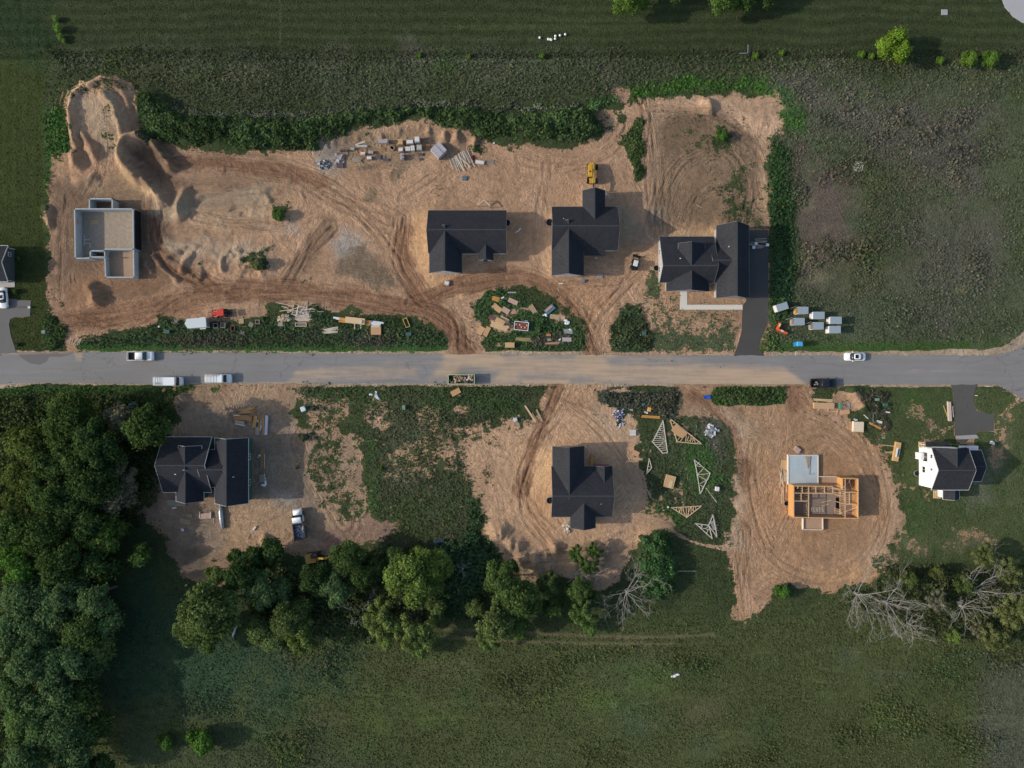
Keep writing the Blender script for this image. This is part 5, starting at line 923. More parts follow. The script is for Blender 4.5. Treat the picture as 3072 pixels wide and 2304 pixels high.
place(t,'Y6',1215,345,10,1.5)
# ---------------------------------------------------------------- stacks, sheets, boards and other loose things
def at(f, x, y, h, rot): p = W(f, x, y, h); return p[0], p[1], gz(p[0], p[1])
def solid(name, label, cat, f, x, y, w, d, rot, h, m, group=None, lift=0.0, bevel=.02, tilt=0.0):
    X, Y, g = at(f, x, y, h+lift, rot); s = SC(f); o = MB().box((0,0,h/2+lift), (w*s, d*s, h), 0, tilt).build(name, m, bevel=bevel)
    o.location = (X, Y, g+.02); o.rotation_euler = (0,0,R(rot)); excl(X, Y, w*s/2+.15, d*s/2+.15, R(rot)); return tag(o, label, cat, group)
def planks(name, label, cat, f, x, y, w, d, rot, h, m, group=None, n=None, jit=.12, fan=0.0, layers=2, seed=1, lift=0.0):
    """bundle of planks lying along its length"""
    X, Y, g = at(f, x, y, h+lift, rot); s = SC(f); L = w*s; D = d*s; rr = random.Random(seed+int(x)); n = n or max(3, int(D/.16)); b = MB()
    for l in range(layers):
        for i in range(n):
            yy_ = -D/2+(i+.5)*D/n; b.box((rr.uniform(-jit,jit)*L*.5, yy_, lift+h*(l+.5)/layers), (L*(1-rr.random()*jit), D/n*.86, h/layers*.9), rr.uniform(-fan, fan)+(fan*2.0*(i/n-.5) if fan else 0))
    o = b.build(name, m); o.location = (X, Y, g+.02); o.rotation_euler = (0,0,R(rot)); excl(X, Y, L/2+.15, D/2+.15, R(rot)); return tag(o, label, cat, group)
def board(f, x0, y0, x1, y1, m, label, group=None, w=.14, z=.06, name='board', cat='board'):
    p = W(f, x0, y0, z); q = W(f, x1, y1, z); c = ((p[0]+q[0])/2, (p[1]+q[1])/2); g = max(gz(*p), gz(*q), gz(*c)); L = math.hypot(q[0]-p[0], q[1]-p[1])
    o = MB().box((0,0,0), (L, w, .05)).build(name, m); o.location = (c[0], c[1], g+z+.03); o.rotation_euler = (0,0,math.atan2(q[1]-p[1], q[0]-p[0])); excl(c[0], c[1], L/2, w/2+.12, math.atan2(q[1]-p[1], q[0]-p[0])); return tag(o, label, cat, group)
def pallet(name, label, cat, f, x, y, w, d, rot, h, cargo, top=None, slat=None, group='pallets at the foot of the hedge bank'):
    X, Y, g = at(f, x, y, h+.14, rot); s = SC(f); L, D = w*s, d*s; t = thing(name, label, cat, (X, Y, g+.02), rot, group); b = MB()
    ns = max(4, int(L/.2))
    for i in range(ns): b.box((-L/2+(i+.5)*L/ns, 0, .12), (L/ns*.6, D, .03))
    for k in (-.42, 0, .42): b.box((0, D*k, .05), (L, .09, .09))
    b.build('pallet_base', slat or TANW(), t)
    if cargo is not None:
        b = MB(); nx = max(2, int(L/.32)); ny = max(2, int(D/.32)); rr = random.Random(int(x+y))
        for i in range(nx):
            for j in range(ny):
                hh = h*(1 if rr.random() > .12 else .8); b.box((-L*.47+(i+.5)*L*.94/nx, -D*.47+(j+.5)*D*.94/ny, .14+hh/2), (L*.94/nx*.94, D*.94/ny*.94, hh))
        b.build('block_stack', cargo, t)
    if top is not None: b = MB(); b.box((0,0,.16+h), (L*.8, D*.62, .04)); b.build('top_sheet', top, t)
    excl(X, Y, L/2+.2, D/2+.2, R(rot)); return t
BRG = mat('grey_brick', (.40,.35,.35), .9, .2, scale=5); BRW = mat('white_block', (.66,.65,.63), .8, .1, scale=4); BRP = mat('pinkish_brick', (.50,.36,.33), .9, .18, scale=5); BRD = mat('dark_brick', (.12,.10,.12), .9, .2, scale=5); BRO = mat('orange_slats', (.50,.25,.12), .85, .15); BLU = mat('blue_wrap', (.10,.20,.30), .5, .15)
LILAC = mat('mauve_weathered_boards', (.42,.36,.37), .85, .15, scale=3); SILV = mat('silver_wrap', (.55,.57,.62), .3, .2, metal=.3)
P_ = [('block_pallet','long pallet of mauve blocks with pale rims, in the upper row under the hedge bank','D1',1550,255,232,100,0,.8,LILAC,BRG),
 ('empty_pallet','orange slatted pallet below the long pallet of mauve blocks','D1',1535,435,125,82,0,0,None,None,BRO),
 ('block_pallet','square stack wrapped in tan board left of the big white-topped stack','D1',1925,265,112,125,3,1.0,PLY(),None),
 ('block_pallet','pinkish brick pallet under the tan-boarded stack','D1',1932,432,112,104,0,.8,BRP,BRW),('block_pallet','brown-grey brick pallet, lowest in the column under the tan-boarded stack','D1',1958,585,100,140,2,.9,BRG,None),
 ('block_pallet','small white block on slats in the middle of the pallet group','D1',1092,512,110,56,0,.6,BRW,None),('empty_pallet','orange slatted pallet directly under the small white block','D1',1096,566,118,50,0,0,None,None,BRO),
 ('block_pallet','grey brick pallet right of the small white block','D1',1268,488,116,66,0,.5,BRG,None),('block_pallet','low grey stack topped by a white slab above the plank bundle','D1',1232,612,118,84,2,.6,BRG,BRW),
 ('empty_pallet','orange slatted pallet below the pale grey beams','D1',1042,452,86,64,0,0,None,None,BRO),('empty_pallet','dark slatted pallet with brown bricks, left one of the dark pair','D1',1440,590,120,100,-12,.2,BRD,None,GREYW()),
 ('empty_pallet','dark slatted pallet, right one of the dark pair below the open crate','D1',1605,655,140,66,-5,.1,BRD,None,GREYW()),('block_pallet','small mauve brick stack left of the pale grey beams','D1',862,412,94,52,-3,.5,LILAC,None),
 ('block_pallet','dark wine-coloured board stack at the left of the pallets','D1',665,445,172,52,3,.5,mat('wine_boards',(.17,.10,.10),.85,.2),None),('empty_pallet','broken dark pallet in the wood scrap left of the plank bundle','D1',585,775,160,120,-2,.25,BRD,None,GREYW()),
 ('block_pallet','big stack with a broad white top, left of the tallest stack','D2',217,262,172,118,2,1.2,mat('olive_block',(.24,.23,.19),.85,.1),BRW),('block_pallet','tallest grey stack with an L-shaped white top','D2',378,205,122,150,2,1.5,BRG,BRW),
 ('block_pallet','white-topped pallet, left one of the close pair','D2',172,415,112,92,4,.7,BRW,None),('block_pallet','white-topped pallet, right one of the close pair','D2',277,398,92,118,5,.8,BRW,None),('block_pallet','dark grey pallet with one pale slab right of the white pair','D2',425,382,124,124,0,.9,BRG,mat('olive_slab',(.45,.44,.38),.8)),
 ('empty_pallet','orange slatted pallet on bare ground right of the dark grey pallet','D2',615,372,96,112,-3,0,None,None,BRO),('empty_pallet','small dark pallet below the dark grey stack','D2',450,535,106,60,-3,.15,BRD,None,GREYW()),('empty_pallet','lowest small dark pallet under the stacks','D2',472,645,106,50,0,0,None,None,BRD),
 ('empty_pallet','pallet with red and grey bricks right of the pole heap','D2',1765,712,220,100,-8,.2,BRP,BRW,GREYW()),('empty_pallet','weathered grey pallet furthest right in the pallet row','D2',1985,705,190,90,0,0,None,None,GREYW()),
 ('empty_pallet','new pine pallet between the red tractor and the scrap heap','D5',1495,335,76,74,3,0,None,None,PINE()),('empty_pallet','tilted old pallet right of the new pine pallet','D5',1648,390,72,70,-28,0,None,None,GREYW()),
 ('block_pallet','small pale pallet with blocks beside the debris heap at the sandy lot','E1',438,708,104,104,0,.3,BRW,None),('block_pallet','small brick pallet above the pale blue slab','E3',447,57,120,86,-38,.5,BRP,None)]
for q in P_: pallet(q[0], q[1], 'pallet', *q[2:9], q[9], top=q[10] if len(q) > 10 else None, slat=q[11] if len(q) > 11 else None)
planks('board_bundle','pale double beam lying aslant at the top of the pallet group','lumber','D1',1040,300,235,36,20,.25,PALE(),n=2,layers=1,jit=.02)
planks('board_bundle','long pale grey beams above the orange slatted pallets','lumber','D1',1075,362,245,38,-1,.3,mat('pale_grey_beam',(.5,.52,.53),.7,.1),n=3,layers=1,jit=.04)
planks('board_bundle','loose bundle of grey planks below the pallets','lumber','D1',968,655,230,96,-6,.35,GREYW(),n=6,fan=5,jit=.2)
planks('plank','single plank leaning off the long mauve pallet','plank','D1',1372,292,140,22,40,.08,GREYW(),n=1,layers=1)
for (x,y,l) in ((1487,345,'left of the two posts under the mauve pallet'),(1603,340,'right of the two posts under the mauve pallet')): solid('short_post','short pale post, '+l,'post','D1',x,y,18,62,0,.12,PALE())
for i,(a,b_,c,d) in enumerate(((862,520,855,600),(960,430,958,515),(1162,395,1160,480),(604,480,612,560),(745,470,752,555),(800,650,850,600),(1570,550,1566,620),(700,430,760,440))): board('D1',a,b_,c,d,TANW(),'short loose board among the pallets','loose boards among the pallets')
# open crate
def crate(label, f, x, y, w, d, rot, h, m, inside):
    X, Y, g = at(f, x, y, h, rot); s = SC(f); L, D = w*s, d*s; t = thing('open_crate', label, 'crate', (X, Y, g), rot); b = MB()
    for k in (-1,1): b.box((k*(L/2-.05),0,h/2),(.1,D-.2,h)); b.box((0,k*(D/2-.05),h/2),(L,.1,h))
    b.build('side_boards', m, t); MB().box((0,0,.06),(L-.2,D-.2,.08)).build('floor', inside, t); excl(X, Y, L/2+.2, D/2+.2, R(rot)); return t
DKF = mat('dark_crate_floor',(.035,.028,.025),.95)
crate('open diamond-set crate with a dark inside among the pallets','D1',1745,395,100,88,-38,.5,TANW(),DKF); crate('yellow-rimmed open frame box in the weeds near the first site entrance','D4',2101,412,70,150,22,.5,mat('yellow_rim',(.62,.5,.16),.7),mat('brown_fill',(.1,.06,.04),.9))
crate('open dark crate nearest the white trailer','D5',1085,405,74,78,0,.6,GREYW(),DKF); crate('open crate with white hoses, second from the white trailer','D5',1200,398,78,80,-5,.6,GREYW(),mat('hose_fill',(.3,.33,.3),.8)); crate('narrow open crate below the row by the red tractor','D5',1356,448,62,84,0,.6,mat('rust_crate',(.2,.1,.1),.9),DKF); crate('square open frame crate right of the tilted pallet','D5',1750,346,72,66,0,.4,GREYW(),mat('brown_grass',(.16,.13,.08),.9))
crate('boarded frame pit under the large scrap heap','D4',434,440,178,60,0,.3,PALE(),mat('scrap_fill',(.2,.17,.14),.9))
# big wrapped bundles and pole pile
for (x,y,w,d,l) in ((905,395,125,245,'right'),(812,475,150,262,'left')):
    X,Y,g = at('D2',x,y,1.5,0); s = SC('D2'); t = thing('wrapped_roof_stack', l+' one of the two large grey wrapped stacks set aslant','stack',(X,Y,g+.02),43,'grey wrapped stacks'); L,D = w*s,d*s; b = MB()
    for i in range(5): b.box((-L/2+(i+.5)*L/5,0,.75+.02*i),(L/5*.93,D,1.4+.04*i))
    b.build('wrapped_bundle', mat('grey_violet_wrap',(.44,.42,.46),.6,.14,scale=2), t); b = MB()
    for k in (-.3,0,.3): b.box((0,D*k,1.56),(L+.04,.08,.03))
    b.build('strap', mat('pale_strap',(.6,.58,.6),.6), t); excl(X,Y,L/2+.2,D/2+.2,R(43))
rr = random.Random(9)
for i in range(26):
    x0 = 1090+i*17+rr.uniform(-10,10); y0 = 640-i*9+rr.uniform(-30,40); L = rr.uniform(230,400); a = R(66+rr.uniform(-8,6)); board('D2',x0,y0,x0+L*math.cos(a),y0+L*math.sin(a),PALE() if rr.random() < .6 else GREYW(),'weathered pole in the loose pile below the hedge bank','poles in the loose pile',w=.15,z=.08+.03*(i%5),name='pole',cat='pole')
board('D2',1290,570,1560,820,PALE(),'pale pole lying across the top of the pole pile',None,w=.18,z=.42,name='pole',cat='pole')
def heap(name, label, cat, f, x, y, rx, ry, h, mats, n, seed, smin=.15, smax=.8, flat=.3):
    X, Y, g = at(f, x, y, h, 0); s = SC(f); rr = random.Random(seed); t = thing(name, label, cat, (X, Y, g))
    for k, (nm, m) in enumerate(mats):
        b = MB()
        for _ in range(n):
            a = rr.uniform(0, 6.28); q = math.sqrt(rr.random()); u = q*rx*s*math.cos(a); v = q*ry*s*math.sin(a)
            b.box((u, v, h*(1-q*q)*rr.uniform(.3,1)+.05), (rr.uniform(smin,smax), rr.uniform(smin*.5,smax*.45), rr.uniform(.04,flat)), rr.uniform(0,180), rr.uniform(-30,30), rr.uniform(-25,25))
        b.build(nm, m, t)
    excl(X, Y, rx*s, ry*s); return t
WS = mat('white_scrap',(.7,.7,.7),.7)
heap('debris_heap','silvery heap of metal and plastic scrap at the left end of the pallets','debris','D1',200,740,150,110,.9,[('metal_scrap',SILV),('plastic_scrap',WS),('dark_scrap',DARKM()),('blue_scrap',BLU)],26,11,.1,.5)
heap('debris_heap','heap of broken boards between the silvery heap and the plank bundle','debris','D1',545,620,120,90,.7,[('broken_boards',GREYW()),('mauve_boards',LILAC)],26,12,.3,1.4,.1)
heap('brick_heap','dark red brick heap right of the pole pile','bricks','D2',1595,610,55,70,.6,[('bricks',mat('dark_red_brick',(.22,.05,.045),.85,.2))],60,13,.15,.35,.12)
solid('square_tarp','flat blue-grey square tarp lying below the pole pile','tarp','D2',1427,1063,98,96,-4,.3,mat('blue_grey_plastic',(.09,.16,.21),.5,.12)); solid('white_rock','small white rock at the edge of the hedge','rock','D2',2082,290,42,32,-30,.3,WS,bevel=.1)
# roadside lumber
for i,(x0,y0,x1,y1) in enumerate(((948,330,1300,370),(990,345,1330,392),(1440,380,1745,418),(1450,400,1700,440),(1470,420,1675,455))): board('D4',x0,y0,x1,y1,mat('white_wrapped_beam',(.66,.71,.76),.5,.05),'white-wrapped beam in the long roadside stack','white-wrapped roadside beams',w=.42,z=.25+.1*(i%2),name='beam',cat='beam')
planks('engineered_beam_stack','orange engineered beams at the left of the roadside stack','lumber','D4',1090,370,110,80,-8,.5,ORG(),n=3); planks('engineered_beam_stack','orange engineered beams at the right of the roadside stack','lumber','D4',1462,408,150,80,-9,.5,ORG(),n=3)
solid('plywood_stack','long tan plywood stack on top of the orange beams','plywood','D4',1290,378,305,96,-6,.45,PINE(),lift=.5); solid('offcut_box','small pale offcut on the tan plywood stack','offcut','D4',1385,393,50,34,75,.2,PALE(),lift=.95)
solid('board_stack','square stack of strand boards at the right end of the roadside lumber','strand boards','D4',1622,528,158,146,0,.7,OSB()); planks('plank','pale plank across the square strand board stack','plank','D4',1610,470,150,30,0,.1,PALE(),n=2,layers=1,lift=.72)
for x,l in ((1285,'left'),(1382,'right')): solid('short_post',l+' post under the tan plywood stack','post','D4',x,470,16,90,0,.15,PALE())
planks('board_bundle','fan of pale boards in the weeds left of the roadside lumber','lumber','D4',905,535,235,84,8,.3,PALE(),n=9,fan=5,jit=.25)
rr = random.Random(21)
for i in range(44):
    a = R(rr.choice([rr.uniform(-20,25),rr.uniform(-12,12),rr.uniform(50,110)])); L = rr.uniform(90,260); cx = rr.gauss(470,75); cy = rr.gauss(240,45)
    if i > 24: a = R(rr.uniform(-6,12)); cx = 450+rr.uniform(-20,50); cy = 280+5*(i-24); L = rr.uniform(180,250)
    u, v = L/2*math.cos(a), -L/2*math.sin(a); board('D4',cx-u,cy-v,cx+u,cy+v,PALE() if rr.random() < .7 else LILAC,'weathered board in the large scrap heap beside the road','scrap boards in the large roadside heap',z=.08+.035*(i%12))
for (x0,y0,x1,y1) in ((60,95,330,155),(130,150,240,185),(100,230,320,200),(220,255,330,215),(320,120,300,280),(540,80,540,160),(690,235,800,240)): board('D4',x0,y0,x1,y1,PALE(),'long stray board sticking out of the large scrap heap','scrap boards in the large roadside heap')
heap('scrap_wood_heap','small heap of scrap wood left of the large roadside heap','debris','D4',160,345,110,55,.5,[('scrap_boards',PALE()),('brown_scrap',TANW())],26,22,.3,1.1,.1); solid('plywood_sheet','square tan sheet under the small scrap heap','sheet','D4',110,435,78,62,0,.15,GREYW())
def util_box(label, f, x, y, w, d, rot, m=None):
    X, Y, g = at(f,x,y,.7,rot); s = SC(f); t = thing('utility_box', label, 'utility box', (X,Y,g), rot, 'green utility boxes'); MB().rbox(0,0,0,.7,w*s,d*s,.06).build('cabinet', m or mat('utility_green',(.055,.12,.10),.6,.1), t); MB().rbox(0,0,.7,.78,w*s+.06,d*s+.06,.08).build('lid', m or mat('utility_green',(.055,.12,.10),.6,.1), t); excl(X,Y,.7,.7)
util_box('green utility box in the weeds below the yellow-rimmed frame','D4',2138,590,86,50,0); util_box('green utility box left of the white trailer','D5',325,500,72,56,0); util_box('green utility box on the lawn edge at far left','E6',597,1362,48,44,0,mat('pale_utility_green',(.16,.27,.22),.6,.1)); util_box('pale green utility box in the middle of the grassy lot','Y2',1277,283,22,36,0,mat('pale_utility_green',(.16,.27,.22),.6,.1)); util_box('dark utility box in the weeds above the left woods','Y1',1110,306,50,28,0); util_box('dark green box upright in the weeds above the left woods','Y1',1077,322,24,34,-8)
util_box('pale green box in dark brush right of the sand pile','E4',1480,388,70,50,0,mat('pale_utility_green',(.16,.27,.22),.6,.1)); util_box('dark green box in brush near the framed house','E4',1640,495,95,62,-4); util_box('dark box in the weeds left of the patchy lawn','Z7',1197,1215,32,36,0); util_box('dark green box in the brush above the orange beams','E1',615,235,50,40,0)
def post(label, f, x, y, h=.9, m=None, r=.06, name='marker_post', cat='post', group='small white posts'):
    X,Y,g = at(f,x,y,h,0); o = MB().cyl((0,0,h/2),r,h,8).build(name, m or WS); o.location = (X,Y,g); tag(o,label,cat,group); excl(X,Y,.3,.3)
post('white post in the weeds beside the green utility box by the frame box','D4',2047,610); post('white post left of the white trailer','D5',190,420,r=.2,h=.5); post('tiny white post by the trailer-side utility box','D5',260,512); post('white post beside the lawn-edge utility box','E6',658,1362); post('pale round post top at the left truss tip','E2',665,905,r=.22,h=.4); post('white marker in weeds right of the second entrance','Z7',1167,1230); post('white post in the turning-bay grass','E5',1160,156)
# boards near the first road edge
for (x0,y0,x1,y1) in ((605,1310,650,1260),(640,1315,662,1262),(655,1310,674,1258),(575,1300,590,1258),(596,1296,606,1256)): board('Z5',x0,y0,x1,y1,PALE(),'thin pale board lying at the corner of the first lot','thin boards at the lot corner',w=.1)
for (x0,y0,x1,y1) in ((572,720,578,800),(606,715,610,800)): board('Z5',x0,y0,x1,y1,GREYW(),'thin stick in the dirt below the basement walls','sticks below the basement walls',w=.09)
# island between the entrances
def sheet(label, f, x, y, w, d, rot, m=None, h=.06, name='sheet', lift=0.0, cat='sheet'): return solid(name, label, cat, f, x, y, w, d, rot, h, m or OSB(), bevel=.005, lift=lift)
sheet('tan sheet lying aslant at the upper left of the island','D3',525,415,205,105,-40,PLY(),.15); sheet('pinkish sheet overlapping the aslant tan sheet on the island','D3',697,462,150,100,-30,mat('pinkish_board',(.5,.34,.27),.8,.12),.25); sheet('grey-pink sheet under the grey plank row at the top of the island','D3',838,288,195,88,-24,mat('pinkish_board',(.5,.34,.27),.8,.12),.2)
solid('plywood_stack','tan plywood stack, upper one of the island pair','plywood','D3',668,645,180,95,-28,.5,PINE()); solid('plywood_stack','tan plywood stack lying on the long lumber, lower one of the island pair','plywood','D3',588,675,190,92,-28,.75,PLY(),lift=.3)
planks('lumber_bundle','long striped lumber bundle in the island','lumber','D3',572,768,370,112,-16,.45,PINE(),n=7,jit=.12); planks('lumber_bundle','dark wine-coloured boards behind the island lumber','lumber','D3',435,608,150,80,-18,.2,mat('wine_boards',(.17,.10,.10),.85,.2),n=4)
sheet('tan sheet at the lower left of the island, left one of two','D3',212,855,165,112,58,PLY(),.2); sheet('tan sheet at the lower left of the island, right one of two','D3',328,872,190,92,64,OSB(),.2)
planks('orange_beams','orange beams at the top left of the island','lumber','D3',500,236,150,90,-17,.3,ORG(),n=3,fan=2); planks('plank_row','grey-pink plank row at the top of the island','lumber','D3',820,112,178,26,1,.1,LILAC,n=2,layers=1)
planks('lumber_bundle','three planks lying aslant on the island dirt','lumber','D3',1222,432,190,96,-58,.15,TANW(),n=4,layers=1); solid('tarped_stack','stack under a dark blue tarp on the island','stack','D3',1560,440,205,110,40,.35,BLU); planks('plank','pinkish plank on the blue-tarped stack','plank','D3',1535,430,180,50,40,.1,mat('pinkish_board',(.5,.34,.27),.8,.12),n=2,layers=1,lift=.4)
sheet('brown sheet at the right side of the island','D3',1655,590,190,92,-7,TANW(),.12); sheet('small faded sheet right of the brown sheet','D3',1812,602,92,70,-4,mat('pinkish_board',(.5,.34,.27),.8,.12),.05)
solid('plywood_box','bright tan plywood box by the road on the island','box','D3',776,1138,184,98,-1,.9,PLY()); sheet('mauve board near the lower right of the island','D3',1890,1032,178,80,-1,LILAC,.15)
planks('board_bundle','olive boards half sunk in the island weeds','lumber','D3',1040,1030,330,70,-4,.15,mat('olive_boards',(.35,.27,.14),.9,.15),n=4,layers=1,fan=2); planks('board_bundle','orange-brown boards low on the island','lumber','D3',1600,1105,310,40,2,.12,mat('rust_boards',(.48,.27,.18),.85),n=3,layers=1,fan=3)
solid('orange_scrap','small orange scrap piece on the island','scrap','D3',1533,942,88,44,-4,.2,mat('orange_scrap_m',(.5,.2,.08),.8)); solid('grey_tarp','flat grey tarp on the island','tarp','D3',1912,872,180,90,-4,.1,mat('grey_tarp_m',(.27,.3,.3),.7)); solid('grey_board','small grey board over the orange-brown island boards','board','D3',1540,1032,84,48,5,.1,GREYW())
def crumple(label, f, x, y, pts, h, m, name='plastic_wrap', cat='plastic sheet'):
    """crumpled sheet: a jittered thick patch"""
    X, Y, g = at(f, x, y, h/2, 0); s = SC(f); rr = random.Random(int(x*7+y)); b = MB()
    for i in range(len(pts)-1):
        (x0,y0,w0),(x1,y1,w1) = pts[i], pts[i+1]
        for k in range(4):
            u = (k+.5)/4; px, py = x0+(x1-x0)*u, y0+(y1-y0)*u; w_ = w0+(w1-w0)*u; b.box((px*s, -py*s, h*.4+rr.uniform(0,h*.4)), (w_*s*rr.uniform(.8,1.2), w_*s*rr.uniform(.7,1.1), h*.3), rr.uniform(0,90), rr.uniform(-25,25), rr.uniform(-25,25))
    o = b.build(name, m); o.location = (X, Y, g); excl(X, Y, .6, .6); return tag(o, label, cat)
WP = mat('white_plastic',(.72,.76,.8),.4,.06)
crumple('white hooked plastic piece at the right of the island','D3',1885,695,[(-40,-40,40),(40,0,50),(20,30,40),(-40,20,30)],.4,WP); crumple('white plastic scrap on the grey tarp','D3',1952,838,[(-15,-10,30),(20,10,34)],.3,WP); crumple('white scraps by the blue-tarped stack','D3',1462,552,[(-40,10,26),(10,-10,36),(30,20,30)],.3,WP); crumple('white plastic left of the mauve board','D3',1752,1032,[(-20,10,24),(15,-10,26)],.2,WP); crumple('white scrap in the bushes at the top of the island','D3',640,215,[(-30,10,26),(20,-10,30)],.2,WP)
t = thing('utility_trailer','open white-walled trailer loaded with rust-red blocks on the island','trailer'); b = MB()
for s in (-1,1): b.box((0,s*.92,.75),(3.2,.12,.55)); b.box((s*1.55,0,.75),(.12,1.75,.54))
b.build('side_walls', WHITE(), t, bevel=.03); MB().box((0,0,.5),(3.0,1.7,.08)).build('floor', DARKM(), t); b = MB(); rr = random.Random(4)
for i in range(8):
    for j in range(3): b.box((-1.25+i*.36,-.5+j*.5,.68),(.3,.4,.3),rr.uniform(-6,6))
b.build('red_blocks', mat('rust_red_blocks',(.32,.10,.06),.85,.2), t); b = MB()
for i in (0,2,3,5,6): b.box((-1.2+i*.4,.25-.5*(i%2),.86),(.2,.3,.06))
b.build('white_scraps', WS, t); wheels(t,(-.2,.5),.98,.3,.16); b = MB(); b.beam((-1.6,.4,.5),(-2.3,.7,.5),.08,.1); b.build('hitch', STEEL(), t); place(t,'D3',1003,768,-6,.9); solid('metal_tray','small grey-blue tray above the white-walled trailer','tray','D3',1092,680,74,44,-8,.3,mat('pale_blue_grey',(.35,.42,.48),.6))
# white sheds in the right field
SHW = mat('shed_white',(.74,.73,.72),.6,.05); SHR = mat('shed_roof_sheet',(.33,.39,.44),.45,.07)
for i,(x,y,rot,kind,l) in enumerate(((525,1022,18,'closed','turned shed at the left end of the shed group'),(784,1068,0,'yellow','shed with an open flap and yellow inside'),(990,1132,0,'closed','closed shed in the middle of the upper row'),(1208,1195,0,'closed','upper shed at the right end of the group'),(737,1210,0,'open','shed with an open dark front nearest the orange banner'),(978,1265,0,'open','shed with a tan box showing in its open front'),(1196,1312,0,'closed','lowest right shed of the group'))):
    X, Y = W('D6',x+14,y,2.0); t = thing('portable_shed', 'small white '+l, 'shed', (X,Y,gz(X,Y)), rot, 'small white sheds in the field'); L, D, H = 2.5, 1.5, 2.1
    b = MB(); b.prism([(-L/2,-D/2),(L/2,-D/2),(L/2,D/2),(-L/2,D/2)],.1,H-.15) if kind == 'closed' else None
    if kind != 'closed': b.box((.1,D/2-.04,1.05),(L-.2,.08,1.9)); b.box((.1,-D/2+.04,1.05),(L-.2,.08,1.9)); b.box((L/2-.04,0,1.04),(.08,D-.16,1.88)); b.box((0,0,.14),(L,D-.17,.08))
    b.build('wall', SHW, t)
    b = MB(); x0 = -L/2-.03 if kind == 'closed' else -L/2+.25
    vs = [(x0,-D/2-.06,H),(L/2+.06,-D/2-.06,H-.1),(L/2+.06,D/2+.06,H-.1),(x0,D/2+.06,H)]; b.add(vs+[(v[0],v[1],v[2]-.06) for v in vs],[(0,1,2,3),(7,6,5,4),(0,4,5,1),(1,5,6,2),(2,6,7,3),(3,7,4,0)]); b.build('roof', SHR, t)
    if kind == 'closed': MB().box((-L/2-.03,0,1.05),(.06,D*.8,1.75)).build('door', WS, t)
    else:
        b = MB(); b.box((-L/2-.55,D/2-.02,1.0),(1.1,.05,1.7),20); b.build('door', SHR, t); MB().box((-L/2+.4,0,.6),(.7,D*.8,.9)).build('contents', mat('yellow_tan_goods',(.5,.32,.10),.8) if kind == 'yellow' else GREYW(), t)
    excl(X,Y,1.7,1.1,R(rot))
def wallpanel(b, p, q, h, th): b.beam((p[0],p[1],h/2),(q[0],q[1],h/2),th,h)
X, Y = W('D6',530,1290); t = thing('banner_sign','V-shaped orange and white banner stand in the weeds near the sheds','banner',(X,Y,gz(X,Y))); OB = mat('orange_banner',(.66,.12,.03),.6,.1)
p0 = W('D6',515,1225,1); p1 = W('D6',487,1308,1); p2 = W('D6',608,1362,1)
for a_, b_ in ((p0,p1),(p1,p2)):
    b = MB(); wallpanel(b,(a_[0]-X,a_[1]-Y),(b_[0]-X,b_[1]-Y),1.2,.35); b.build('panel', OB, t, bevel=.05); b = MB(); m_ = ((a_[0]*.6+b_[0]*.4)-X,(a_[1]*.6+b_[1]*.4)-Y); b.box((m_[0],m_[1],1.22),(.6,.3,.03),60 if a_ is p0 else -25); b.build('white_lettering_patch', WS, t)
excl(X,Y,1.4,1.4)
def toilet(label, f, x, y, m, rm, w=1.15, rot=0, d=None):
    X, Y = W(f,x,y,2.2); t = thing('portable_toilet', label, 'portable toilet', (X,Y,gz(X,Y)), rot); d = d or w; MB().rbox(0,0,.05,2.1,w,d,.06).build('cabin', m, t); MB().rbox(0,0,2.1,2.28,w+.1,d+.1,.15,.1).build('roof', rm, t); MB().box((0,-d/2-.02,1.05),(.62,.04,1.8)).build('door', m, t); MB().cyl((.35,.35,2.3),.06,.3,8).build('vent_pipe', BLK(), t); excl(X,Y,1,1)
BLP = mat('blue_toilet_plastic',(.02,.22,.55),.4,.08); toilet('blue portable toilet in the roadside weeds by the sheds','D6',765,1495,BLP,mat('light_blue_roof',(.08,.38,.72),.4,.2),1.25,0,.95); toilet('white-roofed portable toilet in the grass beyond the lumber piles','D7',1278,198,mat('dark_teal_cabin',(.03,.10,.13),.5),mat('bluish_white_roof',(.62,.7,.75),.4,.05),1.0,20)
# driveway boards and buckets
for i,(x0,y0,x1,y1) in enumerate(((190,160,340,152),(195,180,345,184),(140,200,330,200),(115,215,330,250),(120,228,300,262),(190,270,280,270),(230,200,345,190))): board('D6',x0,y0,x1,y1,GREYW(),'grey board in the pile on the black driveway','boards on the black driveway',w=.2,z=.1+.05*i)
for (x,y,l) in ((208,214,'large white bucket on the driveway boards'),(178,263,'white bucket nearest the garage'),(355,230,'white bucket at the driveway edge by the weeds')): solid('bucket',l,'bucket','D6',x,y,36,34,-8,.5,WP,bevel=.05,lift=.3)
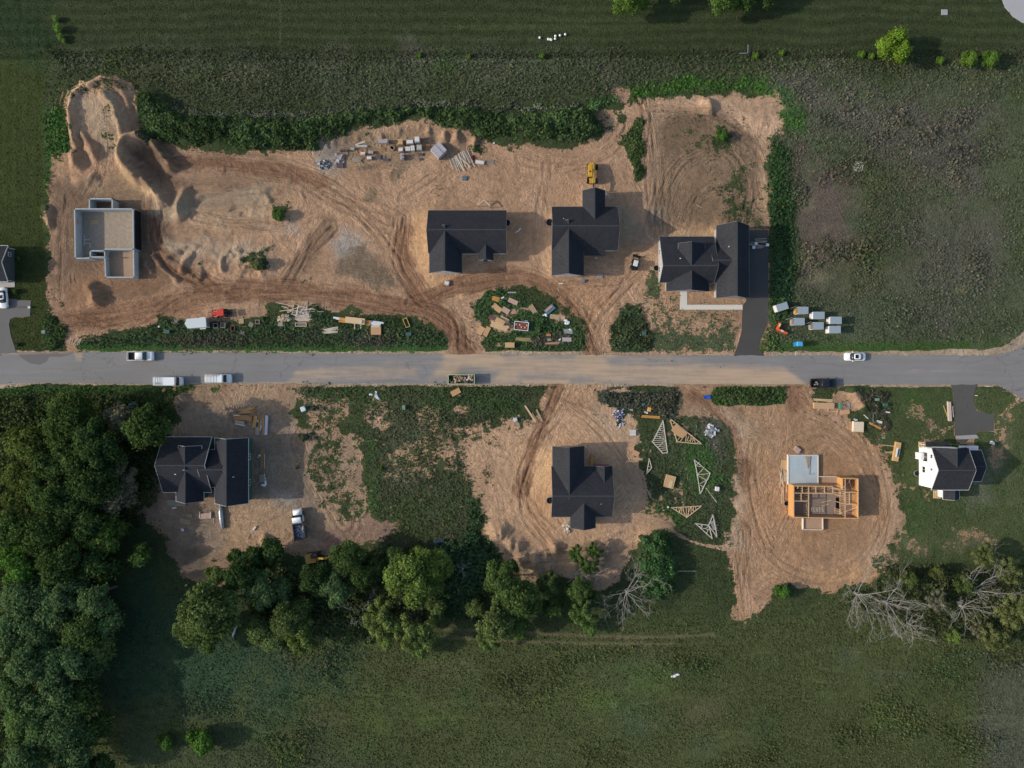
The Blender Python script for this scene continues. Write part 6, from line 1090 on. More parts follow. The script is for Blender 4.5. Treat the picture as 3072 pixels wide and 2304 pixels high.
# sandy lot debris, trusses
heap('debris_heap','black and white plastic heap on the sandy lot','debris','E1',210,400,95,110,.7,[('white_film',WP),('black_film',BLK()),('purple_scrap',mat('violet_scrap',(.2,.18,.35),.6))],24,31,.2,.9,.15); heap('debris_heap','small tail of black plastic below the black and white heap','debris','E1',225,560,70,60,.4,[('white_film',WP),('black_film',BLK())],14,32,.2,.7,.12)
for (x,y,w,d,r,l) in ((400,980,84,84,42,'square offcut at the top of the offcut group by the sandy lot'),(480,1050,120,84,-25,'large offcut in the middle of the offcut group'),(500,1140,90,60,10,'offcut at the bottom of the offcut group')): sheet('orange '+l,'E1',x,y,w,d,r,mat('orange_board',(.56,.32,.19),.8,.12),.08)
for (x0,y0,x1,y1) in ((330,1060,385,1175),(370,1135,540,1138),(420,1060,475,1150)): board('E1',x0,y0,x1,y1,PINE(),'thin board among the orange offcuts','thin boards among the orange offcuts',w=.1)
planks('orange_beams','pair of long orange beams at the edge of the brush by the trusses','lumber','E1',736,446,310,44,-4,.2,ORG(),n=2,jit=.03); solid('orange_tub','orange tub in the brush','tub','E1',710,324,58,72,-10,.5,mat('orange_plastic',(.75,.38,.10),.5,.1),bevel=.08); solid('white_pipe_piece','short white piece left of the orange tub','scrap','E1',412,330,50,16,-12,.1,WS); crumple('bluish white scraps above the orange beams','E1',650,375,[(-20,-10,26),(25,5,24)],.3,WP)
crumple('bright blue tarp by the third entrance','E1',1672,122,[(-40,0,50),(0,-10,60),(40,5,46)],.3,mat('bright_blue_tarp',(.02,.10,.45),.5),'tarp','tarp')
heap('debris_heap','grey tarp and plastic heap right of the sheeted truss','debris','E1',1735,680,105,95,.6,[('grey_sheet',mat('grey_sheet_m',(.4,.4,.36),.8)),('film',STEEL()),('white_film',WP)],12,33,.4,1.3,.1)
def truss(label, f, pts, webs, m, z=.25, extra=None, w=.13, name='roof_truss'):
    P = [W(f,x,y,z) for x,y in pts]; cx = sum(p[0] for p in P)/len(P); cy = sum(p[1] for p in P)/len(P); g = max(gz(*p) for p in P); t = thing(name, label, 'truss', (cx,cy,g), 0, 'roof trusses on the grass'); b = MB()
    for i in range(len(P)): a_, c_ = P[i], P[(i+1)%len(P)]; b.beam((a_[0]-cx,a_[1]-cy,z),(c_[0]-cx,c_[1]-cy,z),w+.03,.12)
    b.build('chord', m, t); b = MB()
    for (x0,y0,x1,y1) in webs: p = W(f,x0,y0,z); q = W(f,x1,y1,z); b.beam((p[0]-cx,p[1]-cy,z-.005),(q[0]-cx,q[1]-cy,z-.005),w-.03,.09)
    b.build('web', m, t); b = MB()
    for p in P: b.box((p[0]-cx,p[1]-cy,z/2-.06),(.3,.3,z-.02))
    b.build('support_block', GREYW(), t)
    if extra: b = MB(); pr = [W(f,x,y,z+.1) for x,y in extra]; b.prism([(p[0]-cx,p[1]-cy) for p in pr],z+.07,z+.12); b.build('sheathing', OSB(), t)
    return t
PT_ = mat('truss_lumber',(.66,.60,.50),.8,.1); PT2 = mat('fresh_truss_lumber',(.70,.50,.32),.8,.1)
lw = []
for k in range(14):
    y = 575+k*33; xl = 935-(y-510)/350*175 if y < 860 else 762+(y-860)/185*163; xr = 935+(y-510)/528*73; lw.append((xl+4,y,xr-4,y-12))
truss('narrow upright roof truss with close-set webs left of the sheeted truss','E1',[(935,508),(1008,1038),(925,1046),(762,860)],lw+[(815,745,975,830),(975,830,850,955),(870,650,950,680)],PT_)
truss('long roof truss partly covered with a tan sheet','E1',[(1072,492),(1572,892),(1460,888),(1168,858),(1130,740),(1060,520)],[(1095,560,1140,540),(1110,610,1165,560),(1160,850,1210,790),(1215,852,1330,730),(1320,730,1310,858),(1345,858,1440,790),(1390,865,1400,760),(1420,870,1440,800),(1470,880,1450,810),(1360,770,1330,850),(1500,880,1520,850)],PT2,z=.4,extra=[(1165,570),(1345,715),(1255,805),(1140,740),(1070,670),(1095,610)])
truss('large open roof truss on green weeds at the right of the truss lot','E2',[(1168,-2),(1470,255),(1280,650),(1225,285)],[(1195,105,1265,40),(1195,108,1350,140),(1225,285,1355,145),(1225,285,1462,255),(1230,295,1400,385),(1255,465,1400,385),(1255,468,1340,515)],PT_)
truss('tiny roof truss near the edge of the house shadow','E1',[(707,1140),(745,1290),(660,1392)],[(690,1270,738,1275),(680,1320,720,1320)],PT_,w=.1)
truss('wide roof truss pointing down with upright webs','E2',[(735,912),(1305,880),(1025,1098)],[(825,908,830,975),(870,905,880,1000),(915,903,880,1010),(915,903,930,1030),(920,905,1020,1090),(960,900,975,1060),(1010,897,1018,1090),(1050,895,1060,1060),(1095,893,1025,1090),(1100,893,1110,1030),(1100,893,1150,980),(1145,890,1155,985),(1190,888,1200,950)],PT2)
lw = [(1470+i*8,1200+i*18,1560+i*4,1150+i*26) for i in range(8)]
truss('grey upright truss in the tangled truss heap','E2',[(1525,1052),(1602,1470),(1440,1250)],lw,mat('grey_truss_lumber',(.55,.54,.52),.85,.12),z=.5); truss('lower truss in the tangled truss heap','E2',[(1190,1215),(1445,1250),(1510,1505)],[(1260,1280,1330,1240),(1260,1285,1430,1330),(1380,1310,1440,1270),(1400,1400,1440,1320),(1300,1330,1320,1240)],PT_,z=.25)
X,Y,g = at('E1',1046,1520,.6,0); t = thing('plywood_box','large plywood box lid with a raised hatch on the grass','box',(X,Y,g),-15); b = MB(); b.box((0,0,.35),(2.1,2.75,.7)); b.build('box_body', PLY(), t); b = MB(); b.box((.35,-.45,.74),(.75,1.7,.09)); b.build('hatch', PINE(), t); b = MB()
for s in (-1,1): b.box((s*1.04,0,.71),(.08,2.78,.06)); b.box((0,s*1.36,.712),(2.0,.08,.06))
b.build('edge_trim', PINE(), t); excl(X,Y,1.4,1.7)
board('E2',1385,535,1595,812,PALE(),'long pole in the grass right of the open truss',w=.14,name='pole',cat='pole'); board('E2',290,590,335,730,GREYW(),'grey board at the edge of the sand left of the trusses','twin grey boards by the trusses'); board('E2',315,590,338,735,GREYW(),'grey board at the edge of the sand left of the trusses','twin grey boards by the trusses'); board('E2',320,400,360,510,GREYW(),'thin stick below the tiny truss',w=.07)
X,Y,g = at('E2',1612,555,.8,0); t = thing('generator','white machine with dark top on the grass at the right of the truss lot','generator',(X,Y,g),-5,None); MB().rbox(0,0,.2,.8,.85,.95,.1).build('body', WS, t); MB().rbox(.05,.65,.3,.7,.6,.4,.1).build('engine', DARKM(), t); b = MB(); b.box((0,-.3,.15),(1.6,.12,.1)); b.build('axle', STEEL(), t); excl(X,Y,.9,.9)
# by the framed house
for (x,y,w,d,r,l) in ((200,340,110,180,0,'tan sheet with a round hole beside the pale blue slab'),): sheet(l,'E3',x,y,w,d,r,PLY(),.1)
for i,(x0,y0,x1,y1) in enumerate(((100,400,160,690),(145,400,120,740),(150,480,190,740),(195,450,200,640),(215,440,218,640),(238,460,240,630),(180,750,190,1040),(160,760,155,1050),(240,690,245,830),(130,520,180,700))): board('E3',x0,y0,x1,y1,PALE() if i%2 else PINE(),'loose board leaning along the left side of the framed house','boards left of the framed house',z=.1+.04*(i%3))
for i in range(6): board('E3',590+i*18,175+8*(i%3),632+i*5,400-i*18,TANW(),'brown board fanned out on the pale blue slab','boards on the pale blue slab',z=.68+.03*(i%3),w=.09)
board('E3',670,180,655,520,GREYW(),'long thin board on the pale blue slab',z=.72,w=.1); board('E3',690,512,752,492,GREYW(),'short stick on the pale blue slab',z=.7,w=.08); board('E3',880,1030,1070,985,PINE(),'board lying on the deck inside the framed house','boards inside the framed house',z=.65); board('E3',890,1095,1020,1055,PINE(),'board lying on the deck inside the framed house','boards inside the framed house',z=.65)
board('E3',1580,1000,1665,935,GREYW(),'thin stick leaning on the right wall of the framed house',w=.08)
# lumber right of the third entrance
planks('lumber_stack','long striped tan lumber stack by the black pickup','lumber','E4',415,512,410,118,-1,.7,mat('striped_tan_lumber',(.62,.40,.23),.8,.2,scale=4),n=9,jit=.03); planks('board_bundle','thin boards above the long tan lumber stack','lumber','E4',410,402,390,50,-4,.15,PINE(),n=3,layers=1,fan=1)
for x in (298,495): solid('short_post','pale bearer under the long tan lumber stack','bearer','E4',x,588,14,44,0,.1,PALE(),'bearers under the long tan stack')
t = pallet('equipment_skid','green and grey skid loaded with tools right of the tan lumber stack','skid','E4',820,514,224,104,2,0,None,slat=mat('grey_skid_slats',(.38,.42,.41),.7),group=None); MB().box((-.95,0,.22),(.5,1.4,.12)).build('green_panel', mat('bright_green_panel',(.05,.33,.18),.6), t); b = MB(); rr = random.Random(8)
for _ in range(10): b.box((rr.uniform(-.5,.4),rr.uniform(-.4,.4),.3),(.4,.16,.14),rr.uniform(0,180))
b.build('tools', mat('rust_tools',(.42,.22,.16),.7), t)
sheet('orange sheet below the green and grey skid','E4',835,638,172,88,8,mat('orange_board',(.56,.32,.19),.8,.12),.3); sheet('faded orange sheet in the dirt by the third entrance','E4',645,768,172,84,6,mat('faded_orange_board',(.45,.28,.2),.85),.04); board('E4',690,570,650,710,PINE(),'crossed board below the tan lumber stack'); board('E4',590,630,690,620,PINE(),'short board crossing it below the tan lumber stack')
planks('lumber_stack','square stack of cream boards near the dark brush','lumber','E4',1102,932,200,205,88,.8,mat('cream_lumber',(.74,.63,.48),.75,.14,scale=4),n=11,jit=.03); planks('lumber_stack','narrow cream bundle beside the square cream stack','lumber','E4',1000,925,205,32,88,.5,mat('cream_lumber',(.74,.63,.48),.75,.14,scale=4),n=2,jit=.03)
planks('orange_beams','orange beam lying aslant in the dark brush','lumber','E4',1435,912,262,44,-27,.25,ORG(),n=2,jit=.02); solid('white_box','white box in the dark brush','box','E4',1525,836,96,48,-12,.4,WS); board('E4',1200,692,1290,770,WP,'white pipe in the brush by the cream stack',w=.16,name='white_pipe',cat='pipe'); board('E4',1388,650,1388,900,STEEL(),'grey pole standing out of the dark brush',w=.16,z=.3,name='pole',cat='pole')
crumple('white plastic over the end of the cream stack','E4',1055,800,[(-50,-20,26),(10,0,36)],.4,WP); solid('warning_marker','red and white marker in the lane right of the dark brush','marker','E4',1685,642,86,26,-6,.5,WS); crumple('pale green plastic low in the brush','E4',1600,1148,[(-20,0,36),(20,5,40)],.2,mat('pale_green_plastic',(.2,.3,.22),.6))
planks('lumber_stack','tilted orange-tan lumber stack beside the grass lane','lumber','E4',1870,1428,385,112,80,.6,mat('orange_tan_lumber',(.60,.38,.17),.8,.12,scale=2),n=4,jit=.02); X,Y,g = at('E4',1885,1445,.8,0); t = thing('window_unit','window unit lying on the tilted orange-tan stack','window',(X,Y,g+.66),80); b = MB(); b.box((0,0,.06),(2.1,.75,.12)); b.build('frame', WS, t, bevel=.01); MB().box((-.02,-.14,.13),(1.9,.3,.03)).build('glass', GLASS(), t)
for (x0,y0,x1,y1,l) in ((1590,1295,1815,1320,'upper'),(1640,1440,1780,1430,'lower')): board('E4',x0,y0,x1,y1,PINE(),l+' board sticking left from the tilted lumber stack')
planks('lumber_bundle','pale boards lying along the left side of the grey driveway','lumber','E5',806,355,250,42,-87,.4,mat('pale_pink_lumber',(.60,.48,.42),.8,.1),n=3,jit=.05); planks('lumber_bundle','thin pink board on the driveway edge','lumber','E5',847,355,155,10,-86,.2,mat('pale_pink_lumber',(.60,.48,.42),.8,.1),n=1,layers=1); board('E5',722,282,776,425,mat('yellow_board',(.55,.4,.15),.8),'yellowish board left of the driveway lumber',w=.16)
crumple('crumpled white sheet on the lawn below the driveway bay','E5',1343,758,[(-20,-8,36),(20,8,36)],.35,WP); 
t = thing('road_sign','small white sign frame on the verge near the right end of the road','sign',(*W('E5',1285,38),0)); MB().box((0,0,1.0),(.9,.08,.6)).build('panel', WS, t); b = MB(); b.box((-.4,0,.5),(.06,.06,1.0)); b.box((.4,0,.5),(.06,.06,1.0)); b.build('post', WS, t)
p = W('E5',1520,102,1.0); t = thing('stop_sign','red stop sign on the verge by the side street','road sign',(p[0],p[1],0),20); b = MB(); b.tube([(0,0,0),(0,0,2.0)],[.04,.04]); b.build('post', STEEL(), t); b = MB(); b.cyl((0,-.05,2.0),.38,.03,8,'y'); sg = b.build('sign_plate', mat('red_sign',(.6,.05,.05),.5), t); sg.rotation_euler = (R(-8),0,0)
cu = bpy.data.curves.new('lettering','FONT'); cu.body = 'STOP'; cu.size = .24; cu.align_x = 'CENTER'; cu.align_y = 'CENTER'; cu.extrude = .004; lt = bpy.data.objects.new('lettering', cu); link(lt, sg); cu.materials.append(WS); bpy.context.view_layer.update(); me_ = bpy.data.meshes.new_from_object(lt); bpy.data.objects.remove(lt); lt = bpy.data.objects.new('lettering', me_); link(lt, sg); lt.location = (0,-.07,2.0); lt.rotation_euler = (R(90),0,0)
# left woods edge and lumber beside the green-walled house
planks('lumber_pile','fan of orange boards at the top of the lumber beside the green-walled house','lumber','D7',340,232,330,70,8,.35,mat('orange_fan_boards',(.52,.31,.13),.8,.14),n=7,fan=5,jit=.1); planks('lumber_pile','flat orange-brown boards under the board fan','lumber','D7',310,335,300,80,-5,.3,mat('brown_fan_boards',(.45,.25,.12),.8,.14),n=7,fan=3,jit=.1)
solid('plywood_stack','small tan sheet stack under the brown boards','plywood','D7',262,408,150,48,-6,.35,TANW()); planks('white_trim','white trim bundle at the bottom of the lumber beside the green-walled house','lumber','D7',262,448,170,22,-10,.15,WS,n=2,layers=1); solid('white_trim_piece','short white trim across the brown boards','trim','D7',212,300,100,12,2,.4,WS)
for k in range(5): board('D7',165+k*40,140,167+k*40,190-4*k,PALE(),'short stake in the row above the orange board fan','row of short stakes',w=.08)
planks('lumber_bundle','leaning orange-tan bundle between the piles','lumber','D7',507,402,205,44,80,.35,mat('orange_fan_boards',(.52,.31,.13),.8,.14),n=3,jit=.08); sheet('flat grey-brown sheet below the leaning bundle','D7',548,550,66,128,0,GREYW(),.1); solid('metal_box','small grey metal box beside the leaning bundle','box','D7',543,390,34,42,0,.3,STEEL())
for i,(x0,y0,x1,y1) in enumerate(((455,500,495,310),(465,520,500,350),(570,230,576,570),(610,300,590,560),(632,290,626,600),(655,300,650,620),(648,330,640,610))): board('D7',x0,y0,x1,y1,TANW() if i%2 else ORG(),'long upright board left of the wrapped bundle','boards left of the wrapped bundle',w=.14,z=.1+.03*(i%3))
planks('wrapped_bundle','long white-wrapped bundle right of the house lumber','bundle','D7',686,455,318,48,87,.5,mat('white_violet_wrap',(.55,.53,.62),.5,.15,scale=3),n=1,layers=1); crumple('white plastic strip on the boards','D7',605,450,[(0,-90,16),(2,40,18),(-14,90,18)],.3,WP); board('D7',405,95,465,142,WS,'thin white stick above the lumber piles',w=.08)
planks('lumber_pile','long brown boards beside the green-walled house','lumber','D7',630,990,330,70,88,.3,mat('dark_orange_boards',(.30,.19,.10),.85,.14),n=5,jit=.1); board('D7',668,920,664,1150,PALE(),'pale board at the right of the long brown boards',w=.12,z=.3); solid('bucket','white bucket beside the long brown boards','bucket','D7',579,945,26,30,0,.45,WP,bevel=.05); solid('bucket','tiny white bucket left of the larger one by the brown boards','bucket','D7',558,976,14,15,0,.3,WP)
sheet('olive sheet stack near the lower corner of the green-walled house','D7',618,1310,78,128,0,mat('olive_sheet',(.28,.23,.15),.85),.3); crumple('white plastic at the end of the olive sheet stack','D7',650,1420,[(-30,-10,30),(10,10,34),(30,-20,34),(20,-120,14),(10,-190,14)],.3,WP)
b = MB(); X,Y,g = at('D8',900,315,.5,0); s = SC('D8'); pts = [(-10*s,165*s,.25),(-8*s,60*s,.42),(4*s,-60*s,.38),(12*s,-155*s,.25)]; b.tube(pts,[.35,.5,.48,.32],10); o = b.build('wrapped_roll', mat('silver_film',(.50,.53,.58),.25,.35,scale=4,metal=.4,bump=.05,bscale=5), smooth=True); o.location=(X,Y,g); tag(o,'long silver-wrapped roll below the green-walled house','roll'); excl(X,Y,.8,3)
sheet('pale tan sheet with posts left of the silver roll','D8',686,302,146,74,5,mat('pinkish_board',(.5,.34,.27),.8,.12),.3); 
for (x,l) in ((614,'left'),(756,'right')): solid('short_post',l+' post at the side of the pale tan sheet','post','D8',x,290,14,84,0,.4,PALE())
sheet('olive sheet with stones in the dirt below the green-walled house','D8',420,378,148,70,-13,mat('olive_sheet',(.28,.23,.15),.85),.08); sheet('small olive offcut above the olive sheet','D8',482,296,68,48,-4,mat('olive_sheet',(.28,.23,.15),.85),.06)
planks('lumber_pile','grey-olive board pile against the front of the green-walled house','lumber','D8',315,128,250,80,-3,.3,mat('grey_olive_boards',(.33,.29,.22),.85),n=5,fan=2,jit=.1); solid('white_trim_piece','white trim piece below the grey-olive boards','trim','D8',275,193,60,18,8,.1,WS)
X,Y,g = at('D8',388,485,.5,0); t = thing('work_stool','pale blue folding stool in the dirt','stool',(X,Y,g)); MB().box((0,0,.45),(.55,.6,.05)).build('seat', mat('pale_blue_plastic',(.5,.58,.65),.5), t)
for sx in (-.22,.22):
    for sy in (-.25,.25): MB().box((sx,sy,.22),(.05,.05,.44)).build('leg', STEEL(), t)
excl(X,Y,.5,.5)
solid('white_tub','white tub lying in the open dirt left of the dump truck','tub','D8',1340,465,62,22,52,.3,WS); board('D8',1255,610,1290,548,DARKM(),'dark stick in the dirt left of the dump truck',w=.1); board('D8',803,330,798,395,PALE(),'short pale stick left of the silver roll',w=.1); board('D8',590,163,850,172,TANW(),'long board along the front of the green-walled house',w=.12)
# south verge and fields
sheet('tan sheet below the dumpster','Y2',1706,156,80,46,28,OSB(),.3); board('Y2',1712,170,1748,192,PALE(),'thin stick under the tan sheet by the dumpster',w=.08)
crumple('white crescent of plastic on the verge across from the lumber','Y2',1050,185,[(-4,-34,14),(-6,0,20),(6,20,18),(30,32,8)],.3,WP); crumple('small white plastic lump left of the white crescent','Y2',1002,175,[(-8,0,16),(10,2,14)],.2,WP)
sheet('folded tan cardboard under the tall white van','E8',805,862,70,50,35,OSB(),.2,'cardboard',cat='cardboard'); sheet('square brown cardboard under the tall white van','E8',1003,848,66,48,3,mat('brown_cardboard',(.42,.25,.14),.85),.12,'cardboard',cat='cardboard')
solid('blue_drum','pale blue drum at the corner of the sandy lot','drum','Y3',405,385,32,32,20,.7,mat('pale_blue_plastic',(.5,.58,.65),.5),bevel=.12)
for i,(x0,y0,x1,y1) in enumerate(((480,268,568,405),(488,268,574,400),(545,330,590,410),(575,300,622,398),(583,300,630,396))): board('Y3',x0,y0,x1,y1,PINE() if i < 2 else TANW(),'long board in the grass at the corner of the sandy lot','boards at the corner of the sandy lot',w=.18,z=.1)
crumple('white plastic scrap in the open field at the bottom','Y7',2008,1322,[(-34,4,12),(-10,0,20),(14,-12,18),(34,-14,8)],.3,WP); crumple('blue-white plastic strip under the trees at the lower left','Y6',565,940,[(15,-50,10),(5,-10,16),(-10,30,16),(-20,60,8)],.4,WP); crumple('orange bag in the left woods','Y1',903,628,[(-8,0,18),(10,2,16)],.4,mat('tan_bag',(.55,.35,.2),.7))
solid('dark_tarp','dark blue boat-shaped tarp in the grass above the bright trees','tarp','Y2',1570,1397,90,30,10,.6,mat('dark_blue_tarp',(.03,.05,.08),.5),bevel=.15); board('Y7',2030,449,2180,449,PALE(),'thin white pole lying in the grass right of the vine mound',w=.08,name='pole',cat='pole')
pallet('block_pallet','pallet of grey scraps below the long-roofed north house','pallet','Z6',1632,522,44,40,-15,.4,BRG,BRW,group=None); sheet('grey slab in the shade below the telehandler house','Z7',828,742,46,36,2,mat('grey_slab',(.3,.27,.27),.85),.2); board('Z7',484,806,522,800,WS,'white stick in the dirt below the telehandler house',w=.2)
X,Y,g = at('Z7',685,782,.5,0); t = thing('wheelbarrow','grey wheelbarrow and hose below the telehandler house','wheelbarrow',(X,Y,g),20); b = MB(); b.loft([rrect(0,0,.3,.7,.5,.1,4), rrect(0,0,.6,1.0,.75,.15,4)]); b.build('tray', STEEL(), t); b = MB(); b.beam((-.3,.25,.4),(-1.1,.3,.55),.05,.05); b.beam((-.3,-.25,.4),(-1.1,-.3,.55),.05,.05); b.build('handles', TANW(), t); o = MB().cyl((0,0,0),.2,.1,12,'y').build('wheel', RUBBER(), t, loc=(.6,0,.2)); excl(X,Y,1,.8)
X,Y,g = at('D2',1860,1600,2.2,0); t = thing('deck_frame','open deck frame against the back of the long-roofed north house','deck frame',(X,Y,0)); b = MB(); q = [W('D2',x,y,1.4) for x,y in ((1720,1659),(1860,1545),(1990,1680))]
for i in range(2): b.beam((q[i][0]-X,q[i][1]-Y,1.4),(q[i+1][0]-X,q[i+1][1]-Y,1.4),.16,.2)
for p in q: b.box((p[0]-X,p[1]-Y,.7),(.14,.14,1.4))
b.build('posts_and_rim', PALE(), t)
X,Y,g = at('E7',485,545,.8,0); t = thing('ladder','aluminium ladder leaning at the right of the telehandler house wing','ladder',(X,Y,g),-28); b = MB()
for s in (-.2,.2): b.beam((-1.1,s,2.6),(.7,s,.05),.06,.08)
for k in range(8): u = k/7; b.beam((-1.0+1.6*u,-.2,2.45-2.3*u),(-1.0+1.6*u,.2,2.45-2.3*u),.04,.04)
b.build('rails_and_rungs', mat('ladder_grey',(.6,.6,.58),.5), t)
# top field: white buckets, pipe corner, concrete pad
for i,(x,y,l) in enumerate(((330,314,'leftmost white ball of the scatter on the top field'),(402,327,'white ball left in the tight trio on the top field'),(418,328,'white ball middle in the tight trio on the top field'),(426,332,'white ball right in the tight trio on the top field'),(460,300,'white ball above its twin near the middle of the scatter'),(458,323,'white ball below its twin near the middle of the scatter'),(498,295,'second white ball from the right of the scatter'),(542,287,'rightmost white ball of the scatter on the top field'))):
    X,Y,g = at('Z3',x,y,.2,0); o = MB().loft([[(r_*math.cos(a*.7854),r_*math.sin(a*.7854),z_) for a in range(8)] for r_,z_ in ((.1,.02),(.25,.12),(.3,.3),(.22,.46),(.08,.54))]).build('white_ball',mat('bright_white_plastic',(.85,.85,.85),.5,.02),smooth=True); o.location=(X,Y,g); tag(o,l,'ball','white balls on the top field'); excl(X,Y,.5,.5)
board('Z3',2057,370,2055,440,STEEL(),'upright arm of the pale pipe corner on the field edge',w=.22,z=.5,name='fence_rail',cat='rail'); board('Z3',1985,442,2052,442,STEEL(),'level arm of the pale pipe corner on the field edge',w=.18,z=.5,name='fence_rail',cat='rail'); solid('manhole_pad','pale concrete manhole pad in the lawn below the turning circle','manhole','Z4',1552,102,52,46,0,.12,CONC())
heap('rubble_patch','scatter of pale stones in the big field','rubble','Z4',838,1378,50,42,.15,[('stones',mat('field_stone',(.42,.40,.34),.9,.2))],60,41,.1,.35,.12)
X,Y,g = at('E6',397,1022,.5,0); t = thing('hand_truck','dark tool cart with a white load on the paved corner by the left-edge house','cart',(X,Y,.03)); MB().box((0,0,.25),(.5,.5,.4)).build('load', WS, t, bevel=.03); MB().beam((-.3,0,.2),(-3.0,.1,.15),.1,.1).build('handle', DARKM(), t); excl(X,Y,1.5,.5)

# small things about the two middle houses
planks('orange_beams','orange upright beams beside the front wing of the sandy lot house','lumber','Y3',1040,722,95,20,88,.5,ORG(),n=2,jit=.05)
solid('covered_stack','low stack with a red and white cover at the front of the sandy lot house','stack','Y3',1120,761,120,14,-3,.5,mat('red_white_cover',(.36,.12,.14),.7,.3,scale=8))
heap('board_heap','untidy board heap at the rear corner of the sandy lot house','debris','Y3',828,1262,24,58,.4,[('boards',PALE()),('dark_boards',TANW())],16,51,.4,1.5,.08)
for (x0,y0,x1,y1,l) in ((505,806,540,806,'upper'),(476,838,492,870,'slanting'),(1630,150,1672,175,'far')): board('Z7',x0,y0,x1,y1,PALE(),l+' thin pale stick in the dirt below the telehandler house',w=.09)
crumple('white plastic strip in the shade between the two middle north houses','Z7',150,362,[(20,-18,10),(4,4,10),(-26,20,7)],.15,WP)
crumple('white cloth scrap in front of the telehandler house','Z7',795,590,[(-8,0,10),(8,3,9)],.3,WP)
# ---------------------------------------------------------------- plants
def leaf_material(name, use_obj, transl=.42):
    m = bpy.data.materials.new(name); m.use_nodes = True; t = m.node_tree; t.nodes.clear(); out = t.nodes.new('ShaderNodeOutputMaterial')
    a = t.nodes.new('ShaderNodeAttribute'); a.attribute_name = 'tint'; col = a.outputs['Color']
    if use_obj:
        oi = t.nodes.new('ShaderNodeObjectInfo'); mx = t.nodes.new('ShaderNodeMix'); mx.data_type = 'RGBA'; mx.blend_type = 'MULTIPLY'; mx.inputs[0].default_value = 1
        t.links.new(col, mx.inputs[6]); t.links.new(oi.outputs['Color'], mx.inputs[7]); col = mx.outputs[2]
    d = t.nodes.new('ShaderNodeBsdfDiffuse'); tr = t.nodes.new('ShaderNodeBsdfTranslucent'); ms = t.nodes.new('ShaderNodeMixShader'); ms.inputs[0].default_value = transl
    t.links.new(col, d.inputs[0]); t.links.new(col, tr.inputs[0]); t.links.new(d.outputs[0], ms.inputs[1]); t.links.new(tr.outputs[0], ms.inputs[2]); t.links.new(ms.outputs[0], out.inputs[0]); return m
LEAF = leaf_material('foliage', True); COVER = leaf_material('ground_cover_leaves', False, .2)
def cards(name, C, Nn, size, tint, m, rs, aspect=1.5, parent=None, kite=True):
    """many small leaf-sized faces: centre, facing, size and tint of each"""
    n = len(C); Nn = Nn/np.linalg.norm(Nn, axis=1, keepdims=True); r = rs.normal(size=(n,3)); u = np.cross(Nn, r); u /= np.linalg.norm(u, axis=1, keepdims=True)+1e-9; v = np.cross(Nn, u)
    s = size[:, None]; a, b = u*s*aspect/2, v*s/2
    V = np.stack([C-a, C-b+Nn*s*.12, C+a, C+b+Nn*s*.12], 1).reshape(-1, 3).astype(np.float32)
    me = bpy.data.meshes.new(name); me.vertices.add(n*4); me.vertices.foreach_set('co', V.ravel()); me.loops.add(n*4); me.loops.foreach_set('vertex_index', np.arange(n*4, dtype=np.int32))
    me.polygons.add(n); me.polygons.foreach_set('loop_start', np.arange(0, n*4, 4, dtype=np.int32)); me.update(calc_edges=True)
    at_ = me.attributes.new('tint', 'FLOAT_COLOR', 'POINT'); cc = np.concatenate([np.repeat(tint, 4, 0), np.ones((n*4,1))], 1); at_.data.foreach_set('color', cc.astype(np.float32).ravel())
    me.materials.append(m); o = bpy.data.objects.new(name, me); return link(o, parent)
def samp(F, x, y):
    i = np.clip(np.searchsorted(XS, x)-1, 0, len(XS)-1); j = np.clip(np.searchsorted(YS, y)-1, 0, len(YS)-1); return F[i, j]
def free(x, y):
    ok = np.ones(len(x), bool)
    for (cx, cy, hl, hw, a) in EXCL:
        q = np.where((np.abs(x-cx) < hl+hw+.5) & (np.abs(y-cy) < hl+hw+.5))[0]
        if len(q) == 0: continue
        dx, dy = x[q]-cx, y[q]-cy; u = dx*math.cos(a)+dy*math.sin(a); v = -dx*math.sin(a)+dy*math.cos(a); ok[q[(np.abs(u) < hl) & (np.abs(v) < hw)]] = False
    return ok
rs = np.random.RandomState(5)
N = 620000; x = rs.uniform(-123, 123, N); y = rs.uniform(-93, 93, N); tl = samp(TALL, x, y); vg = samp(VEG, x, y)+(samp(NSM, x, y)-.5)*4.0+(samp(NMID, x, y)-.5)*2.6
keep = ((vg > .1) | ((vg > -1.5) & (rs.rand(N) < .16))) & (rs.rand(N) < np.clip(.12+1.05*tl, 0, 1)*np.clip(.45+1.4*samp(NSM, x, y)-.2, .2, 1)); keep &= free(x, y)
x, y, tl = x[keep], y[keep], tl[keep]; n = len(x); z = samp(Z, x, y); sz = (.14+.28*tl)*rs.uniform(.6, 1.5, n); hh = (.03+.36*tl)*rs.uniform(.3, 1.2, n)*(.5+1.0*samp(NMID, x, y))
Nn = rs.normal(size=(n,3))*.42+np.array([0,0,1.0]); tint = samp(VC, x, y)*rs.uniform(.75, 1.5, (n,1))*(1+rs.normal(size=(n,3))*.07); pick = rs.rand(n) < .05; tint[pick] = tint[pick]*np.array([1.5,1.35,1.2])
C = np.stack([x, y, z+hh], 1)
short = tl < .35
tag(cards('grass_cover', C[short], Nn[short], sz[short], np.clip(tint[short], .01, .4), COVER, rs), 'short grass covering the lawns and mown fields', 'grass', kind='stuff')
tag(cards('weed_cover', C[~short], Nn[~short], sz[~short], np.clip(tint[~short], .01, .4), COVER, rs), 'tall mixed weeds covering lots, verges and fields', 'weeds', kind='stuff')
